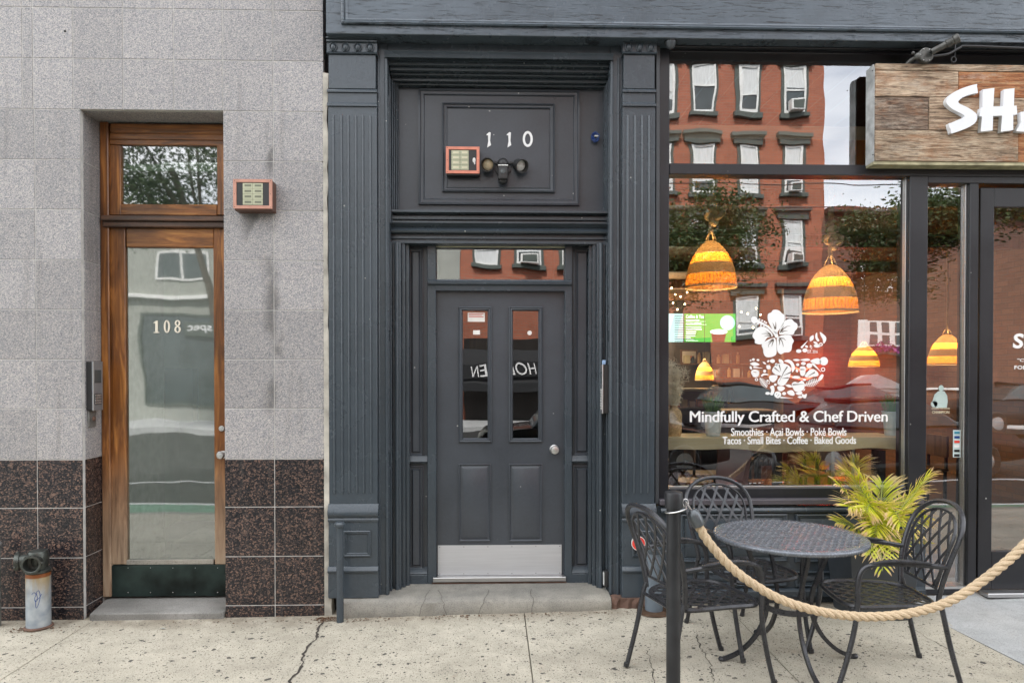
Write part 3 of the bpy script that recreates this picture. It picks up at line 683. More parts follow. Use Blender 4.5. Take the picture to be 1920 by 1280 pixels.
# door surround
JL0, JL1 = XX(707, .05, 600), XX(728, .05, 600); JR0, JR1 = XX(1143, .05, 600), XX(1167, .05, 600)
zb = ZZ(1117, .05); HZ = ZZ(113, .05)
YP = .30
ds = build('door_surround', MB().box(JL0, JL1, .05, YP+.1, zb, HZ+.12), M_PAINT, sb, bevel=.006)
m = MB(); m.box(JR0, JR1, .05, YP+.1, zb, HZ+.12); build('surround_post', m, M_PAINT, ds, bevel=.006)
m = MB()
for xx in (JL1-.012, JR0+.012): m.tube([(xx, .048, zb), (xx, .048, HZ)], .011, 10)
m.tube([(JL0+.014, .048, zb), (JL0+.014, .048, HZ+.02)], .009, 8); m.tube([(JR1-.03, .048, zb), (JR1-.03, .048, HZ+.02)], .009, 8)
build('corner_bead', m, M_PAINT, ds)
m = MB(); m.box(JL1+.0005, JR0-.0005, .05, YP+.1, HZ, HZ+.12); build('surround_head', m, M_PAINT, ds)
hm = MB(); hm.ex([(.06, HZ), (.026, HZ), (.022, HZ+.012), (.03, HZ+.016), (.026, HZ+.03), (.018, HZ+.042), (.06, HZ+.044)], JL1-.02, JR0+.02, 'x'); build('head_moulding', hm, M_PAINT, ds)
zbig = ZZ(100, .05)
m = MB(); m.box(JL0, XX(1167, .05, 100), .06, YP+.1, HZ+.1205, fz-.001); build('header', m, M_PAINT, ds)
# stepped soffit mouldings inside the recess and jamb mouldings
IX0, IX1 = XX(748, YP, 300), XX(1131, YP, 300)
sm = MB(); zt_ = ZZ(150, YP)
stp = [(.09, HZ-.022), (.13, HZ-.045), (.17, HZ-.06), (.215, HZ-.085), (.25, HZ-.10)]
for i, (yy, z1) in enumerate(stp): sm.box(JL1+.001, JR0-.001, yy, YP+.09, z1, HZ+(.0 if i == 0 else stp[i-1][1]-HZ)-.0005)
build('soffit_moulding', sm, M_PAINT, ds, bevel=.003)
ZC = ZZ(430, YP)
def jamb(x_edge, s, nm='jamb'):
    """stepped mouldings from the outer edge inwards; s=+1 left jamb, -1 right jamb"""
    lim = IX0 if s > 0 else IX1; wd = abs(lim-x_edge); j = MB()
    for f0, f1, yy in ((0, .22, .10), (.22, .42, .17), (.42, .6, .20), (.6, .8, .235), (.8, 1, .265)):
        a = x_edge+s*wd*f0; b = x_edge+s*wd*f1
        j.box(min(a, b)+.0003, max(a, b)-.0003, yy, YP+.08, ZC, HZ-.10)
    jm = build(nm, j, M_PAINT, ds, bevel=.003)
    return jm
jamb(JL1, 1); jamb(JR0, -1)
# transom panel
tz0, tz1 = ZZ(400, YP), HZ-.1
tp = build('transom_panel', MB().box(IX0, IX1, YP, YP+.05, tz0-.05, tz1), M_PAINT_D, sb, smooth=False)
a, b, c, d = R(785, 170, 1086, 385, YP)
m = MB(); m.ring(a, b, c, d, [(0, YP+.0005), (0, YP-.022), (.012, YP-.026), (.018, YP-.016), (.030, YP-.014), (.040, YP-.018), (.046, YP-.008)]); build('outer_moulding', m, M_PAINT_D, tp)
a, b, c, d = R(829, 195, 1040, 361, YP-.01)
m = MB(); m.ring(a, b, c, d, [(0, YP-.0075), (0, YP-.026), (.010, YP-.032), (.016, YP-.022), (.026, YP-.020), (.034, YP-.024), (.038, YP-.012)]); build('inner_moulding', m, M_PAINT_D, tp)
yn = YP-.015
for px0, px1 in ((912, 921), (950, 959)):
    a, b, c, d = R(px0, 248, px1, 277, yn); w_, h_ = b-a, d-c
    digit([[(a+w_*.15, c+h_*.0), (a+w_*.95, c+h_*.16), (a+w_*.78, c+h_*.45), (a+w_*.9, c+h*.0 if False else c+h_*.97), (a+w_*.55, c+h_), (a, c+h_*.84), (a+w_*.05, c+h_*.79), (a+w_*.32, c+h_*.8), (a+w_*.38, c+h_*.4)]], 'house_number', yn, M_WHITE, tp)
a, b, c, d = R(980, 246, 999, 276, yn); digit([ell((a+b)/2, (c+d)/2, (b-a)/2, (d-c)/2), ell((a+b)/2, (c+d)/2, (b-a)*.27, (d-c)*.34)], 'house_number', yn, M_WHITE, tp)
# transom cornice
Z3 = lambda p: ZZ(p, YP-.06)
cz = MB(); YB = YP+.04
def cprof(pts): return [(YB, Z3(pts[0][1]))]+[(y, Z3(p)) for y, p in pts]+[(YB, Z3(pts[-1][1]))]
cz.ex(cprof([(.19, 459), (.19, 455), (.215, 454), (.215, 451), (.20, 450), (.20, 446), (.22, 445), (.22, 441), (.175, 440), (.168, 437), (.19, 430), (.17, 426), (.15, 423.5), (.15, 421), (.185, 420), (.185, 417), (.165, 416), (.165, 411), (.195, 410), (.195, 407), (.13, 405), (.13, 401), (.24, 399)][::1]), JL1+.001, JR0-.001, 'x')
build('transom_cornice', cz, M_PAINT, ds)
Zl = ZZ(1099, .3)
lj = MB(); ZT = Z3(459)-.001
for s, xe in ((1, JL1), (-1, JR0)):
    for f0, f1, yy in ((.0, .012, .12), (.012, .045, .17), (.045, .075, .155), (.075, .10, .2), (.10, .125, .235)):
        a, b = xe+s*f0, xe+s*f1; lj.box(min(a, b)+.0003, max(a, b)-.0003, yy, YP+.08, zb if f0 < .1 else Zl-.0, ZT)
    lj.tube([(xe+s*.045, .155, zb+.002), (xe+s*.045, .155, ZT)], .016, 10); build('lower_jamb', lj, M_PAINT, ds, bevel=.002); lj = MB()
# long raised panels on the jamb cheeks
for s, xe in ((1, JL1+.0), (-1, JR0)):
    for p0, p1 in ((620, 185), (850, 640), (1040, 870)):
        m = MB(); z0, z1 = ZZ(p0, .1), ZZ(p1, .1); x = xe+s*.0012
        m.box(x-.003, x+.003, .07, .112, z0, z1); build('cheek_panel', m, M_PAINT, ds, bevel=.002)
# side panels either side of the door
for p0, p1, i0, i1, lb_ in ((765, 801, 772, 788, 0), (1073, 1119, 1081, 1101, 1)):
    xa, xb = XX(p0-10 if not lb_ else p0, YP+.02), XX(p1 if not lb_ else p1+10, YP+.02); YS = YP+.02
    sp_ = build('side_panel', MB().box(xa, xb, YS, YS+.05, Zl, ZT), M_PAINT_D, ds, smooth=False)
    a, b = XX(i0-3, YS), XX(i1+3, YS)
    for q0, q1 in ((853, 466), (1064, 872)):
        m = MB(); m.ring(a-.012, b+.012, ZZ(q0, YS), ZZ(q1, YS), [(0, YS-.0005), (0, YS-.012), (.006, YS-.014), (.014, YS-.004), (.022, YS-.003), (.034, YS-.016)]); build('raised_panel', m, M_PAINT_D, sp_)
    m = MB(); xr0, xr1 = XX(p0-3, YS), XX(p1+1, YS); m.ex([(YS+.02, ZZ(867, YS)), (YS-.03, ZZ(867, YS)), (YS-.045, ZZ(863, YS)), (YS-.035, ZZ(858, YS)), (YS-.028, ZZ(853, YS)), (YS+.02, ZZ(852, YS))], xr0, xr1, 'x'); build('panel_rail', m, M_PAINT, sp_)
    m = MB(); m.box(xr0, xr1, YS-.05, YS+.02, Zl, ZZ(1072, YS)); m.ex([(YS+.02, ZZ(1071, YS)), (YS-.05, ZZ(1071, YS)), (YS-.002, ZZ(1060, YS)), (YS+.02, ZZ(1060, YS))], xr0, xr1, 'x'); build('plinth', m, M_PAINT, sp_, bevel=.003)
# door frame
YD = YP+.015
df = build('door_frame', MB().box(XX(801, YP-.03), XX(817.5, YP-.03), YP-.03, YP+.09, Zl, ZT), M_PAINT, ds, bevel=.004)
sub('frame_post', 1059, 460, 1073, 1099, YP-.03, YP+.09, M_PAINT, df, .004)
m = MB(); xa, xb = XX(817.8, YP-.03), XX(1058.7, YP-.03)
m.ex([(YP+.08, ZZ(545, YP-.03)), (YP-.03, ZZ(545, YP-.03)), (YP-.032, ZZ(536, YP-.03)), (YP-.05, ZZ(533, YP-.03)), (YP-.052, ZZ(528, YP-.03)), (YP-.03, ZZ(524, YP-.03)), (YP+.08, ZZ(523, YP-.03))], XX(803, YP-.03), XX(1071, YP-.03), 'x'); build('frame_rail', m, M_PAINT, df)
tw = build('transom_window', MB().box(xa, xa-.0+.004, YP+.02, YP+.04, ZZ(523, YP), ZT), M_PAINT, sb)
build('stop_bead', MB().box(xb-.004, xb, YP+.02, YP+.04, ZZ(523, YP), ZT), M_PAINT, tw)
build('glazing_strip', Rb(813, 457, 1062, 464, YP+.014, YP+.02), M_CREAM, tw, smooth=False)
a, b, c, d = R(812, 460, 1063, 524, YP+.02); pane('pane', a, b, c, d, YP+.022, M_GLASS, tw)
# door 110
a, b, c, d = R(818.5, 545.5, 1058, 1081, YD)
def door_slab():
    m = MB(); xs = [a, XX(866, YD), XX(917, YD), XX(959, YD), XX(1012, YD), b]; z0_, z1_ = ZZ(824, YD), ZZ(581, YD)
    m.box(a, xs[1], YD, YD+.045, c, d); m.box(xs[2], xs[3], YD, YD+.045, c, d); m.box(xs[4], b, YD, YD+.045, c, d)
    for i in (1, 3):
        m.box(xs[i], xs[i+1], YD, YD+.045, c, z0_); m.box(xs[i], xs[i+1], YD, YD+.045, z1_, d)
    return m
dr = build('door', door_slab(), M_PAINT_D, sb, weld=True, smooth=False, label='dark grey panelled door with two narrow panes and steel kick plate')
for p0, p1 in ((860, 922), (954, 1017)):
    A, B, Cc, Dd = R(p0, 575, p1, 829, YD)
    m = MB(); m.ring(A, B, Cc, Dd, [(0, YD-.0005), (0, YD-.012), (.008, YD-.018), (.014, YD-.012), (.022, YD-.014), (.030, YD-.004), (.032, YD+.02)], close=False); build('pane_moulding', m, M_PAINT_D, dr)
    pane('pane', A+.028, B-.028, Cc+.028, Dd-.028, YD+.012, M_GLASS_D, dr)
for p0, p1 in ((860, 920), (954, 1017)):
    A, B, Cc, Dd = R(p0, 869, p1, 1014, YD)
    m = MB(); m.ring(A, B, Cc, Dd, [(0, YD-.0005), (.0, YD-.009), (.006, YD-.011), (.013, YD-.003), (.018, YD-.002), (.040, YD-.013)]); build('raised_panel', m, M_PAINT_D, dr)
A, B, Cc, Dd = R(821, 1021, 1053, 1077, YD-.002)
kp = build('kick_plate', MB().box(A, B, YD-.004, YD-.0005, Cc, Dd), M_KICK, dr, smooth=False)
x, z = S(1040, 843, YD-.03)
m = MB(); m.lathe([(.036, 0), (.036, .004), (.03, .010), (.014, .012), (.013, .03), (.028, .036), (.032, .05), (.028, .062), (.012, .066), (0, .066)], (x, YD, z), 20, (0, -1, 0)); build('door_knob', m, M_STEEL, dr)
for i in range(6):
    for zz in (Cc+.012, Dd-.012):
        m = MB(); xx = A+.014+(B-A-.028)*i/5; m.cyl((xx, YD-.0055, zz), (xx, YD-.0035, zz), .003, n=8); build('screw', m, M_DARKMET, dr)
M_STK = basic('sticker_white', (.7, .68, .64), .5); M_STKR = basic('sticker_red', (.55, .10, .08), .5)
yy = YD+.0085
A_, B_, C_, D_ = R(877, 586, 909, 603, yy); s1 = build('sticker', MB().box(A_, B_, yy+.001, yy+.0025, C_, D_), M_STK, dr, smooth=False, label='white warning sticker with red print at top of left pane')
# print lines on the sticker: bars of small print
for i in range(4):
    build('print_line', MB().box(A_+.008, B_-.010-.01*(i % 2), yy+.0002, yy+.0008, D_-.012-.011*i, D_-.007-.011*i), M_STKR if i < 3 else M_DARKMET, dr, smooth=False) if i < 3 else None
x, z = S(993, 624, yy); m = MB(); m.cyl((x, yy+.001, z), (x, yy+.0025, z), .017, n=16); build('sticker', m, M_STK, dr)
A_, B_, C_, D_ = R(887, 619, 900, 627, yy); build('sticker', MB().box(A_, B_, yy+.001, yy+.0025, C_, D_), M_STK, dr, smooth=False)
th = build('threshold', Rb(812, 1082, 1061, 1090, YP-.05, YP+.1), M_STEEL, ds, bevel=.002)
build('sill_strip', Rb(810, 1090.5, 1062, 1099, YP-.035, YP+.1), M_BROWNST, ds, smooth=False)
# hallway behind door 110: dark with stair and small papers
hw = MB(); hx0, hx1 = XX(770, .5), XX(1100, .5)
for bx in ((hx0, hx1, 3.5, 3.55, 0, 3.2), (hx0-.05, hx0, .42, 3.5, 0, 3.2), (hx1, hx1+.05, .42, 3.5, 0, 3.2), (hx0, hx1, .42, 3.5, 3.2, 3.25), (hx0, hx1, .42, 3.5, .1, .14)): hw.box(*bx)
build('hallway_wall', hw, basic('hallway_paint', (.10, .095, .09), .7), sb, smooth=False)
build('hallway_board', Rb(880, 612, 925, 655, 1.0, 1.02), M_INTWOOD, sb, smooth=False)
# stone step of 110
zs_ = ZZ(1122, -.06, 900)
m = MB(); xs0, xs1 = XX(640, -.06, 1130), XX(1146, -.06, 1130); N = 24; vs = []; fs = []
for i in range(N+1):
    x = xs0+(xs1-xs0)*i/N; j = lambda s=.004: random.uniform(-s, s)
    yf = -.075+j(.006); vs += [(x, yf+.01, -.05), (x, yf+j(.003), gz(x)+.01), (x, yf+j(.005), zs_-.022+j()), (x, yf+.018, zs_-.004+j(.002)), (x, .03, zs_), (x, .42, zs_+.012), (x, .42, -.05)]
for i in range(N):
    for k in range(6): a0 = i*7+k; fs.append((a0, a0+7, a0+8, a0+1))
fs += [tuple(range(7)), tuple(N*7+i for i in range(7))[::-1]]
m.add(vs, fs); stp110 = build('door_step', m, M_STEP, sb, smooth=True, angle=50, label='long cracked pale stone doorstep in front of door 110')
def step_crack(x, side_=0):
    mb = MB(); P = [(-.088, gz(x)+.004), (-.086, zs_-.05), (-.086, zs_-.024), (-.062, zs_+.003), (-.02, zs_+.004), (.05, zs_+.007), (.12, zs_+.009)]; vs = []
    for k, (y, z) in enumerate(P): xx = x+random.uniform(-.012, .012)+side_*k*.012; vs += [(xx-.0013, y, z), (xx+.0013, y, z)]
    mb.add(vs, [(2*i, 2*i+1, 2*i+3, 2*i+2) for i in range(len(P)-1)]); build('crack', mb, M_DIRT, stp110, smooth=False)
for cx_s, sd_ in ((-.52, 1), (-.10, 1), (-.32, -1), (.28, 0)): step_crack(cx_s, sd_)
m = MB(); bx0, bx1 = XX(1147, -.03, 1130), XX(1236, -.03, 1130); vs = []; fs = []
for i in range(13):
    x = bx0+(bx1-bx0)*i/12; zt2 = ZZ(1121, -.03, 1190)+.004; y = random.uniform(-.045, -.015)
    vs += [(x, y-.02, -.05), (x, y-.012+random.uniform(-.01, .01), gz(x)+.035+random.uniform(-.01, .01)), (x, y+random.uniform(-.012, .012), zt2), (x, .05, zt2)]
for i in range(12):
    for k in range(3): a0 = i*4+k; fs.append((a0, a0+4, a0+5, a0+1))
m.add(vs, fs); build('brownstone_footing', m, M_BROWNST, sb, smooth=False)

# ---- café front (window wall)
YW = .06
WZ0 = ZZ(912, GLASS_Y, 1470)
wx0, wx1 = XX(1254, GLASS_Y), XX(1699, GLASS_Y)
zTop = ZZ(105, GLASS_Y, 1400)
cw = build('shop_window', MB().box(XX(1229, YW), XX(1254, YW), YW, .22, ZZ(945, YW, 1240), fz-.002), M_BLACK, sb, bevel=.004, label='large café window with black frame and white lettering')
m = MB(); m.box(XX(1229, .03), XX(1236, .03), .03, YW-.0005, ZZ(945, .03, 1240), fz-.002); build('frame_edge', m, M_BLACKW, cw, bevel=.003)
zm0, zm1 = ZZ(328, YW, 1480), ZZ(308, YW, 1480)
m = MB(); m.box(XX(1254.5, YW), FX1, YW, .20, zm0, zm1); build('frame_bar', m, M_BLACK, cw, bevel=.004)
m = MB(); m.box(XX(1254.5, YW), FX1, .07, .22, zTop, fz-.002); build('frame_head', m, M_BLACK, cw, bevel=.003)
m = MB(); m.box(XX(1254.5, .0), FX1, -.01, .068, zTop+.055, zTop+.085); m.box(XX(1254.5, .0), FX1, .02, .068, zTop+.012, zTop+.03); build('head_moulding', m, M_BLACK, cw, bevel=.003)
m = MB(); m.box(XX(1254.5, YW), XX(1701, YW), YW, .22, ZZ(935, YW, 1450), WZ0); build('frame_sill', m, M_BLACK, cw, bevel=.004)
m = MB(); m.box(XX(1238, 0), XX(1735, 0), -.005, .10, ZZ(946, 0, 1450), ZZ(936, 0, 1450)); build('sill_board', m, basic('worn_purple_grey', (.075, .068, .078), .5), cw, bevel=.004)
xp0, xp1 = XX(1704, YW), XX(1738, YW)
m = MB(); m.box(xp0, xp1, YW, .22, .09, zm0-.0005); build('frame_post', m, M_BLACK, cw, bevel=.004)
m = MB(); m.box(XX(1696, .10), xp0-.0005, .10, .14, WZ0, zm0-.0005); build('steel_bead', m, M_STEEL, cw, bevel=.001)
m = MB(); m.box(wx0, XX(1700, GLASS_Y), .105, .118, WZ0-.001, WZ0+.008); build('steel_bead', m, M_STEEL, cw, bevel=.001)
gl = pane('pane', wx0, XX(1700, GLASS_Y), WZ0, zm0, GLASS_Y, M_GLASS, cw)
gu = pane('pane', wx0, XX(1712, GLASS_Y), zm1, zTop, GLASS_Y, M_GLASS, cw)
m = MB(); m.box(XX(1712, .10), XX(1722, .1), .10, .15, zm1, zTop); build('frame_post', m, M_BLACK, cw)
pane('pane', XX(1722, GLASS_Y), FX1, zm1, zTop, GLASS_Y, M_GLASS, cw)
# bulkhead below the window
bk = build('bulkhead', MB().box(XX(1229, .03), XX(1738, .03), .03, .2, -.05, ZZ(947, .03, 1450)), M_BLACKW if False else M_PAINT, sb, smooth=False, label='grey panelled timber base below the café window')
for p0, p1, q0, q1 in ((1275, 1475, 962, 1052), (1490, 1690, 962, 1052), (1275, 1475, 1068, 1098), (1490, 1690, 1068, 1098)):
    A, B, Cc, Dd = R(p0, q0, p1, q1, .03); m = MB(); m.ring(A, B, Cc, Dd, [(0, .0295), (0, .012), (.010, .006), (.016, .016), (.026, .018), (.032, .026), (.05, .014)]); build('raised_panel', m, M_PAINT, bk)
m = MB(); A, B = XX(1240, 0), XX(1737, 0)
m.ex([(.0295, ZZ(961, 0, 1450)), (.0, ZZ(960, 0, 1450)), (-.004, ZZ(956, 0, 1450)), (.006, ZZ(952, 0, 1450)), (.0295, ZZ(950, 0, 1450))], A, B, 'x'); build('base_moulding', m, M_PAINT, bk); m = MB()
m.ex([(.0295, ZZ(1118, 0, 1450)), (-.01, ZZ(1118, 0, 1450)), (-.01, ZZ(1108, 0, 1450)), (.01, ZZ(1104, 0, 1450)), (.0295, ZZ(1103, 0, 1450))], A, B, 'x'); build('base_moulding', m, M_PAINT, bk)
# sidelight + café door
zh = ZZ(343, YW, 1800); zD = .105
m = MB(); m.box(xp1+.0005, FX1, YW+.004, .2, zh, zm0-.0005); sl = build('sidelight', m, M_BLACK, sb, bevel=.004, label='narrow black framed glass sidelight beside the café door')
sxr = XX(1807, GLASS_Y)
m = MB(); m.box(sxr, XX(1834, YW), YW+.004, .2, zD, zh-.0005); build('frame_post', m, M_BLACK, sl, bevel=.004)
m = MB(); m.box(xp1+.0005, sxr-.0005, YW+.01, .2, zD-.02, ZZ(1101, YW, 1780)); build('frame_rail', m, M_BLACK, sl, bevel=.004)
m = MB(); m.box(xp1+.0005, sxr-.0005, YW+.006, .18, ZZ(1104, YW, 1780)-.0, ZZ(1101, YW, 1780)+.006); build('steel_bead', m, M_STEEL, sl)
m = MB(); m.box(sxr-.014, sxr-.0005, .095, .13, ZZ(1101, YW, 1780)+.007, zh-.001); build('steel_bead', m, M_STEEL, sl, bevel=.001)
pane('pane', xp1, sxr, ZZ(1101, YW, 1780), zh, GLASS_Y, M_GLASS, sl)
yh = .10
A, B, Cc, Dd = R(1788, 806, 1802, 857, yh+.012)
cs = build('card_sticker_strip', MB().box(A, B, GLASS_Y-.003, GLASS_Y-.001, Cc, Dd), basic('pale_sticker', (.55, .66, .66), .4), sl, smooth=False, label='pale strip of payment card stickers on the sidelight')
hh = (Dd-Cc)/6
for i, mc in enumerate((M_STKR, M_BLUE, M_RED, M_WHITE, M_DARKMET, M_RUBBER)):
    build('card_sticker', MB().box(A+.008, B-.008, GLASS_Y-.0045, GLASS_Y-.0032, Dd-hh*(i+.85), Dd-hh*(i+.3)), mc if i else basic('teal_sticker', (.05, .25, .35), .4), sl, smooth=False)
YC = .10
cd_ = build('cafe_door', MB().box(XX(1836, YC), XX(1862, YC), YC, YC+.045, zD, ZZ(352, YC, 1850)), M_BLACK, sb, bevel=.003, label='black framed glass café door at the right edge')
xd1 = XX(1862, YC); xd2 = xd1+.80
m = MB(); m.box(xd1+.0003, xd2, YC, YC+.045, ZZ(388, YC, 1880), ZZ(352, YC, 1850)); build('door_rail', m, M_BLACK, cd_, bevel=.003)
m = MB(); m.box(xd1+.0003, xd2, YC, YC+.045, zD, ZZ(1033, YC, 1880)); build('door_rail', m, M_BLACK, cd_, bevel=.003)
m = MB(); m.box(xd2+.0003, xd2+.1, YC, YC+.045, zD, ZZ(352, YC, 1850)); build('door_stile', m, M_BLACK, cd_, bevel=.003)
pane('pane', xd1, xd2, ZZ(1033, YC, 1880), ZZ(388, YC, 1880), YC+.02, M_GLASS, cd_)
m = MB(); m.box(XX(1838, YC), FX1, .0, .099, zD-.03, zD); build('threshold', m, M_STEEL, cd_, bevel=.003)
yl = YC+.016
def word(name, body, p0, q0, p1, q1, y, mat, par, **k):
    A, B, Cc, Dd = R(p0, q0, p1, q1, y); return text(name, body, A, B, Cc, Dd, y, mat, par, **k)
A, B, Cc, Dd = R(1899, 624, 2040, 654, yl); word('lettering', 'SHAKA', 1899, 625, 2035, 653, yl, M_WHITE, cd_, bold=.03, shear=.1)
word('lettering', 'FOLLOW US', 1902, 685, 1972, 692, yl, M_WHITE, cd_, bold=.02)
word('lettering', '"OPEN"', 1908, 672, 1950, 678, yl, M_WHITE, cd_, bold=.01)
m = MB(); m.box(xd2+.101, FX1, YC, YC+.05, zD, ZZ(352, YC, 1850)); build('frame_post', m, M_BLACK, sl, bevel=.003)

# ---- window lettering
yv = GLASS_Y-.003
word('lettering', 'Mindfully Crafted & Chef Driven', 1294, 770, 1664, 797, yv, M_WHITE, cw, bold=0, spacing=.97, fat=.0024)
word('lettering', 'Smoothies · Açai Bowls · Poké Bowls', 1371, 802, 1587, 820, yv, M_WHITE, cw, bold=0, spacing=.97, fat=.0013)
word('lettering', 'Tacos · Small Bites · Coffee · Baked Goods', 1355, 818, 1605, 832, yv, M_WHITE, cw, bold=0, spacing=.97, fat=.0013)
word('lettering', 'EST. 2016', 1514, 656, 1533, 662, yv, M_WHITE, cw, bold=.01)
def zl(u, v): return S(1380+u/5.817, 560+v/5.817, yv)      # logo zoom -> glass plane
def smoothp(pl, n=3):
    P = [Vector((*p, 0)) for p in pl]; k = len(P); o = []
    for i in range(k):
        a, b, c, d = P[i-1], P[i], P[(i+1) % k], P[(i+2) % k]
        for j in range(n):
            t = j/n; q = .5*((2*b)+(c-a)*t+(2*a-5*b+4*c-d)*t*t+(3*b-a-3*c+d)*t*t*t); o.append((q.x, q.y))
    return o
def decal(name, polys, par=cw, mat=M_WHITE, label=None):
    me = flat2d([[zl(*p) for p in pl] for pl in polys]); me.transform(Matrix.Translation((0, yv, 0))); me.materials.clear(); me.materials.append(mat); return put(name, me, par, label=label)
def vein(pts, w_=7):
    L_, R_ = [], []
    for i, (x, y) in enumerate(pts):
        ax, ay = pts[max(i-1, 0)]; bx, by = pts[min(i+1, len(pts)-1)]; d = math.hypot(bx-ax, by-ay) or 1; nx, ny = -(by-ay)/d, (bx-ax)/d
        t = w_*(1-i/(len(pts)-1))+1; L_.append((x+nx*t, y+ny*t)); R_.append((x-nx*t, y-ny*t))
    return L_+R_[::-1]
pet = [
 ([(425,372),(378,300),(348,232),(350,168),(385,148),(402,124),(440,119),(478,134),(502,160),(528,182),(525,250),(498,305),(458,352),(448,380)], [[(425,330),(412,290),(398,258)],[(432,330),(434,280),(432,250)],[(418,350),(440,300),(442,262)]][:2]),
 ([(470,378),(486,318),(520,258),(560,226),(605,221),(632,250),(667,275),(667,322),(642,350),(628,385),(590,390),(540,386),(490,392)], [[(480,368),(520,325),(556,300),(592,296)],[(500,360),(530,350),(562,350)],[(488,350),(508,318),(524,298)]]),
 ([(468,412),(520,396),(590,396),(612,425),(630,460),(612,500),(606,550),(580,582),(530,585),(490,605),(456,580),(445,520),(445,440)], [[(470,424),(500,460),(512,500),(518,524)],[(480,430),(520,432),(542,456)],[(470,440),(476,480),(470,505)]]),
 ([(428,432),(440,500),(442,590),(420,622),(370,637),(322,630),(300,590),(296,550),(280,510),(300,476),(350,446),(395,430)], [[(412,440),(380,470),(356,500),(352,530)],[(408,450),(398,490),(388,520)],[(400,440),(372,460),(350,482)]]),
 ([(396,414),(340,426),(292,490),(240,494),(206,480),(206,450),(180,408),(196,360),(226,325),(270,303),(335,318),(372,352),(396,384)], [[(385,404),(350,380),(320,378),(278,382)],[(380,392),(350,366),(322,350)],[(385,412),(340,400),(310,406)]])]
M_VEIN = basic('vein_cutout', (.10, .065, .045), .6)  # dark strips stand for vein cut-outs showing the room behind
def veins(vn, w_=5):
    for v in vn:
        o_ = decal('petal_vein', [vein(v, w_)], mat=M_VEIN); o_.location.y -= .0012
lg = decal('flower_decal', [smoothp(p) for p, _ in pet[:1]], label='white hibiscus flower decal on the café window')
veins(pet[0][1])
for p, vn in pet[1:]: decal('flower_petal', [smoothp(p)]); veins(vn)
decal('flower_petal', [smoothp([(462,412),(450,425),(430,420),(405,380),(350,320),(290,285),(220,262),(200,275),(168,250),(165,215),(185,195),(218,200),(240,228),(300,262),(360,300),(420,355),(455,385)])])
for (u, v) in ((255,225),(285,237),(312,250),(240,275),(272,290),(305,298),(330,262)): decal('flower_petal', [ell(u, v, 10, 10, 10)])
def leafp(cx, cy, ln, wd, ang):
    o = []
    for i in range(10): t = i/9; o.append((t-.5, wd/ln*math.sin(PI*t)*.5))
    for i in range(8, 0, -1): t = i/9; o.append((t-.5, -wd/ln*math.sin(PI*t)*.5))
    ca, sa = math.cos(ang), math.sin(ang); return [(cx+ln*(x*ca-y*sa), cy+ln*(x*sa+y*ca)) for x, y in o]
def feather(cx, cy, ln, wd, ang, n=9):
    o = []; ca, sa = math.cos(ang), math.sin(ang)
    for s in (1, -1):
        rng = range(n) if s > 0 else range(n-1, -1, -1)
        for i in rng:
            t = i/n; ww = wd*math.sin(PI*(.12+.85*t))*.5; pts = [(t-.5, .02), (t-.44, ww/ln), (t-.40, ww/ln), (t+.6/n-.5, .03)]
            if s < 0: pts = [(x, -y) for x, y in pts][::-1]
            o += pts
    return [(cx+ln*(x*ca-y*sa), cy+ln*(x*sa+y*ca)) for x, y in o]
bowl = []
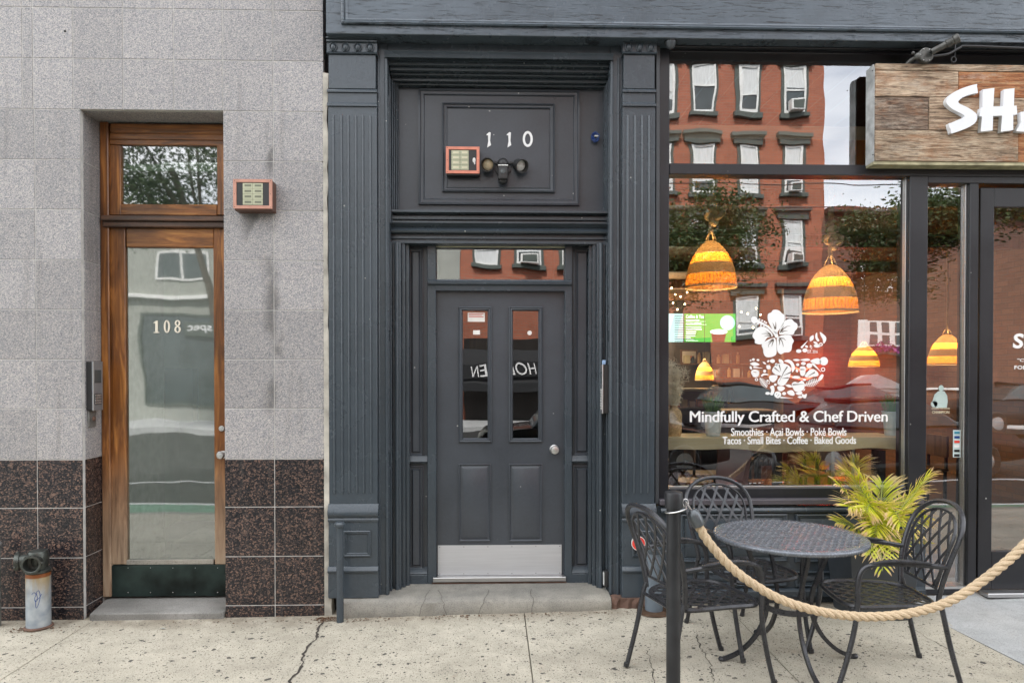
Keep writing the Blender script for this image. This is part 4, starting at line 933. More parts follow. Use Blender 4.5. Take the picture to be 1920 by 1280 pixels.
bowl += [[ell(190,662,16,14,12)],[ell(160,672,10,10,10)],[ell(240,668,16,12,12)],[leafp(205,712,110,42,.1)],[leafp(162,752,45,26,1.2)],[vein([(190,745),(290,757)],9)[:]],
 [smoothp([(165,790),(205,770),(250,790),(245,840),(205,855),(175,830)]), leafp(208,800,50,8,.2)],[ell(224,880,18,18,14),ell(224,880,9,9,12)],[feather(300,915,130,70,.9)],
 [leafp(310,700,50,20,.6)],[leafp(352,680,36,22,-.6)],[ell(398,678,28,22,8)],[smoothp([(465,660),(500,665),(520,695),(505,708),(475,695)])],[ell(440,715,16,14,10)],[leafp(355,745,60,48,.7)],
 [ell(312,788,16,16,12)],[smoothp([(272,838),(300,812),(345,820),(355,832),(310,832),(285,848)])],[smoothp([(525,680),(565,662),(610,680),(640,730),(638,775),(612,800),(606,750),(585,705)])],
 [smoothp([(395,770),(440,715),(520,705),(585,735),(600,775),(590,840),(560,900),(520,945),(460,935),(455,890),(490,840),(440,830),(400,800)])],
 [smoothp([(365,840),(450,835),(440,885),(405,910),(370,890)])],[leafp(350,905,60,34,1.1), ell(352,910,9,14,10)],[smoothp([(620,665),(660,655),(700,668),(660,680)])],[smoothp([(700,665),(780,650),(810,668),(760,680)])],
 [smoothp([(810,680),(850,655),(905,650),(925,690),(905,712),(850,705)])],[ell(958,680,46,46,24)],[ell(950,770,24,24,18),ell(950,770,13,13,14)],[vein([(830,700),(930,800)],13)],[ell(672,718,18,16,12)],[ell(735,705,26,18,12)],[ell(800,728,32,26,12)],[leafp(665,785,38,28,1.3)],
 [smoothp([(695,755),(712,738),(745,738),(760,758),(748,832),(705,832)])],[smoothp([(750,850),(790,785),(840,765),(890,800),(895,838),(830,850)])],[feather(830,915,170,85,-.35)],[smoothp([(935,822),(955,835),(935,880),(905,892),(900,865)])],
 [smoothp([(608,930),(640,905),(680,915),(720,890),(748,925),(740,985),(690,1012),(640,1005)])],[ell(655,855,46,16,10)],[leafp(745,882,40,26,.3)],[ell(455,1045,38,38,20),ell(442,1038,5,5,8),ell(466,1050,5,5,8),ell(455,1062,4,4,8)],
 [smoothp([(450,960),(500,950),(535,975),(500,1005),(465,1000)])],[leafp(580,950,90,32,.25)],[ell(525,1032,22,18,12)],[smoothp([(560,1010),(610,995),(640,1030),(630,1055),(590,1050),(565,1035)])],[smoothp([(650,1025),(720,1010),(710,1045),(670,1045)])],
 [vein([(485,1075),(620,1082)],7)],[leafp(700,1070,60,24,.0)],[smoothp([(720,1035),(745,1045),(772,1035),(765,1075),(745,1085),(720,1062)])],[leafp(745,992,40,10,-1)],[smoothp([(370,960),(410,945),(420,1000),(400,1050),(370,1040),(385,1000)])],[ell(345,1030,26,16,12)],[ell(430,935,16,14,10)],
 [ell(685,570,30,20,12)],[vein([(712,535),(785,455)],11)],[ell(752,562,28,22,12)],[leafp(770,520,40,28,.6)],[leafp(818,525,48,24,1.2),ell(820,528,7,10,10)],[leafp(826,430,80,44,-1.1)],[smoothp([(868,385),(885,370),(890,420),(910,455),(890,465),(865,425)])],[leafp(868,480,60,26,.5)],[ell(885,512,38,20,12)],[ell(927,497,20,20,14),ell(927,497,9,9,12)],
 [smoothp([(915,362),(950,385),(983,420),(980,460),(955,488),(945,440),(925,405)])]]
bd0 = decal('bowl_decal', bowl[0], label='white bowl shaped decal filled with fruit, leaf and food shapes')
for b_ in bowl[1:]: decal('food_shape', b_)
veins([[(560,740),(520,800),(470,905)],[(470,720),(490,790)],[(420,752),(480,800)],[(598,800),(520,835)],[(575,860),(500,868)],[(860,800),(780,845)],[(700,770),(752,770)],[(620,935),(740,930)]], 5)
# chef decal on the sidelight
def zc_(u, v): return S(1680+u/2.208, 320+v/2.208, yv)
for nm, pl in (('chef_decal', [(150,955),(160,925),(175,912),(200,912),(212,930),(214,955),(210,980),(165,982)]), ('chef_decal', ell(187, 900, 11, 13, 14)), ('chef_decal', ell(158, 965, 14, 14, 14))):
    me = flat2d([[zc_(*p) for p in pl]]); me.transform(Matrix.Translation((0, yv, 0))); me.materials.clear(); me.materials.append(basic('pale_chef_print', (.42, .52, .50), .5)); put(nm, me, sl)
word('lettering', 'CHANGE FOR GOOD', 1747, 764, 1781, 767, yv, M_CREAM, sl, bold=.01); word('lettering', 'CHAMPION', 1748, 770, 1780, 775, yv, M_CREAM, sl, bold=.01)


# ================================================================== ACROSS THE STREET (seen mirrored in the glass)
YO = -20.0
bb = thing('brick_building', 'four storey orange brick building with grey green window hoods across the street', 'building', (5, YO, 0))
bx0, bx1 = V(862, 560, YO)[0], V(1546, 300, YO)[0]
build('wall', MB().box(bx0, bx1, YO-12, YO, -.05, 16.5), M_BRICK, bb, smooth=False)
build('cornice', MB().box(bx0-.1, bx1+.2, YO-.2, YO+.5, 16.5, 17.3), M_TRIM, bb, bevel=.05)
build('shopfront', MB().box(bx0+.2, bx1-4.2, YO+.003, YO+.12, -.03, 3.0), basic('dark_shopfront', (.022, .018, .016), .4), bb, smooth=False)
rows = [(-165, -75), (-20, 68), (125, 213), (268, 362), (408, 497), (550, 632)]
colsx = [912, 994, 1076, 1158, 1240, 1316, 1402, 1487]
for r, (q0, q1) in enumerate(rows):
    for k, pxc in enumerate(colsx):
        if r == 5 and k < 6: continue
        wd = 21 if pxc < 1380 else 18
        xa = V(pxc-wd, 400, YO)[0]; xb = V(pxc+wd, 400, YO)[0]; z1 = V(1300, q0, YO)[1]; z0 = V(1300, q1, YO)[1]
        wn = build('window', MB().box(xa-.10, xb+.10, YO+.004, YO+.03, z0, z1), M_TRIM, bb, smooth=False)
        mb = MB(); mb.ring(xa, xb, z0+.02, z1-.02, [(0, YO+.031), (0, YO+.07), (.07, YO+.07), (.07, YO+.04)], close=False); build('frame', mb, M_WTRIM, wn, smooth=False)
        zm = z0+(z1-z0)*(.45+.12*((r*3+k) % 3-1)); build('sash_bar', MB().box(xa+.07, xb-.07, YO+.04, YO+.065, zm-.03, zm+.03), M_WTRIM, wn, smooth=False)
        build('curtain', MB().box(xa+.07, xb-.07, YO+.032, YO+.036, zm-random.choice((.65, .5, .3, -.1, -.35, 0)), z1-.08), M_CURT, wn, smooth=False)
        build('pane', MB().box(xa+.07, xb-.07, YO+.0305, YO+.0318, z0+.08, z1-.08), M_DGLASS, wn, smooth=False)
        build('sill', MB().box(xa-.18, xb+.18, YO, YO+.16, z0-.16, z0), M_TRIM, wn, bevel=.02)
        mb = MB(); mb.box(xa-.22, xb+.22, YO, YO+.14, z1, z1+.26); mb.box(xa-.30, xb+.30, YO, YO+.24, z1+.262, z1+.40); build('lintel', mb, M_TRIM, wn, bevel=.015)
        if k == 7 or (k == 1 and r == 4):
            ac = thing('air_conditioner', 'white air conditioner in the '+['', '', 'third floor', 'second floor', 'first floor', 'ground floor'][r]+' window of the brick building'+(', far column' if k == 1 else ''), 'air conditioner', (0, YO, z0)) if r > 1 else None
            if ac:
                build('housing', MB().box(xa+.12, xb-.12, YO+.08, YO+.38, z0+.01, z0+.36), M_WTRIM, ac, bevel=.015)
                build('grille', MB().box(xa+.18, xb-.18, YO+.381, YO+.39, z0+.06, z0+.31), M_TRIM, ac, smooth=False)
M_AWN = basic('dark_awning_canvas', (.014, .015, .017), .8)
aw = thing('awning', 'black shop awning reading HOBOKEN across the street', 'awning', (1, YO, 2.2))
ax0, ax1 = V(850, 690, YO)[0], V(1100, 690, YO)[0]; za, zb_ = V(950, 655, YO)[1], V(950, 735, YO)[1]
mb = MB(); mb.ex([(YO+.13, za), (YO+1.1, zb_+.35), (YO+1.1, zb_), (YO+1.07, zb_), (YO+1.07, zb_+.33), (YO+.13, za-.04)], ax0, ax1, 'x'); build('canopy', mb, M_AWN, aw, smooth=False)
ta, tb = V(1004, 690, YO+1.1)[0], V(884, 690, YO+1.1)[0]; za2, zb2 = V(940, 682, YO+.9)[1], V(940, 704, YO+.9)[1]
me = text_mesh('HOBOKEN', .0, .005, 1, .35); fit(me, -(ta-tb)/2, (ta-tb)/2, 0, (za2-zb2), 0); me.materials.append(M_WHITE)
o = put('lettering', me, aw, local=True); o.location = Vector(((ta+tb)/2, YO+.92, zb2))-wl(aw); o.rotation_euler = (-math.radians(20), 0, PI)
o.rotation_euler = (0, 0, PI); o.location.y = .02+1.12; o.location.z = zb2-.0-wl(aw).z
mb = MB(); mb.box(ax0+.2, ax1-.2, YO+1.101, YO+1.116, zb2-.06, za2+.06); build('sign_board', mb, M_AWN, aw, smooth=False)
# pale building to the left
pb = thing('pale_building', 'pale stucco two storey building with wide windows across the street', 'building', (-8, YO, 0))
px1_ = bx0-.01; px0_ = -26; pzt = V(320, 378, YO, RD)[1]
build('wall', MB().box(px0_, px1_, YO-10, YO, -.05, pzt), M_PALE, pb, smooth=False)
build('parapet', MB().box(px0_, px1_, YO, YO+.12, pzt-.25, pzt), M_WTRIM, pb, bevel=.02)
for i in range(6):
    xa = V(296, 500, YO, RD)[0]-3*3.4+i*3.4; z0, z1 = V(330, 522, YO, RD)[1], V(330, 476, YO, RD)[1]
    if xa+1.8 > px1_: continue
    wn = build('window', MB().box(xa, xa+1.8, YO+.003, YO+.05, z0, z1), M_WTRIM, pb, smooth=False)
    build('pane', MB().box(xa+.08, xa+.86, YO+.051, YO+.056, z0+.08, z1-.08), M_DGLASS, wn, smooth=False); build('pane', MB().box(xa+.94, xa+1.72, YO+.051, YO+.056, z0+.08, z1-.08), M_DGLASS, wn, smooth=False)
zc1_ = V(330, 556, YO, RD)[1]
build('ledge', MB().box(px0_, px1_, YO, YO+.22, zc1_-.1, zc1_+.06), M_WTRIM, pb, bevel=.02)
for i in range(4):
    xa = -17+i*4.3
    if xa+3.6 > px1_: continue
    wn = build('shop_window', MB().box(xa, xa+3.6, YO+.003, YO+.05, .5, zc1_-.6), M_DGLASS, pb, smooth=False); build('frame', MB().ring(xa, xa+3.6, .5, zc1_-.6, [(0, YO+.051), (0, YO+.09), (.08, YO+.09), (.08, YO+.052)], close=False), M_TRIM, wn, smooth=False)
sg = thing('shop_sign', 'dark board sign reading spec on the pale building', 'sign', (-8, YO, 3))
sa, sb_ = V(346, 615, YO, RD)[0], V(412, 615, YO, RD)[0]; z0, z1 = V(360, 632, YO, RD)[1], V(360, 603, YO, RD)[1]
build('board', MB().box(sa, sb_, YO+.1, YO+.16, z0, z1), M_TRIM, sg, bevel=.01)
text('lettering', 'spec', sa+.12, sb_-.15, z0+.12, z1-.12, YO+.165, M_WHITE, sg, bold=.01, extrude=.005, flip=True)
# low brown brick building to the right
lw = thing('low_brick_building', 'low brown brick building with white shuttered window and white portico across the street', 'building', (14, YO, 0))
lx0 = bx1+.01; lzt = V(1620, 402, YO)[1]
build('wall', MB().box(lx0, 32, YO-10, YO, -.05, lzt), M_BRICK2, lw, smooth=False)
build('roof_edge', MB().box(lx0, 32, YO-10.2, YO+.35, lzt, lzt+.22), basic('brown_roof_edge', (.06, .045, .035), .8), lw, bevel=.03)
build('band_course', MB().box(lx0, 32, YO+.001, YO+.10, V(1560, 728, YO)[1]-.1, V(1560, 728, YO)[1]), M_WTRIM, lw, smooth=False)
for pxc, q0, q1, wd in ((1664, 604, 652, 40), (1664, 500, 545, 40)):
    xa, xb = V(pxc-wd, 600, YO)[0], V(pxc+wd, 600, YO)[0]; z1, z0 = V(1650, q0, YO)[1], V(1650, q1, YO)[1]
    wn = build('window', MB().box(xa, xb, YO+.003, YO+.04, z0, z1), M_WTRIM, lw, smooth=False); n = 3; ww = (xb-xa-.7)/n
    build('shutter', MB().box(xa-.35, xa-.01, YO+.004, YO+.06, z0-.05, z1+.05), M_WTRIM, wn, bevel=.01)
    for i in range(n):
        for j in range(2):
            hh = (z1-z0)/2; build('pane', MB().box(xa+.1+i*(ww+.2), xa+.1+i*(ww+.2)+ww, YO+.041, YO+.046, z0+j*hh+.05, z0+(j+1)*hh-.05), M_DGLASS, wn, smooth=False)
fb = thing('flower_box', 'purple flowering window box under the white shuttered window', 'flower box', V(1665, 665, YO-.0)[0:1]+(YO+.2, V(1665, 665, YO)[1]))
xa, xb = V(1638, 660, YO)[0], V(1698, 660, YO)[0]; z0, z1 = V(1665, 668, YO)[1], V(1665, 655, YO)[1]
build('box', MB().box(xa, xb, YO+.05, YO+.32, z0, z0+.16), M_TRIM, fb, bevel=.01)
mb = MB()
for i in range(320):
    c_ = Vector((random.uniform(xa-.05, xb+.05), YO+random.uniform(.02, .45), z0+.10+abs(random.gauss(0, .12)))); a_ = Vector((random.gauss(0, 1), random.gauss(0, 1), random.gauss(0, 1))).normalized()*.05; b_ = a_.orthogonal(); mb.quad(c_-a_, c_+b_, c_+a_, c_-b_)
build('blossom', mb, basic('purple_blossom', (.28, .05, .20), .8), fb, kind='stuff', smooth=False)
# portico
pt = build('portico', MB().box(V(1568, 720, YO)[0], V(1668, 720, YO)[0], YO+.001, YO+.9, V(1620, 728, YO)[1]-.15, V(1620, 728, YO)[1]), M_WTRIM, lw, bevel=.02)
A_, B_ = V(1566, 720, YO)[0], V(1670, 720, YO)[0]; zz = V(1620, 728, YO)[1]+.002; zp = V(1620, 708, YO)[1]; mxx = (A_+B_)/2
mb = MB(); mb.ex([(A_-.1, zz), (B_+.1, zz), (mxx, zp+.15), (mxx, zp+.0)][:3], YO+.001, YO+1.0, 'y'); build('pediment', mb, M_WTRIM, pt, smooth=False)
for xx in (A_+.15, B_-.45): build('column', MB().box(xx, xx+.3, YO+.5, YO+.8, 0, zz-.16), M_WTRIM, pt, bevel=.02)
build('entrance', MB().box(A_+.7, B_-.7, YO+.002, YO+.06, 0, zz-.3), M_DGLASS, pt, smooth=False)
# street lamps wires
mb = MB()
for zq in (7.2, 7.9): mb.tube([(-20+i*2.5, -15.6, zq-.5*math.sin(PI*i/18)) for i in range(19)], .018, 5)
tag_ = build('overhead_cable', mb, M_RUBBER, None, cat='cable', label='two thin black overhead cables strung along the far kerb')

def leafmat(name, c1, c2, tr=.3):
    m, b, o = newmat(name); g = nn(m, 'ShaderNodeNewGeometry')
    n = noi(m, pos(m), 1.1, 3); oi = ramp(m, n, [(.3, c1), (.7, c2)]); lk(m, oi, b.inputs['Base Color']); b.inputs['Roughness'].default_value = .5
    t = nn(m, 'ShaderNodeBsdfTranslucent'); lk(m, oi, t.inputs[0]); x = nn(m, 'ShaderNodeMixShader'); x.inputs[0].default_value = tr
    lk(m, b.outputs[0], x.inputs[1]); lk(m, t.outputs[0], x.inputs[2]); lk(m, x.outputs[0], o.inputs[0]); return m
M_LEAF = leafmat('street_tree_leaf', (.025, .05, .015), (.07, .11, .03)); M_BARK = basic('bark', (.09, .07, .055), .9, 0, .3, 8, .01, 14)
def tree(x, y, h, cz_, r, label, seed, squash=.8, dens=5200, lean=None):
    rnd = random.Random(seed); t = thing('street_tree', label, 'tree', (x, y, 0), 'street trees along the far kerb')
    mb = MB(); lean = rnd.uniform(-.3, .3) if lean is None else lean
    mb.tube([(0, 0, -.1), (lean*.3, 0, h*.3), (lean, .1, cz_)], lambda k: .16-.09*k, 9); build('trunk', mb, M_BARK, t, local=True)
    cl = []
    for i in range(26):
        a = rnd.uniform(0, 2*PI); e = rnd.uniform(-1.25, 1); q = r*rnd.uniform(.35, 1.0)
        cl.append(Vector((lean+math.cos(a)*q*math.cos(e), math.sin(a)*q*math.cos(e), cz_+q*math.sin(e)*squash)))
    for c_ in cl[:9]:
        m2 = MB(); m2.tube(arc([(lean*.6, .05, cz_-r*.7), ((lean+c_.x)/2, c_.y*.4, (cz_+c_.z)/2-.2), c_], 4), lambda k: .06-.05*k, 6); build('limb', m2, M_BARK, t, local=True)
    mb = MB()
    for i in range(int(dens*2.3)):
        c_ = rnd.choice(cl)+Vector((rnd.gauss(0, 1), rnd.gauss(0, 1), rnd.gauss(0, .7)))*r*.20
        a_ = Vector((rnd.gauss(0, 1), rnd.gauss(0, 1), rnd.gauss(0, .5))).normalized()*rnd.uniform(.045, .075); b_ = a_.cross(Vector((rnd.gauss(0, 1), rnd.gauss(0, 1), rnd.gauss(0, 1)))).normalized()*.028
        mb.quad(c_-a_, c_+b_, c_+a_, c_-b_)
    build('crown', mb, M_LEAF, t, local=True, kind='stuff', smooth=False)
def vt(px, py, y): x, z = V(px, py, y); return x, z
x, z = vt(1243, 468, -15); tree(x, -15, z+2, z, 2.0, 'street tree in front of the brick building near its middle', 1, lean=.75, dens=9000)
x, z = V(455, 322, -14.5, RD); tree(x, -14.5, z+2, z+.1, 3.1, 'large leafy street tree in front of the pale building', 2, dens=9500, lean=-2.0)
x, z = vt(1722, 465, -15); tree(x, -15, z+2, z, 1.8, 'street tree in front of the low brown brick building', 3, lean=-.5, dens=8000)
x, z = vt(1800, 365, -13); tree(x+.6, -13, z+2, z+.2, 2.0, 'street tree furthest right along the far kerb', 4)
x, z = vt(1560, 800, -15.5)
def car(x, y, col, label, flip=1):
    t = thing('parked_car', label, 'car', (x, y, -.03), 'cars parked along the far kerb'); m_ = basic(label.split()[0]+'_car_paint', col, .18, .3, .05)
    f = flip; side_ = [(-2.2, .30), (-2.25, .62), (-2.1, .80), (-1.5, .88), (-1.35, .9), (1.25, .92), (2.05, .80), (2.25, .62), (2.25, .32), (1.75, .28), (-1.7, .28)]
    def prism(pr, w0, w1, zt):
        m = MB(); vs = []
        for s in (-1, 1):
            for px_, pz_ in pr: vs.append((px_*f, s*(w0+(w1-w0)*max(0, (pz_-.9))/(zt-.9)), pz_))
        n = len(pr); fs = [(i, (i+1) % n, n+(i+1) % n, n+i) for i in range(n)]+[tuple(range(n)), tuple(range(n, 2*n))]; return m.add(vs, fs)
    build('body', prism(side_, .88, .88, 1.4), m_, t, bevel=.07, local=True, seg=2)
    build('window', prism([(-1.30, .905), (-.85, 1.36), (.35, 1.38), (1.15, .925)], .80, .62, 1.4), M_DGLASS, t, bevel=.03, local=True)
    build('roof', MB().box(-.85*f, .40*f, -.60, .60, 1.37, 1.44), m_, t, bevel=.03, local=True)
    for wx in (-1.4, 1.4):
        for wy in (-.84, .84):
            m = MB(); m.lathe([(.18, -.1), (.30, -.11), (.32, -.09), (.32, .09), (.30, .11), (.18, .1)], (wx, wy, .32), 20, (0, 1, 0)); wh = build('wheel', m, M_RUBBER, t, local=True)
            m = MB(); m.lathe([(0, -.095), (.19, -.09), (.19, .09), (0, .095)], (wx, wy, .32), 14, (0, 1, 0)); build('rim', m, M_STEEL, wh, local=True)
    for s in (-.6, .6): build('headlight', MB().box(2.12*f, 2.2*f, s-.15, s+.15, .62, .74), M_CURT, t, bevel=.02, local=True)
car(V(1600, 760, -15)[0], -15.2, (.06, .012, .018), 'maroon parked car in front of the white portico'); car(V(1370, 760, -15)[0]+.5, -15.2, (.02, .022, .025), 'black parked car in front of the orange brick building')
car(V(1850, 760, -15)[0]+1.2, -15.2, (.03, .03, .034), 'charcoal parked car at the right of the far kerb', -1); car(V(640, 760, -15)[0], -15.2, (.10, .10, .11), 'grey parked car below the black awning')

def near(px): return V(px, 760, -7.9)[0]
for px, colr, lab in ((1650, (.035, .008, .012), 'maroon-black car parked beyond the bike lane opposite the café'), (1120, (.012, .013, .015), 'glossy black car parked beyond the bike lane opposite door 110')):
    car(near(px), -7.9, colr, lab); o_ = [q for q in bpy.data.objects if q.get('label') == lab][0]; o_.location.z = -.19; o_['group'] = 'cars parked beyond the bike lane'

# ================================================================== CAFE INTERIOR
IY0, IY1 = .24, 11.6; IXL, IXR = XX(1236, .25)-.02, 4.45; IZ = 3.45
M_CEIL = basic('brown_ceiling', (.16, .11, .07), .8, 0, .2, 2)
M_IFLOOR = wood('interior_floor', (.05, .035, .025), (.10, .07, .05), (.16, .11, .08), .4, 'x', .5)
M_IWALL = basic('dark_olive_wall', (.085, .07, .05), .8, 0, .2, 2)
build('interior_floor', MB().box(IXL, 8.4, IY0, IY1, -.02, .07), M_IFLOOR, sb, smooth=False)
build('interior_ceiling', MB().box(IXL, 8.4, IY0, IY1, IZ, IZ+.1), M_CEIL, sb, smooth=False)
build('interior_wall', MB().box(IXL-.1, IXL, IY0, IY1, .07, IZ), M_IWALL, sb, smooth=False)
build('interior_wall', MB().box(IXL, 8.4, IY1-.1, IY1, .07, IZ), M_IWALL, sb, smooth=False)
build('interior_brick_wall', MB().box(6.75, 6.95, IY0+.3, IY1-.1, .07, IZ), M_BRICKI, sb, smooth=False)
for i in range(5): build('ceiling_beam', MB().box(IXL, 6.7, 1.6+i*2.1, 1.75+i*2.1, IZ-.16, IZ-.001), M_INTWOOD, sb, bevel=.01)
# ledge
zl0, zl1 = ZZ(844, .30, 1470), ZZ(820, .30, 1470)
mb = MB(); n = 40; vs = []; xa, xb = XX(1250, .3), XX(1700, .3)
for i in range(n+1):
    t = i/n; x = xa+(xb-xa)*t; wz = .012*math.sin(t*9)+.006*math.sin(t*23+1)
    vs += [(x, .30+.012*math.sin(t*7), zl0+wz), (x, .285, zl1), (x, .70, zl1), (x, .70, zl0)]
mb.add(vs, [(i*4+k, i*4+(k+1) % 4, i*4+4+(k+1) % 4, i*4+4+k) for i in range(n) for k in range(4)]+[(0, 1, 2, 3), (n*4+3, n*4+2, n*4+1, n*4)])
lgd = thing('window_counter', 'pale live edge wooden counter running behind the café window', 'counter', (2.3, .45, .07)); build('slab', mb, M_LEDGE, lgd)
for xx in (xa+.1, (xa+xb)/2, xb-.1): build('leg', MB().box(xx-.03, xx+.03, .45, .51, .07, zl0-.02), M_DARKMET, lgd, bevel=.003)
# pots with grass
M_POTS = basic('galvanised_pot', (.62, .68, .70), .35, .3, .1, 20)
def grasspot(pxc, label):
    x, z = S(pxc, 819, .46); t = thing('potted_grass', label, 'plant', (x, .46, zl1), 'grass pots on the window counter')
    mb = MB(); h_ = .19; mb.lathe([(.0, .002), (.055, .002), (.072, h_), (.077, h_), (.077, h_-.012), (.066, h_-.02), (.0, h_-.02)], n=20); build('pot', mb, M_POTS, t, local=True)
    mb = MB()
    for i in range(170):
        a = random.uniform(0, 2*PI); q = random.uniform(0, .055); b0_ = Vector((q*math.cos(a), q*math.sin(a), h_-.02)); sp = random.uniform(.1, .9); tip = b0_+Vector((math.cos(a)*.10*sp, math.sin(a)*.10*sp, random.uniform(.10, .17))); md = (b0_+tip)/2+Vector((0, 0, .02)); u = Vector((-math.sin(a), math.cos(a), 0))*.0025
        mb.add([b0_-u, b0_+u, md+u, md-u, tip], [(0, 1, 2, 3), (3, 2, 4)])
    build('grass', mb, leafmat('pot_grass', (.07, .20, .02), (.16, .34, .04)), t, local=True, kind='stuff', smooth=False)
grasspot(1337, 'grass in a tapered metal pot at the left of the window counter'); grasspot(1673, 'grass in a tapered metal pot at the right end of the window counter')
# rattan vase with pampas
x, z = S(1263, 819, .46); vt_ = thing('pampas_vase', 'small woven rattan vase holding dry pampas grass on the window counter', 'vase', (x, .46, zl1))
M_RATT = basic('rattan', (.60, .40, .20), .7, 0, .35, 60, .003, 160)
mb = MB(); mb.lathe([(0, .001), (.055, .001), (.062, .03), (.064, .17), (.052, .20), (.028, .225), (.026, .25), (.02, .25)], n=20); build('vase', mb, M_RATT, vt_, local=True)
mb = MB(); rnd = random.Random(5)
for k in range(11):
    a = rnd.uniform(0, 2*PI); ln = rnd.uniform(.10, .20); tip = Vector((math.cos(a)*rnd.uniform(.02, .13), math.sin(a)*.06, .27+ln+.15)); P = arc([(0, 0, .22), (tip.x*.4, tip.y*.4, .32), tip], 6); mb.tube(P, .0015, 4)
    for q in range(260):
        s = rnd.uniform(.25, 1); pt_ = P[min(len(P)-1, int(s*(len(P)-1)))]; a_ = Vector((rnd.gauss(0, 1), rnd.gauss(0, 1), rnd.gauss(.3, 1))).normalized()*.022; b_ = a_.orthogonal().normalized()*.0022; c_ = pt_+Vector((rnd.gauss(0, 1), rnd.gauss(0, 1), rnd.gauss(0, 1)))*.017; mb.quad(c_-a_, c_-b_, c_+a_, c_+b_)
build('pampas', mb, basic('pampas_straw', (.82, .74, .56), .9), vt_, local=True, kind='stuff', smooth=False)

# pendant lamps
def trans(name, c, tc_, f):
    m, b, o = newmat(name); n = noi(m, pos(m, (1, 1, 4), obj=True), 60, 3, .6); lk(m, ramp(m, n, [(.3, tuple(q*.5 for q in c)), (.7, c)]), b.inputs['Base Color']); b.inputs['Roughness'].default_value = .7
    t = nn(m, 'ShaderNodeBsdfTranslucent'); lk(m, ramp(m, n, [(.35, tuple(q*.45 for q in tc_)), (.6, tc_)]), t.inputs[0]); x = nn(m, 'ShaderNodeMixShader'); x.inputs[0].default_value = f
    lk(m, b.outputs[0], x.inputs[1]); lk(m, t.outputs[0], x.inputs[2]); lk(m, x.outputs[0], o.inputs[0]); bump(m, b, n, .003); return m
M_WEAVE = trans('seagrass_weave', (.74, .60, .40), (.60, .38, .17), .10); M_OPENW = trans('open_orange_weave', (.62, .34, .12), (1.0, .42, .06), .5)
M_ROPE_I = basic('manila_rope_inside', (.62, .46, .28), .85, 0, .2, 40)
def twisted(path, r, turns_per_m, ns=3, seg=.0):
    """3-strand laid rope along a path; returns list of MBs, one per strand"""
    P = [Vector(p) for p in path]; L_ = [0]
    for i in range(1, len(P)): L_.append(L_[-1]+(P[i]-P[i-1]).length)
    tot = L_[-1]; N = int(tot*turns_per_m*10)+4; out_ = [[] for _ in range(ns)]; up = None
    for k in range(N+1):
        s = tot*k/N; j = 0
        while j < len(L_)-2 and L_[j+1] < s: j += 1
        f = (s-L_[j])/max(1e-6, L_[j+1]-L_[j]); p = P[j].lerp(P[j+1], f); t = (P[j+1]-P[j]).normalized()
        up = t.orthogonal().normalized() if up is None else (up-t*t.dot(up)).normalized(); v = t.cross(up)
        for q in range(ns):
            a = 2*PI*(s*turns_per_m+q/ns); out_[q].append(p+(up*math.cos(a)+v*math.sin(a))*r*.5)
    return [MB().tube(o_, r*.56, 8) for o_ in out_]
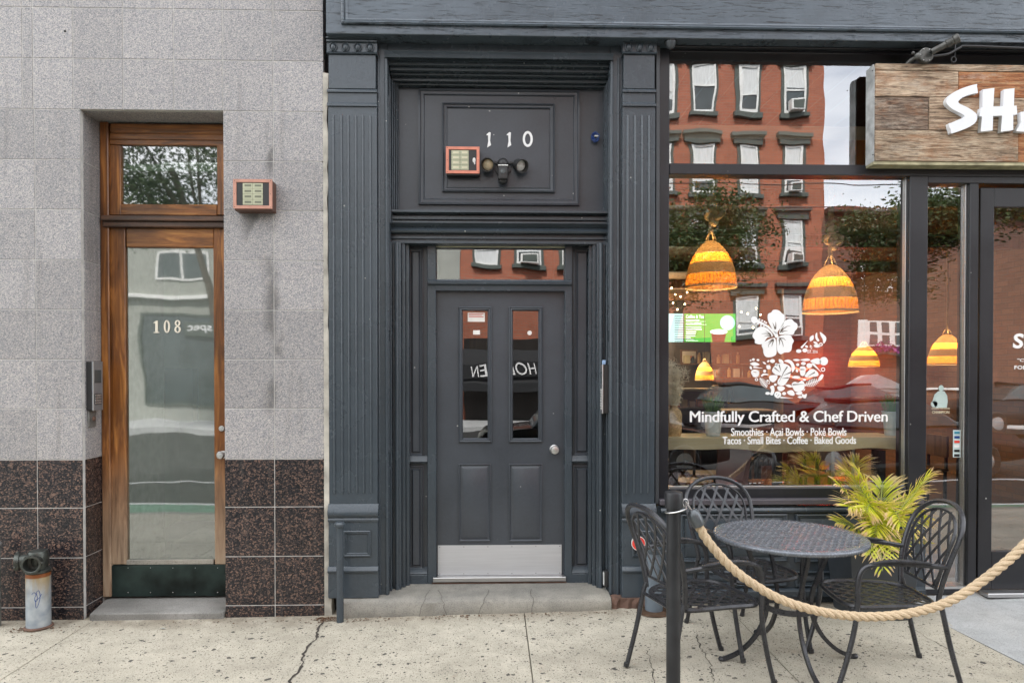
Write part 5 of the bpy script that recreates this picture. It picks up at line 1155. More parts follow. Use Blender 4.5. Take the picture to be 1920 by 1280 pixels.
def pendant(pxc, ptop, pbot, y, wpx, label, power, knot=True, rope=True):
    x, zt3 = S(pxc, ptop, y); zb3 = S(pxc, pbot, y)[1]; H_ = zt3-zb3; xw = S(pxc+wpx/2, pbot, y)[0]-x
    t = thing('pendant_lamp', label, 'lamp', (x, y, zb3), 'woven pendant lamps in the café')
    prof = lambda h: xw*(1.0-.06*(1-h)**2 if False else (max(0, 1-max(0, h)**1.9)**.62))
    bands = [(0, .045, M_WEAVE), (.045, .27, M_OPENW), (.27, .50, M_WEAVE), (.50, .69, M_OPENW), (.69, .97, M_WEAVE)]
    for a, b_, m_ in bands:
        mb = MB(); pr = [(prof(a+(b_-a)*i/5)*(1 if m_ is M_OPENW else 1.015), H_*.88*(a+(b_-a)*i/5)) for i in range(6)]; mb.lathe(pr, n=28)
        sh = build('woven_band' if m_ is M_WEAVE else 'open_band', mb, m_, t, local=True)
        if m_ is M_OPENW and wpx > 70:
            ml = MB()
            for k in range(46):
                aa = 2*PI*k/46+random.uniform(-.02, .02); ml.tube([((q+.002)*math.cos(aa), (q+.002)*math.sin(aa), h_) for q, h_ in pr], .0022, 4)
            build('reed', ml, M_WEAVE, sh, local=True, kind='stuff')
    mb = MB()
    for k in range(4):
        aa = PI/4+PI/2*k; mb.tube(arc([(.24*xw*math.cos(aa), .24*xw*math.sin(aa), H_*.85), (.16*xw*math.cos(aa), .16*xw*math.sin(aa), H_*.94), (.02*math.cos(aa), .02*math.sin(aa), H_)], 4), .006, 6)
    build('hanger_loop', mb, M_ROPE_I, t, local=True, kind='stuff')
    mb = MB(); mb.sph((0, 0, H_*.66), .032, 12, (1, 1, 1.2)); build('bulb', mb, M_BULB, t, local=True)
    mb = MB(); mb.cyl((0, 0, H_*.70), (0, 0, H_*.86), .02, n=10); build('socket', mb, M_DARKMET, t, local=True)
    if rope:
        for s_ in twisted([(0, 0, H_), (.006, 0, H_+.3), (0, 0, IZ-zb3)], .024 if wpx > 70 else .014, 12): build('rope', s_, M_ROPE_I, t, local=True)
        if knot:
            mb = MB(); K = []
            for i in range(60):
                u = 2*PI*i/60; K.append(((math.sin(u)+2*math.sin(2*u))*.024+.02, -math.sin(3*u)*.030-.02, H_+.15+(math.cos(u)-2*math.cos(2*u))*.024))
            mb.tube(K, .024, 10, closed=True); mb.tube([(.03*math.cos(q*.3)-.0, .03*math.sin(q*.3)-.015, H_+.22+.0028*q) for q in range(40)], .019, 8); build('knot', mb, M_ROPE_I, t, local=True)
    else:
        mb = MB(); mb.cyl((0, 0, H_), (0, 0, IZ-zb3), .004, n=6); build('cord', mb, M_RUBBER, t, local=True)
    ld = bpy.data.lights.new('bulb_light', 'POINT'); ld.energy = power; ld.color = (1, .62, .28); ld.shadow_soft_size = .05
    lo = bpy.data.objects.new('bulb_light', ld); COL.objects.link(lo); lo.parent = t; lo.location = (0, 0, H_*.60)
pendant(1333, 437, 540, 1.45, 92, 'woven bell pendant lamp on a knotted rope at the left of the café window', 8)
pendant(1557, 482, 586, 1.50, 94, 'woven bell pendant lamp on a knotted rope above the hibiscus decal', 8)
pendant(1620, 640, 688, 6.0, 52, 'woven pendant lamp hanging before the brick wall right of the red glow', 14, False, False)
pendant(1776, 617, 684, 4.0, 62, 'woven pendant lamp seen through the narrow sidelight', 12, False)
pendant(1321, 672, 713, 8.5, 34, 'small woven pendant lamp hanging low over the back counter', 14, False, False)
# fairy lights
fl_ = thing('string_lights', 'warm fairy lights strung under the café ceiling', 'string lights', (2, 6, 3))
pts = [(1259, 540), (1266, 552), (1262, 568), (1276, 556), (1288, 548), (1270, 580), (1284, 570), (1390, 585), (1402, 588), (1418, 578), (1426, 590), (1386, 612), (1412, 614), (1440, 612), (1520, 566), (1548, 570), (1492, 560)]
P3 = []
for i, (px, py) in enumerate(pts): yy_ = 7.5+(i*37 % 20)/10; x, z = S(px, py, yy_); P3.append((x, yy_, z))
for p in P3: mb = MB(); mb.sph(p, .017, 8); build('bulb', mb, M_FAIRY, fl_)
mb = MB()
for k in range(len(P3)-1): a, b_ = Vector(P3[k]), Vector(P3[k+1]); mb.tube([a+Vector((0,0,.03)), (a+b_)/2-Vector((0, 0, .03)), b_+Vector((0,0,.03))], .004, 4)
build('wire', mb, M_RUBBER, fl_, kind='stuff')
ld = bpy.data.lights.new('string_light_glow', 'POINT'); ld.energy = 190; ld.color = (1, .68, .38); ld.shadow_soft_size = .5
lo = bpy.data.objects.new('string_light_glow', ld); COL.objects.link(lo); lo.parent = fl_; lo.location = (0.6, 2.4, -.1)
# menu screens
ys = 9.6
A, B, Cc, Dd = R(1283, 588, 1379, 641, ys); ms_ = thing('menu_screen', 'green menu screen headed Coffee & Tea with an iced coffee picture', 'screen', (A, ys, Cc), 'menu screens')
build('bezel', MB().box(A-.03, B+.03, ys, ys+.06, Cc-.03, Dd+.03), M_RUBBER, ms_, bevel=.005); build('display', MB().box(A, B, ys-.006, ys-.0005, Cc, Dd), M_SCR_G, ms_, smooth=False)
W_, H2 = B-A, Dd-Cc
text('lettering', 'Coffee & Tea', A+W_*.03, A+W_*.38, Dd-H2*.16, Dd-H2*.05, ys-.009, M_SCR_T, ms_, bold=.02)
mb = MB()
for i, (wl_, q) in enumerate(((.26, .22), (.38, .27), (.30, .33), (.40, .38), (.30, .46), (.31, .54), (.20, .62), (.19, .69), (.18, .77), (.09, .84), (.16, .91), (.24, .95))):
    mb.box(A+W_*.03, A+W_*(.03+wl_), ys-.009, ys-.0075, Dd-H2*(q+(.012 if i in (1, 3, 10, 11) else .03)), Dd-H2*q)
build('menu_text_line', mb, M_SCR_T, ms_, kind='stuff', smooth=False)
mb = MB(); cx, cz2 = A+W_*.84, Cc+H2*.68; mb.cyl((cx, ys-.0075, cz2), (cx, ys-.009, cz2), W_*.145, n=28); build('picture', mb, M_SCR_W, ms_, smooth=False)
mb = MB(); mb.add([(A+W_*.52, ys-.010, Cc+H2*.33), (A+W_*.82, ys-.010, Cc+H2*.33), (A+W_*.78, ys-.010, Cc), (A+W_*.55, ys-.010, Cc)], [(0, 1, 2, 3)]); build('picture', mb, M_SCR_C, ms_, smooth=False)
mb = MB(); mb.add([(A+W_*(.67+.17*math.cos(2*PI*i/20)), ys-.011, Cc+H2*(.36+.09*math.sin(2*PI*i/20))) for i in range(20)], [tuple(range(20))]); build('picture', mb, M_SCR_T, ms_, smooth=False)
A, B, Cc, Dd = R(1240, 588, 1281, 641, ys); m2 = thing('menu_screen', 'pale blue menu screen with small dark text, partly hidden by the window frame', 'screen', (A, ys, Cc), 'menu screens')
build('bezel', MB().box(A-.03, B+.005, ys, ys+.06, Cc-.03, Dd+.03), M_RUBBER, m2, bevel=.005); build('display', MB().box(A, B, ys-.006, ys-.0005, Cc, Dd), M_SCR_W, m2, smooth=False)
mb = MB()
for i in range(14): mb.box(A+.28, A+.28+random.uniform(.25, .5), ys-.009, ys-.0075, Dd-.06-i*.048, Dd-.048-i*.048)
build('menu_text_line', mb, M_RUBBER, m2, kind='stuff', smooth=False)
# service counter, cabinets, shelves
M_CAB = basic('dark_cabinet', (.030, .026, .024), .45, 0, .2, 4); M_TOP = basic('pale_counter_top', (.50, .50, .47), .3)
sc_ = thing('service_counter', 'dark service counter with pale top at the back of the café', 'counter', (3, 7.5, .07))
build('body', MB().box(1.9, 5.0, 7.2, 7.8, .07, 1.0), M_CAB, sc_, bevel=.01); build('top', MB().box(1.85, 5.05, 7.14, 7.85, 1.001, 1.05), M_TOP, sc_, bevel=.008)
for i in range(5): build('panel', MB().box(1.98+i*.6, 2.50+i*.6, 7.185, 7.1995, .15, .92), M_INTWOOD if i % 2 else M_CAB, sc_, bevel=.004)
dc = thing('display_case', 'glass display case with lavender lit interior left of the back counter', 'display case', (2.2, 6.5, .07)); A, B, Cc, Dd = R(1262, 733, 1345, 800, 6.4)
build('base', MB().box(A, B, 6.4, 7.0, .07, Cc), M_CAB, dc, bevel=.01)
build('back_panel', MB().box(A, B, 6.95, 7.0, Cc, Dd), basic('lavender_lit_panel', (.22, .18, .30), .6), dc, smooth=False); build('top', MB().box(A, B, 6.38, 7.0, Dd, Dd+.04), M_TOP, dc, bevel=.006)  # lavender light inside the case is put into the back panel colour
build('shelf', MB().box(A+.02, B-.02, 6.45, 6.94, (Cc+Dd)/2, (Cc+Dd)/2+.02), M_TOP, dc)
for i in range(5): build('box', MB().box(A+.08+i*.13, A+.17+i*.13, 6.6, 6.7, (Cc+Dd)/2+.0205, (Cc+Dd)/2+.12+.03*(i % 2)), (M_PINK, M_CREAM, M_STK)[i % 3], dc, bevel=.004)
for j, (p0, p1, q) in enumerate(((1275, 1400, 681), (1330, 1460, 707))):
    A, B = XX(p0, 10.6), XX(p1, 10.6); z = ZZ(q, 10.6, 1350); sh = thing('wall_shelf', ('upper' if j == 0 else 'lower')+' dark wall shelf of boxes and jars behind the back counter', 'shelf', (A, 10.6, z)); build('board', MB().box(A, B, 10.5, 10.8, z-.03, z), M_INTWOOD, sh, bevel=.003)
    for k in range(9):
        xx = A+.1+k*(B-A-.2)/9; h_ = random.uniform(.10, .32); kind_ = k % 3
        if kind_ == 0: tt = build('storage_box', MB().box(xx, xx+.12, 10.55, 10.7, z+.001, z+h_), (M_CREAM, M_STK, M_RATT)[(k+j) % 3], None, bevel=.004, cat='box', group='boxes on the wall shelves', label='small pale box standing on the '+('upper', 'lower')[j]+' wall shelf behind the counter')
        else:
            mb = MB(); mb.lathe([(0, .001), (.04, .001), (.042, h_*.7), (.02, h_*.85), (.02, h_), (0, h_)], (xx+.05, 10.62, z), 12); build('bottle', mb, (M_DGLASS, M_RATT)[kind_-1], None, cat='bottle', group='bottles on the wall shelves', label='small bottle standing on the '+('upper', 'lower')[j]+' wall shelf behind the counter')
# framed picture and neon
A, B, Cc, Dd = R(1276, 655, 1308, 682, 10.9); pf = thing('framed_picture', 'small framed picture of a pink bowl on the back wall', 'picture', (A, 10.9, Cc)); build('frame', MB().box(A, B, 10.9, 10.94, Cc, Dd), M_INTWOOD, pf, bevel=.005)
build('print', MB().box(A+.04, B-.04, 10.893, 10.8995, Cc+.04, Dd-.04), M_STK, pf, smooth=False); mb = MB(); cx = (A+B)/2; cz3 = (Cc+Dd)/2; mb.add([(cx+.12*math.cos(PI+PI*i/12), 10.89, cz3+.02+.12*math.sin(PI+PI*i/12)) for i in range(13)], [tuple(range(13))]); build('print', mb, M_PINK, pf, smooth=False)
x, z = S(1500, 700, 7.4); ne = thing('neon_sign', 'red neon hand sign glowing behind the bowl decal', 'neon sign', (x, 7.4, z)); M_N = M_NEON
mb = MB(); mb.tube(arc([(-.28, 0, .02), (-.1, 0, .10), (.05, 0, .04), (.16, 0, .10), (.24, 0, -.02), (.1, 0, -.10), (-.15, 0, -.06), (-.28, 0, .02)], 6), .013, 8); build('tube', mb, M_N, ne, local=True)
build('backing', MB().box(-.32, .32, .03, .045, -.16, .16), M_CAB, ne, local=True)
ld = bpy.data.lights.new('neon_light', 'POINT'); ld.energy = 11; ld.color = (1, .04, .02); ld.shadow_soft_size = .15; lo = bpy.data.objects.new('neon_light', ld); COL.objects.link(lo); lo.parent = ne; lo.location = (.62, .05, .12)
nw = build('partition', MB().box(XX(1470, 7.9), 6.745, 7.92, 8.02, .07, IZ), M_BRICKI if False else brick('partition_brick', (.19, .095, .06), (.14, .07, .045), (.13, .09, .06)), sb, smooth=False)
# wooden letters on the partition
A, B, Cc, Dd = R(1643, 668, 1693, 694, 7.86); text('wall_lettering', 'SHAKA', A, B, Cc, Dd, 7.88, M_RATT, None, bold=.03, extrude=.02, label='tan wooden wall letters reading SHAKA on the inner brick wall', cat='sign')
# person behind the counter
def person(x, y, face, label):
    root = thing('person', label, 'person', (x, y, .07), rz=face)
    J = {'pel': (0, 0, .92, .15), 'bel': (0, 0, 1.05, .125), 'che': (0, -.01, 1.28, .15), 'nek': (0, 0, 1.45, .055), 'hed': (0, -.01, 1.54, .06),
         'ls': (-.17, 0, 1.38, .055), 'le': (-.22, -.03, 1.12, .042), 'lw': (-.13, -.22, 1.05, .028), 'rs': (.17, 0, 1.38, .055), 're': (.22, -.03, 1.12, .042), 'rw': (.12, -.24, 1.06, .028),
         'lh': (-.09, 0, .84, .09), 'lk': (-.10, -.02, .48, .058), 'la': (-.10, .01, .08, .042), 'lt': (-.11, -.14, .03, .035), 'rh': (.09, 0, .84, .09), 'rk': (.10, -.02, .48, .058), 'ra': (.10, .01, .08, .042), 'rt': (.11, -.14, .03, .035)}
    E_ = [('pel','bel'),('bel','che'),('che','nek'),('nek','hed'),('che','ls'),('ls','le'),('le','lw'),('che','rs'),('rs','re'),('re','rw'),('pel','lh'),('lh','lk'),('lk','la'),('la','lt'),('pel','rh'),('rh','rk'),('rk','ra'),('ra','rt')]
    ks = list(J); me = bpy.data.meshes.new('body'); me.from_pydata([J[k][:3] for k in ks], [(ks.index(a), ks.index(b)) for a, b in E_], [])
    o = bpy.data.objects.new('body', me); COL.objects.link(o); md = o.modifiers.new('s', 'SKIN'); o.modifiers.new('b', 'SUBSURF').levels = 1; bpy.context.view_layer.update()
    for i, k in enumerate(ks): me.skin_vertices[0].data[i].radius = (J[k][3], J[k][3]*.8)
    me.skin_vertices[0].data[0].use_root = True
    dg = bpy.context.evaluated_depsgraph_get(); me2 = bpy.data.meshes.new_from_object(o.evaluated_get(dg)); bpy.data.objects.remove(o)
    M_SH = basic('dark_shirt', (.02, .02, .024), .8); M_SK = basic('skin', (.42, .25, .17), .55)
    me2.materials.clear(); me2.materials.append(M_SH); me2.materials.append(M_SK); me2.materials.append(basic('dark_trousers', (.03, .03, .045), .8))
    for p in me2.polygons:
        p.use_smooth = True; c_ = p.center; p.material_index = 1 if (c_.z > 1.44 or (c_.y < -.10 and c_.z > .9)) else (2 if c_.z < .9 else 0)
    put('body', me2, root, local=True)
    mb = MB(); mb.sph((0, -.01, 1.60), .098, 16, (.82, .98, 1.22)); mb.sph((0, -.108, 1.595), .014, 8, (1, 1.2, 1.5)); build('head', mb, M_SK, root, local=True)
    mb = MB(); mb.sph((0, .018, 1.63), .104, 16, (.9, .98, 1.12)); mb.sph((0, .07, 1.52), .075, 12, (1.1, .6, 1.9)); build('hair', mb, basic('black_hair', (.012, .01, .009), .5), root, local=True)
    mb = MB()
    for s in (-1, 1): mb.sph((s*.032, -.098, 1.612), .010, 8)
    build('eyes', mb, M_RUBBER, root, local=True, kind='stuff')
    for sx, wx, wy, wz in ((-1, -.13, -.22, 1.05), (1, .12, -.24, 1.06)):
        mb = MB(); mb.sph((wx, wy-.05, wz), .036, 10, (.8, 1.2, .5))
        for f in range(4): mb.tube([(wx+(f-1.5)*.017, wy-.08, wz), (wx+(f-1.5)*.018, wy-.115, wz-.004), (wx+(f-1.5)*.018, wy-.14+.006*abs(f-1.5), wz-.018)], .0075, 6)
        mb.tube([(wx-sx*.025, wy-.04, wz), (wx-sx*.048, wy-.075, wz-.004), (wx-sx*.045, wy-.098, wz-.012)], .008, 6); build('hand', mb, M_SK, root, local=True)
x, _ = S(1352, 740, 8.3); person(x, 8.3, PI-.5, 'person with long dark hair and dark shirt standing behind the back counter')
# stools and things under the ledge
def stool(px, y, h, lean, label):
    x = XX(px, y, 870); t = thing('bar_stool', label, 'stool', (x, y, .07), 'bar stools at the window counter')
    mb = MB(); mb.lathe([(0, h-.05), (.15, h-.05), (.17, h-.03), (.17, h), (0, h+.005)], n=20); build('seat', mb, M_STOOLW, t, local=True)
    for k in range(4):
        a = PI/4+PI/2*k; mb = MB(); mb.tube([(.11*math.cos(a), .11*math.sin(a), h-.051), (.19*math.cos(a), .19*math.sin(a), 0)], .013, 8); build('leg', mb, M_DARKMET, t, local=True)
    mb = MB(); mb.lathe([(.155, .25), (.17, .25), (.17, .27), (.155, .27)], n=20, close=True); build('foot_ring', mb, M_DARKMET, t, local=True)
stool(1300, .95, .72, 0, 'tan topped bar stool behind the left of the café window'); stool(1440, .98, .70, 0, 'tan topped bar stool right of the pink board'); stool(1600, .97, .72, 0, 'tan topped bar stool behind the potted palm')
A, B, Cc, Dd = R(1469, 851, 1512, 910, .42)
lc = thing('leather_case', 'tan leather tube case leaning behind the window near the palm', 'case', ((A+B)/2-.04, .42, Cc)); mb = MB(); mb.cyl((-.03, 0, -.25), (.035, 0, .17), .052, n=20); build('tube', mb, M_STOOLW, lc, local=True, bevel=.003)
mb = MB(); mb.cyl((.036, 0, .176), (.049, 0, .26), .058, .056, n=20); build('lid', mb, basic('tan_leather', (.36, .14, .05), .4), lc, local=True, bevel=.012)
pk = thing('pink_board', 'dusty pink board leaning under the window counter', 'board', (XX(1380, .6, 870), .6, .07)); mb = MB(); a = XX(1345, .6, 880)-pk.location.x
mb.add([(a-.08, 0, .0), (a+.16, 0, .0), (a+.33, .12, 1.04), (a+.06, .12, 1.04), (a-.08, .03, .0), (a+.16, .03, .0), (a+.33, .15, 1.04), (a+.06, .15, 1.04)], [(0,1,2,3),(7,6,5,4),(0,4,5,1),(1,5,6,2),(2,6,7,3),(3,7,4,0)]); build('board', mb, basic('dusty_pink', (.40, .20, .19), .7), pk, local=True)
for i, px in enumerate((1462, 1560, 1598)):
    mb = MB(); x = XX(px, 1.3, 870); mb.cyl((x, 1.3, .07), (x+.01, 1.3, 1.12), .014, n=8); build('table_pole', mb, M_STEEL, None, cat='pole', label=('slim steel pole left of the tan leather case', 'slim steel pole above the palm fronds, left one', 'slim steel pole above the palm fronds, right one')[i])
# inner table tops
for i, (px, y) in enumerate(((1420, 3.2), (1640, 3.6), (1310, 4.6))):
    x = XX(px, y); t = thing('cafe_table', ('wooden café table in the middle of the room', 'wooden café table by the inner brick wall', 'wooden café table near the display case')[i], 'table', (x, y, .07), 'wooden tables inside the café')
    mb = MB(); mb.box(-.35, .35, -.35, .35, .72, .76); build('top', mb, M_INTWOOD, t, local=True, bevel=.005); mb = MB(); mb.cyl((0, 0, .02), (0, 0, .72), .035, n=12); build('pedestal', mb, M_DARKMET, t, local=True); build('base', MB().box(-.25, .25, -.25, .25, 0, .02), M_DARKMET, t, local=True, bevel=.004)
    for s in (-1, 1):
        t = thing('cafe_chair', ('left', 'right')[(s+1)//2]+' wooden chair of the '+('middle', 'brick wall side', 'display case side')[i]+' café table', 'chair', (x+s*.62, y, .07), 'wooden chairs inside the café')
        build('seat', MB().box(-.2, .2, -.2, .2, .43, .46), M_INTWOOD, t, local=True, bevel=.005); build('backrest', MB().box(s*.17, s*.2, -.2, .2, .6, .86), M_INTWOOD, t, local=True, bevel=.005)
        for lx in (-.17, .17):
            for ly in (-.17, .17): build('leg', MB().box(lx-.015, lx+.015, ly-.015, ly+.015, 0, .86 if lx*s > 0 and False else .43), M_DARKMET, t, local=True)
        for ly in (-.17, .17): build('back_post', MB().box(s*.17, s*.195, ly-.015, ly+.015, .46, .6), M_DARKMET, t, local=True)

# ================================================================== STREET FURNITURE
# table
tx, ty = 1.72, -.93; tg = gz(tx, ty)
tb_ = thing('bistro_table', 'round dark grey cast metal café table with pierced woven pattern top', 'table', (tx, ty, tg))
RT_, TH = .424, .732
mb = MB(); cx_, cy_ = .040, .034; N = 13; rimr = RT_-.030
def clipc(x, y):
    q = math.hypot(x, y); return (x, y) if q <= rimr else (x*rimr/q, y*rimr/q)
for j in range(-N, N):
    for i in range(-N-1, N+1):
        x0, y0 = i*cx_+(cx_/2 if j % 2 else 0), j*cy_; cx, cy = x0+cx_/2, y0+cy_/2
        cor = [(x0, y0), (x0+cx_, y0), (x0+cx_, y0+cy_), (x0, y0+cy_)]
        if min(math.hypot(*p) for p in cor) > rimr: continue
        if max(math.hypot(*p) for p in cor) > rimr:
            pl_ = [clipc(*p) for p in cor]; mb.add([(x, y, TH) for x, y in pl_], [(0, 1, 2, 3)]); continue
        a, b = .0132, .0098
        if math.hypot(cx, cy) < .045: mb.add([(x, y, TH) for x, y in cor], [(0, 1, 2, 3)]); continue
        q_ = [(cx-a, cy-b), (cx+a, cy-b), (cx+a, cy+b), (cx-a, cy+b)]
        vs = [(x, y, TH) for x, y in cor]+[(x, y, TH-.0015) for x, y in q_]+[(x, y, TH-.007) for x, y in q_]+[(x, y, TH-.007) for x, y in cor]
        mb.add(vs, [(k, (k+1) % 4, 4+(k+1) % 4, 4+k) for k in range(4)]+[(4+k, 4+(k+1) % 4, 8+(k+1) % 4, 8+k) for k in range(4)]+[(8+k, 8+(k+1) % 4, 12+(k+1) % 4, 12+k) for k in range(4)])
ttop = build('tabletop', mb, M_TABLE, tb_, local=True, weld=True, smooth=False)
mb = MB(); mb.lathe([(RT_-.036, TH-.007), (RT_-.036, TH+.0010), (RT_-.012, TH+.0010), (RT_-.002, TH-.003), (RT_, TH-.012), (RT_-.004, TH-.024), (RT_-.012, TH-.026), (RT_-.014, TH-.009)], n=72, close=True); build('table_rim', mb, M_TABLE, ttop, local=True, angle=60)
mb = MB(); mb.cyl((0, 0, TH-.006), (0, 0, TH+.002), .028, n=24); build('umbrella_cap', mb, M_TABLE, ttop, local=True)
for k in range(4):
    a = [PI*1.0+.02, PI*.53, -.0+.02, -PI*.5][k]; ca, sa = math.cos(a), math.sin(a)
    pr = arc([(.25, TH-.012), (.225, .62), (.165, .50), (.125, .38), (.13, .27), (.19, .15), (.28, .06), (.375, .016), (.40, .014)], 5)if False else arc([(.255, 0, TH-.012), (.235, 0, .63), (.18, 0, .50), (.135, 0, .37), (.14, 0, .26), (.20, 0, .14), (.29, 0, .055), (.38, 0, .016), (.40, 0, .018)], 5)
    mb = MB(); mb.tube([(p.x*ca, p.x*sa, p.z) for p in pr], .016, 4, flat=.8, upv=(-sa, ca, 0.001)); lg_ = build('leg', mb, M_CHAIR, tb_, local=True, angle=30)
    mb = MB(); mb.sph((.40*ca, .40*sa, .016), .016, 8); build('foot', mb, M_CHAIR, lg_, local=True)
mb = MB(); mb.lathe([(.128, .30), (.128, .33), (.140, .33), (.140, .30)], n=32, close=True); build('brace_ring', mb, M_CHAIR, tb_, local=True)
mb = MB(); mb.lathe([(.24, TH-.028), (.24, TH-.010), (.262, TH-.010), (.262, TH-.028)], n=40, close=True); build('apron_ring', mb, M_CHAIR, tb_, local=True)

# chairs (local: faces +x)
def make_chair(label):
    t = thing('bistro_chair', label, 'chair', (0, 0, 0), 'cast metal chairs round the bistro table')
    # seat: rounded frame + lattice
    def seat_edge(u):                     # outline param
        a = u*2*PI; x = .015+.245*math.copysign(abs(math.cos(a))**.45, math.cos(a)); w_ = .222+.02*(x/.25); y = w_*math.copysign(abs(math.sin(a))**.45, math.sin(a)); return x, y
    sw = lambda x: .43+.012*math.cos((x)*6)
    mb = MB(); mb.tube([(*seat_edge(k/48), sw(seat_edge(k/48)[0])) for k in range(48)], .0125, 6, flat=1.1, upv=(0, 0, 1), closed=True); build('seat_frame', mb, M_CHAIR, t, local=True)
    ins = lambda x, y: abs((x-.015)/.243)**4.4+abs(y/(.22+.02*(x/.25)))**4.4 < .97
    def lattice(inside, to3, pitch, wd, th_, ang1, ang2, ext, lift=.0025):
        mb = MB()
        for q, ang in enumerate((ang1, ang2)):
            dx, dy = math.cos(ang), math.sin(ang); nx, ny = -dy, dx
            for k in range(-ext, ext+1):
                run = []; 
                for s in [i*.006 for i in range(-75, 76)]+[None]:
                    if s is not None:
                        u, v = nx*k*pitch+dx*s, ny*k*pitch+dy*s; ok = inside(u, v)
                    else: ok = False
                    if ok: run.append((u, v))
                    elif len(run) > 3:
                        for i0 in range(0, len(run)-1, 4):
                            sg_ = run[i0:i0+5]; (ua, va), (ub, vb) = sg_[0], sg_[-1]; vs = []
                            for (uu, vv) in ((ua, va), (ub, vb)):
                                for ww, hh_ in ((-wd, 0), (wd, 0), (wd, 1), (-wd, 1)): vs.append(to3(uu+nx*ww, vv+ny*ww, (lift if q else 0)+hh_*th_))
                            mb.add(vs, [(0, 1, 5, 4), (1, 2, 6, 5), (2, 3, 7, 6), (3, 0, 4, 7), (0, 3, 2, 1), (4, 5, 6, 7)])
                        run = []
                    else: run = []
        return mb
    mb = lattice(ins, lambda x, y, h_: (x, y, sw(x)-.003+h_), .060, .0090, .004, .70, -.70, 9); build('seat', mb, M_CHAIR, t, local=True, smooth=False, weld=True)
    # backrest surface
    def bk3(u, v, h_=0):                  # u across, v height above .47
        s = v/.50; x = -.215-.03*s-.135*s*s; return (x-h_*.95-.012*0+ (-.02*(1-(u/.22)**2))*0, u, .47+v)
    half = lambda v: .196+.048*math.sin(min(1, v/.34)*PI*.5) if v < .31 else .244*math.sqrt(max(0, 1-((v-.31)/.185)**2.3))
    hoop = []
    vs_ = [-.02+.33*i/8 for i in range(9)]
    for v in vs_: hoop.append((-half(max(v, 0)), v))
    for i in range(1, 16):
        a = PI*i/16; hoop.append((-.244*math.copysign(abs(math.cos(a))**.92, math.cos(a)), .31+.175*abs(math.sin(a))**.9))
    for v in vs_[::-1]: hoop.append((half(max(v, 0)), v))
    mb = MB(); mb.tube([bk3(u, v) for u, v in hoop], .0135, 8, cap=True); build('back_frame', mb, M_CHAIR, t, local=True)
    inner = [(u*.80, (v-.0)*.84+.035) for u, v in hoop if v > .0]
    mb = MB(); mb.tube([bk3(u, v) for u, v in inner], .0075, 6, flat=1.3, closed=True); build('inner_frame', mb, M_CHAIR, t, local=True)
    def insb(u, v):
        v0 = (v-.035)/.84
        if v0 < 0.015 or v0 > .482: return False
        return abs(u) < half(v0)*.80+.003
    mb = lattice(lambda u, v: insb(u, v), lambda u, v, h_: bk3(u, v, h_), .074, .0080, .005, .98, PI-.98, 9); build('back_lattice', mb, M_CHAIR, t, local=True, smooth=False, weld=True)
    for s in (-1, 1):
        mb = MB(); mb.tube(arc([(-.33, s*.215, .004), (-.275, s*.205, .22), (-.232, s*.197, .43), (-.217, s*.195, .475)], 5), .0135, 8, upv=(0, 1, 0)); lg_ = build('leg', mb, M_CHAIR, t, local=True)
        mb = MB(); mb.cyl((-.334, s*.216, .0), (-.33, s*.215, .022), .0155, n=8); build('foot_cap', mb, M_RUBBER, lg_, local=True)
        mb = MB(); mb.tube(arc([(.315, s*.235, .004), (.27, s*.238, .16), (.235, s*.242, .32), (.222, s*.246, .45), (.222, s*.25, .57), (.195, s*.252, .645), (.12, s*.252, .672)], 5), .0135, 8, upv=(0, 1, 0)); lg_ = build('leg', mb, M_CHAIR, t, local=True)
        mb = MB(); mb.cyl((.319, s*.235, .0), (.315, s*.235, .022), .0155, n=8); build('foot_cap', mb, M_RUBBER, lg_, local=True)
        mb = MB(); mb.tube(arc([(.12, s*.252, .672), (0, s*.256, .676), (-.12, s*.25, .668), (-.225, s*.232, .655), bk3(s*.225, .185)], 5), .0135, 8, upv=(0, 0, 1)); ar = build('armrest', mb, M_CHAIR, t, local=True)
        mb = MB(); mb.tube(arc([(.16, s*.252, .672), (.08, s*.256, .686), (0, s*.258, .689), (-.09, s*.255, .684), (-.15, s*.25, .676)], 4), lambda k: .010+.012*math.sin(PI*k), 8, flat=.45, upv=(0, 0, 1)); build('arm_pad', mb, M_CHAIR, ar, local=True)
        mb = MB(); mb.tube([(.226, s*.243, .425), (.24, s*.225, .425)], .009, 6); build('bracket', mb, M_CHAIR, t, local=True)
    mb = MB(); mb.tube([(-.235, -.19, .418), (-.235, .19, .418)], .010, 6); build('seat_rail', mb, M_CHAIR, t, local=True)
    return t
ch = make_chair('metal café chair left of the table, behind the rope post'); km = kidmap(ch)
ch2 = copy_tree(ch, None, km); ch2['label'] = 'metal café chair behind the table, with its back to the window'
ch3 = copy_tree(ch, None, km); ch3['label'] = 'metal café chair right of the table, in front of the potted palm'
for o_, (cx, cy, an) in ((ch, (1.14, -1.10, math.radians(17))), (ch2, (1.585, -.60, math.radians(-75))), (ch3, (2.155, -1.10, math.radians(175)))):
    o_.location = (cx, cy, gz(cx, cy)+.002); o_.rotation_euler.z = an

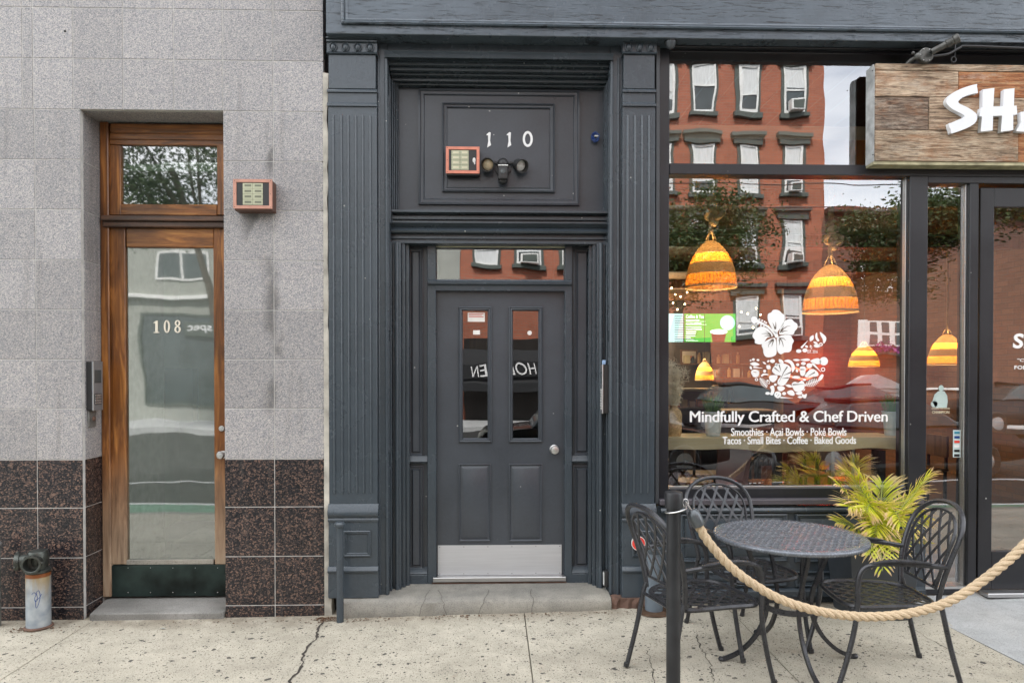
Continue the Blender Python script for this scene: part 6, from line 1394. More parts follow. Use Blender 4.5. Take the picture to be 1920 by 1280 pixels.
# post + ring + rope
zpc = 3.30
px_w = G(1262, 700+(EYE)*F_PX/zpc, 0)
pxw, pyw = px_w[0], px_w[1]; ztop = S(1261, 921, pyw)[1]; zg = gz(pxw, pyw); pr_ = (S(1275, 1100, pyw)[0]-S(1249, 1100, pyw)[0])/2
ps = thing('rope_post', 'black round metal post with flat cap holding the thick rope', 'post', (pxw, pyw, zg))
mb = MB(); mb.cyl((0, 0, 0), (0, 0, ztop-zg-.07), pr_, n=28); build('pole', mb, M_POST, ps, local=True)
mb = MB(); hh = ztop-zg; mb.lathe([(pr_*.9, hh-.078), (pr_*1.26, hh-.078), (pr_*1.30, hh-.01), (pr_*1.22, hh-.002), (pr_*.5, hh+.004), (0, hh+.004)], n=28); build('cap', mb, M_POST, ps, local=True)
mb = MB(); mb.lathe([(0, .0), (.17, .0), (.17, .012), (.05, .02), (pr_, .03)], n=32); build('base_plate', mb, M_POST, ps, local=True)
mb = MB(); mb.tube([(pr_*.32+pr_*1.5*math.cos(2*PI*i/32), pr_*1.35*math.sin(2*PI*i/32), hh-.088+.012*math.cos(2*PI*i/32)) for i in range(32)], .0035, 6, closed=True); build('ring', mb, M_STEEL, ps, local=True)
rp = [(1303, 968), (1318, 1000), (1340, 1030), (1372, 1064), (1410, 1093), (1455, 1119), (1500, 1136), (1550, 1148), (1610, 1155), (1665, 1154), (1715, 1147), (1765, 1133), (1810, 1110), (1850, 1082), (1890, 1050), (1925, 1017), (1965, 975), (2005, 930)]
path = []
for px, py in rp: x, z = S(px, py, pyw); path.append((x, pyw, z))
rope = thing('barrier_rope', 'thick twisted natural fibre rope sagging in front of the café seating', 'rope', path[0])
def ropemat():
    m, b, o = newmat('manila_rope'); v = pos(m, obj=True)
    n = noi(m, pos(m, (1, 1, 1), obj=True), 420, 4, .7); n2 = noi(m, v, 12, 3)
    col = ramp(m, n, [(.30, (.30, .21, .12)), (.5, (.56, .43, .28)), (.7, (.70, .58, .42))]); lk(m, mix(m, .3, col, ramp(m, n2, [(.3, .6), (.7, 1)]), 'MULTIPLY'), b.inputs['Base Color'])
    b.inputs['Roughness'].default_value = .9; bump(m, b, n, .0015, .9); return m
MR = ropemat(); rr_ = .0222
for s_ in twisted(arc(path, 6), rr_, 8.2): build('strand', s_, MR, rope)
mb = MB(); rnd = random.Random(9); P = arc(path, 30)
for i in range(420):
    p = rnd.choice(P); a = rnd.uniform(0, 2*PI); d = Vector((0, math.cos(a), math.sin(a))); q0 = p+d*rr_*.95; q1 = q0+(d+Vector((rnd.gauss(0, 1), rnd.gauss(0, .5), rnd.gauss(0, .5)))).normalized()*rnd.uniform(.004, .014); u = Vector((.0004, 0, .0003)); mb.add([q0-u, q0+u, q1], [(0, 1, 2)])
build('fibre', mb, MR, rope, kind='stuff', smooth=False)
p0, p1 = Vector(path[0]), Vector(path[1]); d = (p1-p0).normalized(); e0 = p0-d*.035
mb = MB(); mb.lathe([(0, -.004), (.016, 0), (.026, .012), (.031, .028), (.031, .078), (.029, .082)], e0, 20, d); build('end_cap', mb, basic('grey_rope_cap', (.10, .11, .12), .35, .4), rope)
mb = MB(); hk = [Vector((pxw+pr_*1.75, pyw, ztop-.085)), e0+Vector((-.030, 0, .040)), e0+Vector((-.012, 0, .014)), e0+d*.006]; mb.tube(arc(hk, 5), .004, 8)
mb.tube([e0+Vector((-.03+.014*math.cos(2*PI*i/14), .002, .035+.018*math.sin(2*PI*i/14))) for i in range(14)], .003, 6, closed=True); build('hook', mb, M_STEEL, rope)

# planter + palm
xa, _ = S(1572, 1040, -.22); xb, _ = S(1703, 1040, -.22); cx = (xa+xb)/2; wtop = (xb-xa)/2; pz1 = ZZ(1038, -.34, 1640); pg = gz(cx, -.2)
pl = thing('planter', 'square tapered charcoal planter under the café window', 'planter', (cx, -.20, pg)); hp = pz1-pg; wt, wb_ = wtop*.98, wtop*.80
mb = MB()
def sq(w_, z): return [(-w_, -w_*.72, z), (w_, -w_*.72, z), (w_, w_*.72, z), (-w_, w_*.72, z)]
vs = sq(wb_, 0)+sq(wt, hp)+sq(wt-.022, hp)+sq(wt-.03, hp-.05); mb.add(vs, [(0, 3, 2, 1)]+[(4*l+k, 4*l+(k+1) % 4, 4*l+4+(k+1) % 4, 4*l+4+k) for l in range(3) for k in range(4)]+[(12, 13, 14, 15)])
build('pot', mb, basic('charcoal_planter', (.035, .042, .05), .5, 0, .15, 8), pl, local=True, bevel=.004)
mb = MB(); mb.box(-wt+.03, wt-.03, -wt*.7+.02, wt*.7-.02, hp-.052, hp-.045); build('soil', mb, M_DIRT, pl, local=True, smooth=False)
pm = thing('potted_palm', 'yellow green areca palm with dry tan leaf tips in the charcoal planter', 'palm', (cx, -.20, pg+hp-.045))
def frondmat():
    m, b, o = newmat('palm_frond'); uv = nn(m, 'ShaderNodeUVMap'); sp = nn(m, 'ShaderNodeSeparateXYZ'); lk(m, uv.outputs[0], sp.inputs[0])
    n = noi(m, pos(m), 9, 3); a = nn(m, 'ShaderNodeMath'); a.operation = 'MULTIPLY_ADD'; lk(m, n, a.inputs[0]); a.inputs[1].default_value = .55; lk(m, sp.outputs['X'], a.inputs[2])
    c_ = ramp(m, a.outputs[0], [(.22, (.34, .48, .02)), (.50, (.64, .68, .03)), (.85, (.78, .72, .10)), (1.0, (.74, .52, .28))])
    c2 = mix(m, sp.outputs['Y'], c_, (.14, .27, .03)); lk(m, c2, b.inputs['Base Color']); b.inputs['Roughness'].default_value = .42
    t = nn(m, 'ShaderNodeBsdfTranslucent'); lk(m, c2, t.inputs[0]); x = nn(m, 'ShaderNodeMixShader'); x.inputs[0].default_value = .35
    lk(m, b.outputs[0], x.inputs[1]); lk(m, t.outputs[0], x.inputs[2]); lk(m, x.outputs[0], o.inputs[0]); return m
MF = frondmat(); M_STEM = basic('palm_stem', (.30, .34, .08), .5)
def frond(base, tip, archh, nl, llen, wid, droop, seed, green=0, t0=.22):
    rnd = random.Random(seed); b0_, b1 = Vector(base), Vector(tip); mid = (b0_+b1)/2+Vector((0, 0, archh)); N = 24; P = []
    for i in range(N+1): t = i/N; P.append(b0_*(1-t)**2+mid*2*t*(1-t)+b1*t*t)
    vs = []; fs = []; uvs = []
    dirn = (b1-b0_).normalized(); sidev = dirn.cross(Vector((0, 0, 1)))
    if sidev.length < .1: sidev = Vector((1, 0, 0))
    sidev.normalize(); sidev = (sidev+Vector((rnd.uniform(-.3, .3), rnd.uniform(-.5, .1), rnd.uniform(-.1, .5)))).normalized()
    for s in (-1, 1):
        for k in range(nl):
            t = t0+(1-t0)*(k+.5*(s > 0))/nl; i = min(N-1, int(t*N)); f = t*N-i; p = P[i].lerp(P[i+1], min(1, f)); tg_ = (P[i+1]-P[i]).normalized()
            ln = llen*(math.sin(PI*(.15+.80*(t-t0)/(1-t0)))**.6)*rnd.uniform(.8, 1.12); fw = .45+.5*t
            d0 = (sidev*s*(1-.35*t)+tg_*fw+Vector((0, 0, rnd.uniform(.0, .35)))).normalized(); cur = p; d = d0.copy(); M5 = 5; n0 = len(vs); nrm = d0.cross(tg_).normalized(); wv = d0.cross(nrm).normalized()
            gy = green if rnd.random() > .1 else 0; dry = rnd.uniform(-.12, .15)
            for q in range(M5+1):
                u_ = q/M5; w_ = wid*(math.sin(PI*(.18+.82*(1-u_))) if u_ < 1 else .05)*.5; vs += [cur-wv*w_, cur+wv*w_]; uvs += [(min(1.2, u_*.74+dry+.28*t*u_), gy)]*2
                d = (d+Vector((rnd.gauss(0, .04), rnd.gauss(0, .04), -droop*(.2+u_)))).normalized(); cur = cur+d*ln/M5
            for q in range(M5): fs.append((n0+2*q, n0+2*q+1, n0+2*q+3, n0+2*q+2))
    me = bpy.data.meshes.new('frond'); me.from_pydata([tuple(v) for v in vs], [], fs); me.materials.append(MF); ul = me.uv_layers.new(name='UVMap')
    for lp in me.loops: ul.data[lp.index].uv = uvs[lp.vertex_index]
    for p in me.polygons: p.use_smooth = True
    fo = put('frond', me, pm, local=True)
    mb = MB(); mb.tube([tuple(p) for p in P], lambda k: .006*(1-k)+.0015, 6); build('stalk', mb, M_STEM, fo, local=True)
def PL(px, py, y): x, z = S(px, py, y); return (x-pm.location.x, y-pm.location.y, z-pm.location.z)
fr = [((1590, 890, -.22), .22, 22, .19, .0), ((1568, 905, -.30), .14, 18, .13, .0), ((1742, 893, -.32), .16, 26, .17, 0), ((1728, 975, -.42), .30, 26, .20, 0), ((1568, 978, -.36), .10, 20, .12, .35),
      ((1690, 985, -.55), .34, 20, .20, .15), ((1655, 1070, -.62), .34, 13, .13, .25), ((1722, 1012, -.36), .10, 14, .11, .3), ((1625, 960, -.45), .34, 22, .18, .1), ((1655, 905, -.12), .10, 20, .17, .5), ((1620, 925, -.2), .12, 20, .16, .6), ((1745, 1018, -.24), .08, 10, .08, .1), ((1600, 1030, -.45), .22, 14, .12, .2), ((1700, 930, -.15), .16, 20, .17, .35), ((1640, 1000, -.5), .30, 18, .17, .1)]
for i, (tp, ah, nl, ll, gr) in enumerate(fr):
    bx_, by_, bz_ = PL(1650+random.uniform(-14, 14), 1035, -.24); frond((bx_, by_, .0), PL(*tp), ah, int(nl*1.3), ll*1.35, .0115, .20, 100+i, gr*.6)
fr2 = [((1600, 875, -.2), .2, 20, .17, 0), ((1725, 925, -.3), .2, 22, .18, .1), ((1590, 950, -.45), .22, 18, .16, .1), ((1676, 1050, -.6), .3, 13, .12, .2), ((1630, 1040, -.55), .26, 12, .12, .2)]
for i, (tp, ah, nl, ll, gr) in enumerate(fr2):
    bx_, by_, bz_ = PL(1650+random.uniform(-14, 14), 1035, -.24); frond((bx_, by_, .0), PL(*tp), ah, int(nl*1.3), ll*1.35, .0115, .2, 300+i, gr)
for k in range(5):
    mb = MB(); xq = random.uniform(-.05, .05); mb.tube([(xq, -.03, 0), (xq*1.2, -.02, .12), (xq*1.5, -.0, .26)], lambda q: .011-.005*q, 7); build('stem', mb, M_STEM, pm, local=True)

# fire standpipe left
sx, sy = G(72, 1168, -.03); sy = min(sy, -.13); sx = XX(72, sy, 1100); sgz = gz(sx, sy)
sp_ = thing('standpipe', 'weathered fire standpipe with two dark inlets, rust ring and blue scribble', 'standpipe', (sx, sy, sgz))
def pipemat():
    m, b, o = newmat('rusty_galvanised_pipe'); sp = nn(m, 'ShaderNodeSeparateXYZ'); tcn = nn(m, 'ShaderNodeTexCoord'); lk(m, tcn.outputs['Object'], sp.inputs[0]); n = noi(m, pos(m, (8, 8, 2)), 2, 5, .6)
    base = ramp(m, noi(m, pos(m), 14, 4), [(.3, (.25, .29, .33)), (.7, (.42, .45, .47))]); mr = nn(m, 'ShaderNodeMapRange'); mr.inputs['From Min'].default_value = .15; mr.inputs['From Max'].default_value = .36; lk(m, sp.outputs['Z'], mr.inputs['Value'])
    f1 = mix(m, 1, mr.outputs[0], ramp(m, n, [(.38, 0), (.6, .9)]), 'MULTIPLY'); base = mix(m, f1, base, (.36, .26, .11))
    m2_ = nn(m, 'ShaderNodeMapRange'); m2_.inputs['From Min'].default_value = .345; m2_.inputs['From Max'].default_value = .352; lk(m, sp.outputs['Z'], m2_.inputs['Value']); base = mix(m, m2_.outputs[0], base, (.22, .07, .02))
    lk(m, base, b.inputs['Base Color']); b.inputs['Roughness'].default_value = .5; b.inputs['Metallic'].default_value = .25; bump(m, b, n, .002); return m
zt4 = S(72, 1072, sy)[1]-sgz; rP = (S(92, 1110, sy)[0]-S(51, 1110, sy)[0])/2
mb = MB(); mb.cyl((0, 0, -.01), (0, 0, zt4), rP, n=28); build('pipe', mb, pipemat(), sp_, local=True)
mb = MB(); mb.lathe([(rP, .0), (rP+.012, .0), (rP+.016, .008), (rP+.003, .016)], n=24); build('base_collar', mb, M_BROWNST, sp_, local=True)
M_INL = basic('tarnished_iron', (.075, .082, .075), .38, .7, .25, 25, .0006, 90)
hz_ = S(72, 1050, sy)[1]-sgz; rH = .062
mb = MB(); mb.lathe([(rP*.9, hz_-.080), (rP*1.02, hz_-.075), (rP*1.02, hz_-.06), (rH*.92, hz_-.05), (rH*1.02, hz_), (rH*1.02, hz_+.045), (rH*.9, hz_+.066), (rH*.3, hz_+.075), (0, hz_+.075)], n=24); hd = build('head', mb, M_INL, sp_, local=True)
for dv, off in (((-.93, -.36, 0), -.0), ((.25, -.97, 0), 0)):
    d = Vector(dv).normalized(); mb = MB(); c0 = Vector((0, 0, hz_+.002))
    mb.lathe([(.046, .03), (.048, .10), (.058, .102), (.060, .108), (.060, .128), (.050, .130), (.046, .128), (.044, .06), (0, .055)], c0, 24, d); il = build('inlet', mb, M_INL, hd, local=True)
    mb = MB()
    for k in range(3): 
        a = 2*PI*k/3+.4; u = d.orthogonal().normalized(); v = d.cross(u); q = c0+d*.118+(u*math.cos(a)+v*math.sin(a))*.062; mb.sph(tuple(q), .009, 8)
    build('lug', mb, M_INL, hd, local=True, kind='stuff')
scr = [(.0, .22), (.3, .30), (.55, .20), (.35, .05), (.5, -.1), (.75, .02), (.6, .28), (.9, .35), (1.05, .1), (.8, -.25), (.55, -.35), (.5, -.05), (.95, .05), (1.25, .2)]
mb = MB(); mb.tube(arc([(rP*1.008*math.sin(.05+u*.62), -rP*1.008*math.cos(.05+u*.62), .21+v*.16) for u, v in scr], 4), .0016, 5); build('scribble', mb, M_BLUE, sp_, local=True)
# cut stub at the far left edge
mb = MB(); x0, z0 = S(-2, 1090, -.10); z1 = S(2, 1020, -.10)[1]
st_ = thing('edge_pipe', 'thin pale vertical pipe cut by the left edge of the picture', 'pipe', (x0-.012, -.10, gz(x0))); mb.cyl((0, 0, 0), (0, 0, z1-gz(x0)-.02), .022, n=14); build('pipe', mb, M_GALV, st_, local=True)
mb = MB(); mb.sph((0, 0, z1-gz(x0)), .032, 14, (1, 1, .8)); build('cap', mb, M_GALV, st_, local=True)
# bollard pipe painted grey
bxp, byp = G(637, 1156, .0); byp = -.13; bxp = XX(637.5, byp, 1060); bt = S(637, 978, byp)[1]
bo = thing('bollard_pipe', 'slim grey painted pipe bollard with a flat cap beside the wide pilaster', 'bollard', (bxp, byp, gz(bxp))); hb = bt-gz(bxp)
mb = MB(); mb.tube([(0, 0, -.02), (0, 0, hb-.02)], .0245, 20); build('pipe', mb, M_PAINT, bo, local=True)
mb = MB(); mb.lathe([(.024, hb-.035), (.036, hb-.03), (.038, hb-.012), (.028, hb), (0, hb)], n=20); build('cap', mb, M_PAINT, bo, local=True)
# big grey pipe behind left chair with cover plate
gx, gy = XX(1226, -.13, 1100), -.13
gp = thing('service_pipe', 'fat grey painted service pipe standing in a round iron cover behind the left chair', 'pipe', (gx, gy, gz(gx))); ht = S(1226, 1026, gy)[1]-gz(gx)
mb = MB(); mb.cyl((0, 0, 0), (0, 0, ht), .062, n=24); build('pipe', mb, basic('blue_grey_pipe_paint', (.12, .15, .18), .4, 0, .15, 10), gp, local=True)
mb = MB(); mb.lathe([(.062, ht-.03), (.07, ht-.03), (.07, ht+.004), (.05, ht+.012), (0, ht+.012)], n=24); build('cap', mb, M_PAINT, gp, local=True)
mb = MB(); mb.lathe([(.0, .012), (.06, .016), (.115, .008), (.118, .0)], n=28); build('cover_plate', mb, basic('rusty_iron', (.085, .05, .03), .8, .3, .5, 15, .002), gp, local=True)
x, z = S(1197, 1018, -.04); mb = MB(); mb.cyl((x, -.032, z), (x, -.044, z), .047, n=28)
rd = thing('reflector_disc', 'round red reflector disc on the narrow pilaster base, behind the left chair', 'reflector', (x, -.04, z)); build('disc', mb, M_RED, rd, bevel=.001); mb = MB(); mb.lathe([(.0465, .0), (.050, .0), (.050, .016), (.0465, .016)], (x, -.03, z), 28, (0, -1, 0), close=True); build('rim', mb, M_STK, rd)
# doorstop gadget
x, z = S(1137, 1086, .10); dsb = thing('door_stop_light', 'small black and white plastic unit at the foot of the right door jamb', 'plastic unit', (x, .10, z-.05))
mb = MB(); mb.box(-.018, .018, -.03, .03, -.0, .12); build('housing', mb, M_RUBBER, dsb, local=True, bevel=.01, seg=2); mb = MB(); mb.box(-.0215, -.0185, -.022, .022, .012, .105); build('front_panel', mb, M_WTRIM, dsb, local=True, bevel=.002)

# ================================================================== FIXTURES ON THE WALLS
def annunciator(p0, q0, p1, q1, yf, dep, frame, label, win, nrow, grp, blob=False):
    A, B, Cc, Dd = R(p0, q0, p1, q1, yf); t = thing('directory_box', label, 'directory box', ((A+B)/2, yf+dep, Cc), grp)
    W, H = B-A, Dd-Cc; build('housing', MB().box(A+.006, B-.002, yf+.010, yf+dep, Cc-.012, Dd-.004), M_RUBBER if blob else basic('brown_housing', (.10, .05, .035), .6), t, bevel=.003)
    mb = MB(); mb.ring(A, B, Cc, Dd, [(0, yf+.012), (0, yf), (.020, yf), (.022, yf+.006)], close=False); build('frame', mb, frame, t, bevel=0)
    build('panel', MB().box(A+.02, B-.02, yf+.006, yf+.0095, Cc+.02, Dd-.02), M_RUBBER, t, smooth=False)
    w0, w1 = A+W*win[0], A+W*win[1]; n = 2
    for i in range(nrow):
        for j in range(2):
            ww = (w1-w0)/2; hh_ = (H-.05)/nrow; xx, zz_ = w0+j*ww, Cc+.025+i*hh_
            lb_ = build('name_label', MB().box(xx+.001, xx+ww-.001, yf+.0035, yf+.0058, zz_+.001, zz_+hh_-.001), basic('aged_label', (.42, .43, .30), .5) if not (i or j) else MATS['aged_label'], t, smooth=False)
            build('print_line', MB().box(xx+ww*.2, xx+ww*.85, yf+.0025, yf+.0033, zz_+hh_*.35, zz_+hh_*.72), M_CREAM if blob else MATS['aged_print'], lb_, smooth=False)
    for cxn in (A+.010, B-.010):
        for czn in (Cc+.010, (Cc+Dd)/2, Dd-.010): mb = MB(); mb.sph((cxn, yf-.0005, czn), .0025, 6); build('screw', mb, M_DARKMET, t)
    if blob:
        x, z = A+W*.84, Cc+H*.5; mb = MB(); mb.sph((x, yf+.004, z), .02, 8, (.6, .15, 1.0)); mb.sph((x+.004, yf+.004, z-.022), .01, 6, (.5, .2, 1)); build('paint_blob', mb, M_WTRIM, t)
MATS['aged_print'] = basic('aged_print', (.16, .17, .12), .6)
annunciator(437, 336, 510, 391, -.10, .10, M_PINK2, 'copper framed resident directory box on the granite wall right of door 108', (.24, .76), 4, 'resident directory boxes')
annunciator(836, 275, 899, 325, YP-.085, .07, M_PINK, 'salmon framed resident directory box on the panel left of number 110', (.16, .68), 4, 'resident directory boxes', True)
# flood light camera
x, z = S(943, 318, YP-.06); fc = thing('security_camera', 'black security camera with two round floodlight heads below the number 110', 'security camera', (x, YP, z))
mb = MB(); mb.sph((0, -.035, .045), .055, 20, (.82, .8, .85)); mb.cyl((0, -.0, .02), (0, -.03, .02), .058, n=24); build('mount', mb, M_RUBBER, fc, local=True)
mb = MB(); mb.box(-.036, .036, -.115, -.03, -.085, .012); bd_ = build('camera_body', mb, M_RUBBER, fc, local=True, bevel=.014, seg=3)
mb = MB(); mb.box(-.036, .036, -.118, -.05, .0125, .019); build('light_bar', mb, M_WTRIM, bd_, local=True)
mb = MB(); mb.sph((0, -.065, -.085), .036, 16, (.95, .9, .8)); build('sensor', mb, M_RUBBER, bd_, local=True)
mb = MB(); mb.lathe([(.014, 0), (.018, .002), (.018, .004), (0, .005)], (0, -.115, -.028), 16, (0, -1, 0)); build('lens', mb, M_DGLASS, bd_, local=True)
for s, dirn, mt in ((-1, (-.12, -.93, -.30), 'amber_lens'), (1, (.42, -.80, -.42), 'white_lens')):
    d = Vector(dirn).normalized(); c0 = Vector((-.108 if s < 0 else .118, -.05, .038)); mb = MB()
    mb.lathe([(.012, -.05), (.032, -.042), (.042, -.015), (.046, .03), (.051, .060), (.047, .060), (.041, .03), (.036, .02)], c0, 24, d); h_ = build('lamp_head', mb, M_RUBBER, fc, local=True)
    mb = MB(); mb.lathe([(.0, .036), (.024, .034), (.040, .026)], c0, 24, d); build('lens', mb, basic(mt, (.55, .45, .30) if s < 0 else (.62, .62, .60), .25, 0, .25, 20), h_, local=True)
    mb = MB(); mb.tube([tuple(c0-d*.03), (s*.06, -.04, .055), (s*.03, -.03, .05)], .011, 8); build('arm', mb, M_RUBBER, h_, local=True)
# blue cable coil
x, z = S(1116, 258, YP-.02); cc = thing('cable_coil', 'small coil of blue cable hanging beside the number panel', 'cable', (x, YP-.02, z)); mb = MB(); rnd = random.Random(3); P = []
for i in range(90): a = i*.42; r_ = .024+.009*math.sin(i*.9); P.append((r_*math.cos(a)*.9, -.012+.008*math.sin(i*.31), r_*math.sin(a)*1.15))
mb.tube(P, .0035, 6); build('cable', mb, M_BLUE, cc, local=True); mb = MB(); mb.tube([(-.01, -.025, 0), (.01, -.028, .006), (.02, -.026, .002)], .004, 6); mb.tube([(-.005, -.026, .008), (.012, -.03, -.004)], .003, 6); build('tie', mb, M_WTRIM, cc, local=True)
# intercom left of door 108 (on the left reveal) and key switch
a, z0 = S(164, 768, .10); z1 = ZZ(678, .10, 178); xi = OX0
ic = thing('intercom', 'tall silver and black intercom with keypad on the left reveal of door 108', 'intercom', (xi, .10, z0), 'door intercoms')
mb = MB(); mb.box(0, .040, -.055, .055, 0, z1-z0); build('housing', mb, M_RUBBER, ic, local=True, bevel=.002)
mb = MB(); mb.box(.0405, .050, -.058, .058, -.003, z1-z0+.003); fp = build('face_plate', mb, basic('grey_face_plate', (.30, .31, .33), .4, .6), ic, local=True, bevel=.002)
hI = z1-z0; mb = MB(); mb.box(.0501, .0515, -.04, .04, hI*.56, hI*.83); build('screen', mb, M_DGLASS, fp, local=True, smooth=False)
mb = MB(); mb.box(.0501, .0512, -.042, .042, hI*.11, hI*.34); build('keypad', mb, M_RUBBER, fp, local=True, smooth=False)
for i in range(4):
    for j in range(3): mb = MB(); mb.box(.0513, .0545, -.036+j*.026, -.016+j*.026, hI*(.125+i*.053), hI*(.163+i*.053)); build('key', mb, M_STEEL, fp, local=True, bevel=.001)
for s in (-.058, .052): mb = MB(); mb.box(.0502, .053, s, s+.006, -.003, hI+.003); build('edge_strip', mb, M_STEEL, fp, local=True)
z2, z3 = ZZ(800, .10, 178), ZZ(769, .10, 178)
ks_ = thing('key_switch', 'old square brass key switch plate below the left intercom', 'key switch', (xi, .10, z2)); mb = MB(); mb.box(0, .012, -.045, .045, 0, z3-z2-.002); build('plate', mb, M_GALV, ks_, local=True, bevel=.002)
mb = MB(); mb.lathe([(.018, 0), (.018, .004), (.011, .012), (0, .012)], (.012, .01, (z3-z2)/2), 14, (1, 0, 0)); build('lock', mb, M_BROWNST, ks_, local=True)
# intercom on the right jamb of 110
z0, z1 = ZZ(774, .12, 1132), ZZ(684, .12, 1132); xi = JR0
i2 = thing('intercom', 'slim silver keypad intercom on the right jamb of door 110', 'intercom', (xi, .12, z0), 'door intercoms'); hI = z1-z0
mb = MB(); mb.box(-.040, 0, -.050, .050, 0, hI); build('housing', mb, M_RUBBER, i2, local=True, bevel=.002)
mb = MB(); mb.box(-.050, -.0405, -.054, .054, -.002, hI+.002); fp = build('face_plate', mb, M_STEEL, i2, local=True, bevel=.002)
for i in range(8):
    for j in range(2): mb = MB(); mb.box(-.056, -.0505, -.035+j*.04, -.008+j*.04, hI*(.08+i*.055), hI*(.115+i*.055)); build('key', mb, M_RUBBER if j else M_WTRIM, fp, local=True)
mb = MB(); mb.box(-.052, -.0502, -.04, .04, hI*.60, hI*.86); build('screen', mb, M_DGLASS, fp, local=True)
x = -.03; mb = MB(); mb.box(x-.012, x+.012, -.02, .01, hI+.003, hI+.035); build('sticker_tab', mb, basic('pale_blue_tab', (.35, .5, .75), .5), i2, local=True, bevel=.003)
# dome camera above the café window corner
x, z = S(1256, 82, -.01); dmc = thing('dome_camera', 'small dark dome camera under the fascia at the café window corner', 'camera', (x, .0, z)); mb = MB(); mb.lathe([(.036, .045), (.040, .03), (.040, -.005), (.036, -.012), (.028, -.035), (.012, -.048), (0, -.05)], (0, -.03, 0), 20); build('dome', mb, basic('dome_metal', (.10, .11, .125), .35, .4), dmc, local=True)
mb = MB(); mb.lathe([(.041, .012), (.044, .010), (.044, .0), (.041, -.002)], (0, -.03, 0), 20, close=True); build('collar', mb, M_DARKMET, dmc, local=True); mb = MB(); mb.box(-.02, .02, -.03, .06, .04, .062); build('bracket', mb, M_DARKMET, dmc, local=True)

# ---- hanging sign
ySg = -.05; A, B, Cc, Dd = R(1640, 121, 2300, 302, ySg)
B = A+2.45
zT_, zB_ = S(1700, 120, ySg)[1], S(1700, 303, ySg)[1]
sgn = thing('shop_sign_board', 'reclaimed plank shop sign with raised white letters starting SHA above the café door', 'sign', (A, ySg, zB_))
build('backing', MB().box(A+.004, B, ySg+.021, .052, zB_+.006, zT_-.006), M_OLDWOOD, sgn, smooth=False)
def SX(px): return S(px, 210, ySg)[0]
r1, r2 = S(1760, 183, ySg)[1], S(1760, 245, ySg)[1]
zt5 = S(1760, 134, ySg)[1]
plk = [(zt5, zT_, [A, SX(2010), B], [0, 3]), (r1, zt5, [A, SX(1796), SX(2060), B], [3, 2, 0]), (r2, r1, [A, SX(1741), SX(2020), B], [1, 3, 2]), (zB_, r2, [A, SX(1909), B], [0, 2])]
for za_, zb_2, xs_, ms__ in plk:
    for i in range(len(xs_)-1):
        mb = MB(); dp = random.uniform(0, .009); mb.box(xs_[i]+.002, xs_[i+1]-.002, ySg-dp, ySg+.02, za_+.0018, zb_2-.0018); build('plank', mb, M_PL[ms__[i]], sgn, bevel=.0025)
mb = MB(); mb.add([(A-.004, ySg+.002, zB_-.004), (A-.004, ySg+.002, zT_-.03), (A-.004, ySg+.022, zT_+.002), (A-.009, .05, zT_-.012), (A-.009, .05, zB_-.004), (A, ySg+.002, zB_-.004), (A, ySg+.002, zT_-.03), (A+.01, ySg+.022, zT_+.002), (A, .05, zT_-.012), (A, .05, zB_-.004)], [(0, 1, 2, 3, 4), (5, 9, 8, 7, 6), (0, 5, 6, 1), (1, 6, 7, 2), (2, 7, 8, 3), (3, 8, 9, 4), (4, 9, 5, 0)])
build('end_board', mb, basic('whitewashed_board', (.42, .43, .43), .8, 0, .3, 15, .002, 40), sgn)
mb = MB(); mb.box(A-.006, B, ySg+.0, .05, zB_-.022, zB_-.001); build('bottom_board', mb, basic('old_cream_board', (.38, .35, .22), .8, 0, .4, 12), sgn)
mb = MB(); mb.box(A+.02, B, ySg+.0215, .05, zT_+.001, zT_+.010); build('top_board', mb, M_OLDWOOD, sgn)
for u, v in ((245, 330), (222, 555), (180, 1135), (262, 1113), (700, 700), (175, 360), (1500, 905)):
    x, z = S(1600+u/4.922, 60+v/4.922, ySg); mb = MB(); mb.cyl((x, ySg-.006, z), (x, ySg+.002, z), .0035, n=8); build('nail', mb, M_DARKMET, sgn)
def sgp(u, v): return S(1600+u/4.922, 60+v/4.922, ySg-.045)
Ls = [smoothp([(1137,482),(1140,500),(1150,562),(1132,566),(1080,577),(1015,602),(970,640),(985,665),(1060,700),(1128,748),(1145,790),(1130,832),(1080,872),(990,910),(908,936),(900,915),(880,850),(900,840),(965,812),(1030,782),(990,750),(920,715),(868,670),(858,630),(885,588),(950,545),(1040,508)], 2),
      [(1195,532),(1302,518),(1292,688),(1384,688),(1392,532),(1487,520),(1482,682),(1507,680),(1513,762),(1476,766),(1476,906),(1362,922),(1374,772),(1290,776),(1286,908),(1176,920),(1188,780),(1164,778),(1178,700),(1192,696)],
      [(1504,915),(1550,828),(1545,737),(1600,735),(1660,520),(1770,515),(1860,900),(1765,915),(1735,800),(1640,805),(1600,925)],
      [(1900,535),(2000,520),(1990,660),(2110,515),(2200,530),(2080,680),(2240,900),(2130,925),(2000,770),(1995,905),(1890,920)],
      [(2260,915),(2400,520),(2510,515),(2600,900),(2505,915),(2475,800),(2380,805),(2350,925)]]
for k, Lp in enumerate(Ls):
    me = flat2d([[sgp(*p) for p in Lp]], .017); me.transform(Matrix.Translation((0, ySg-.028, 0))); me.materials.clear(); me.materials.append(M_LETTER); put('letter', me, sgn, label='white raised brush letter '+'SHAKA'[k])
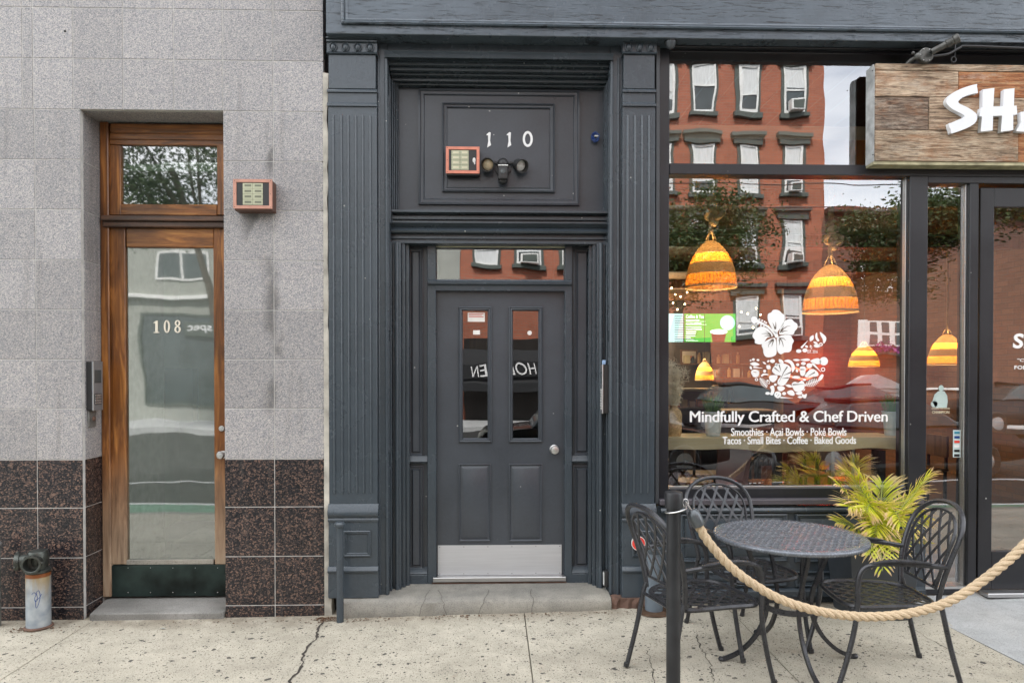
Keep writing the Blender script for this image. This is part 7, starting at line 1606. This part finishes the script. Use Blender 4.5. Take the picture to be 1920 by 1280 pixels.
# spotlight, conduit, hook
x, z = S(1736, 104, -.09); sl_ = thing('sign_spotlight', 'old cylindrical spotlight on a round junction box above the shop sign', 'spotlight', (x, -.09, z))
M_OLDIRON = basic('weathered_iron', (.09, .09, .085), .5, .6, .35, 30, .0008, 120)
mb = MB(); mb.lathe([(0, -.008), (.046, -.008), (.052, -.004), (.052, .03), (.046, .034), (0, .034)], (0, 0, 0), 26, (0, 1, 0)); bxj = build('junction_box', mb, M_OLDIRON, sl_, local=True, angle=30)
for k in range(6): mb = MB(); mb.sph((.043*math.cos(k*PI/3), -.009, .043*math.sin(k*PI/3)), .0045, 6); build('screw', mb, M_STEEL, bxj, local=True)
d = Vector((.80, -.48, .36)).normalized(); mb = MB(); mb.lathe([(.018, .03), (.022, .03), (.022, .12), (.027, .125), (.028, .150), (.024, .152), (.026, .165), (.031, .170), (.033, .198), (.030, .202)], (0, -.012, 0), 22, d); build('barrel', mb, M_OLDIRON, sl_, local=True, angle=30)
mb = MB(); mb.lathe([(.0, .200), (.030, .200), (.031, .196)], (0, -.012, 0), 22, d); build('lens', mb, basic('yellowed_lens', (.60, .56, .38), .3), sl_, local=True)
def PS(px, py, y=-.085): q = S(px, py, y); return (q[0], y, q[1])
pos_ = [PS(1700, 121, -.03), PS(1708, 113, -.05), PS(1720, 106)]
mb = MB(); mb.tube(pos_, .014, 10); build('arm', mb, M_OLDIRON, sl_); mb = MB(); mb.sph(pos_[2], .024, 10); mb.sph(PS(1712, 100), .012, 8); build('knuckle', mb, M_OLDIRON, sl_, kind='stuff')
cn = [PS(1750, 106), PS(1766, 104), PS(1780, 101), PS(1800, 90), PS(1815, 87), PS(1930, 91), PS(2100, 94)]
mb = MB(); mb.tube(arc(cn, 5), .0085, 10); build('conduit', mb, M_DARKMET, sl_)
hk_ = thing('sign_hook', 'thin black hook and shackle hanging the shop sign from the fascia', 'hook', PS(1790, 78, -.075)); mb = MB(); mb.tube([PS(1792, 79, -.075), PS(1790, 106, -.075)], .004, 8); build('rod', mb, M_DARKMET, hk_)
mb = MB(); c0 = PS(1788, 112, -.075); mb.tube([(c0[0]+.017*math.cos(2*PI*i/16), c0[1], c0[2]+.019*math.sin(2*PI*i/16)) for i in range(16)], .004, 6, closed=True); build('shackle', mb, M_DARKMET, hk_)
# leaf litter and scraps on the pavement
rnd = random.Random(11)
M_DRY = basic('dry_leaf', (.20, .08, .03), .8)
for k, (px, py) in enumerate(((1192, 1187), (305, 1166))):
    x, y = G(px, py); mb = MB(); g_ = gz(x, y)+.004; mb.add([(x-.02, y, g_), (x, y-.008, g_+.004), (x+.022, y, g_+.001), (x, y+.010, g_+.005)], [(0, 1, 2, 3)]); build('fallen_leaf', mb, M_DRY if not k else M_PALE, None, cat='litter', label=('small rust coloured leaf on the pavement before the left chair', 'small pale scrap on the pavement by the doorstep of 108')[k], smooth=False)
mb = MB()
for i in range(620):
    c_ = random.choice([(rnd.uniform(-3.4, 3), -.08 , .05), (rnd.uniform(-1.3, .9), -.10, .05), (XX(1735, -.02), -.03, .10), (EX+.02, -.05, .06), (sx, sy-.02, .10)]); x = c_[0]+rnd.gauss(0, c_[2]*.8); y = min(-.005, c_[1]-abs(rnd.gauss(0, .04))); s_ = rnd.uniform(.003, .009); g_ = gz(x, y)+.004
    mb.add([(x-s_, y, g_), (x, y-s_, g_+s_*.6), (x+s_, y, g_), (x, y+s_, g_+s_*.4)], [(0, 1, 2, 3)])
build('gutter_debris', mb, basic('debris', (.12, .06, .03), .9, 0, .5, 60), None, kind='stuff', smooth=False)
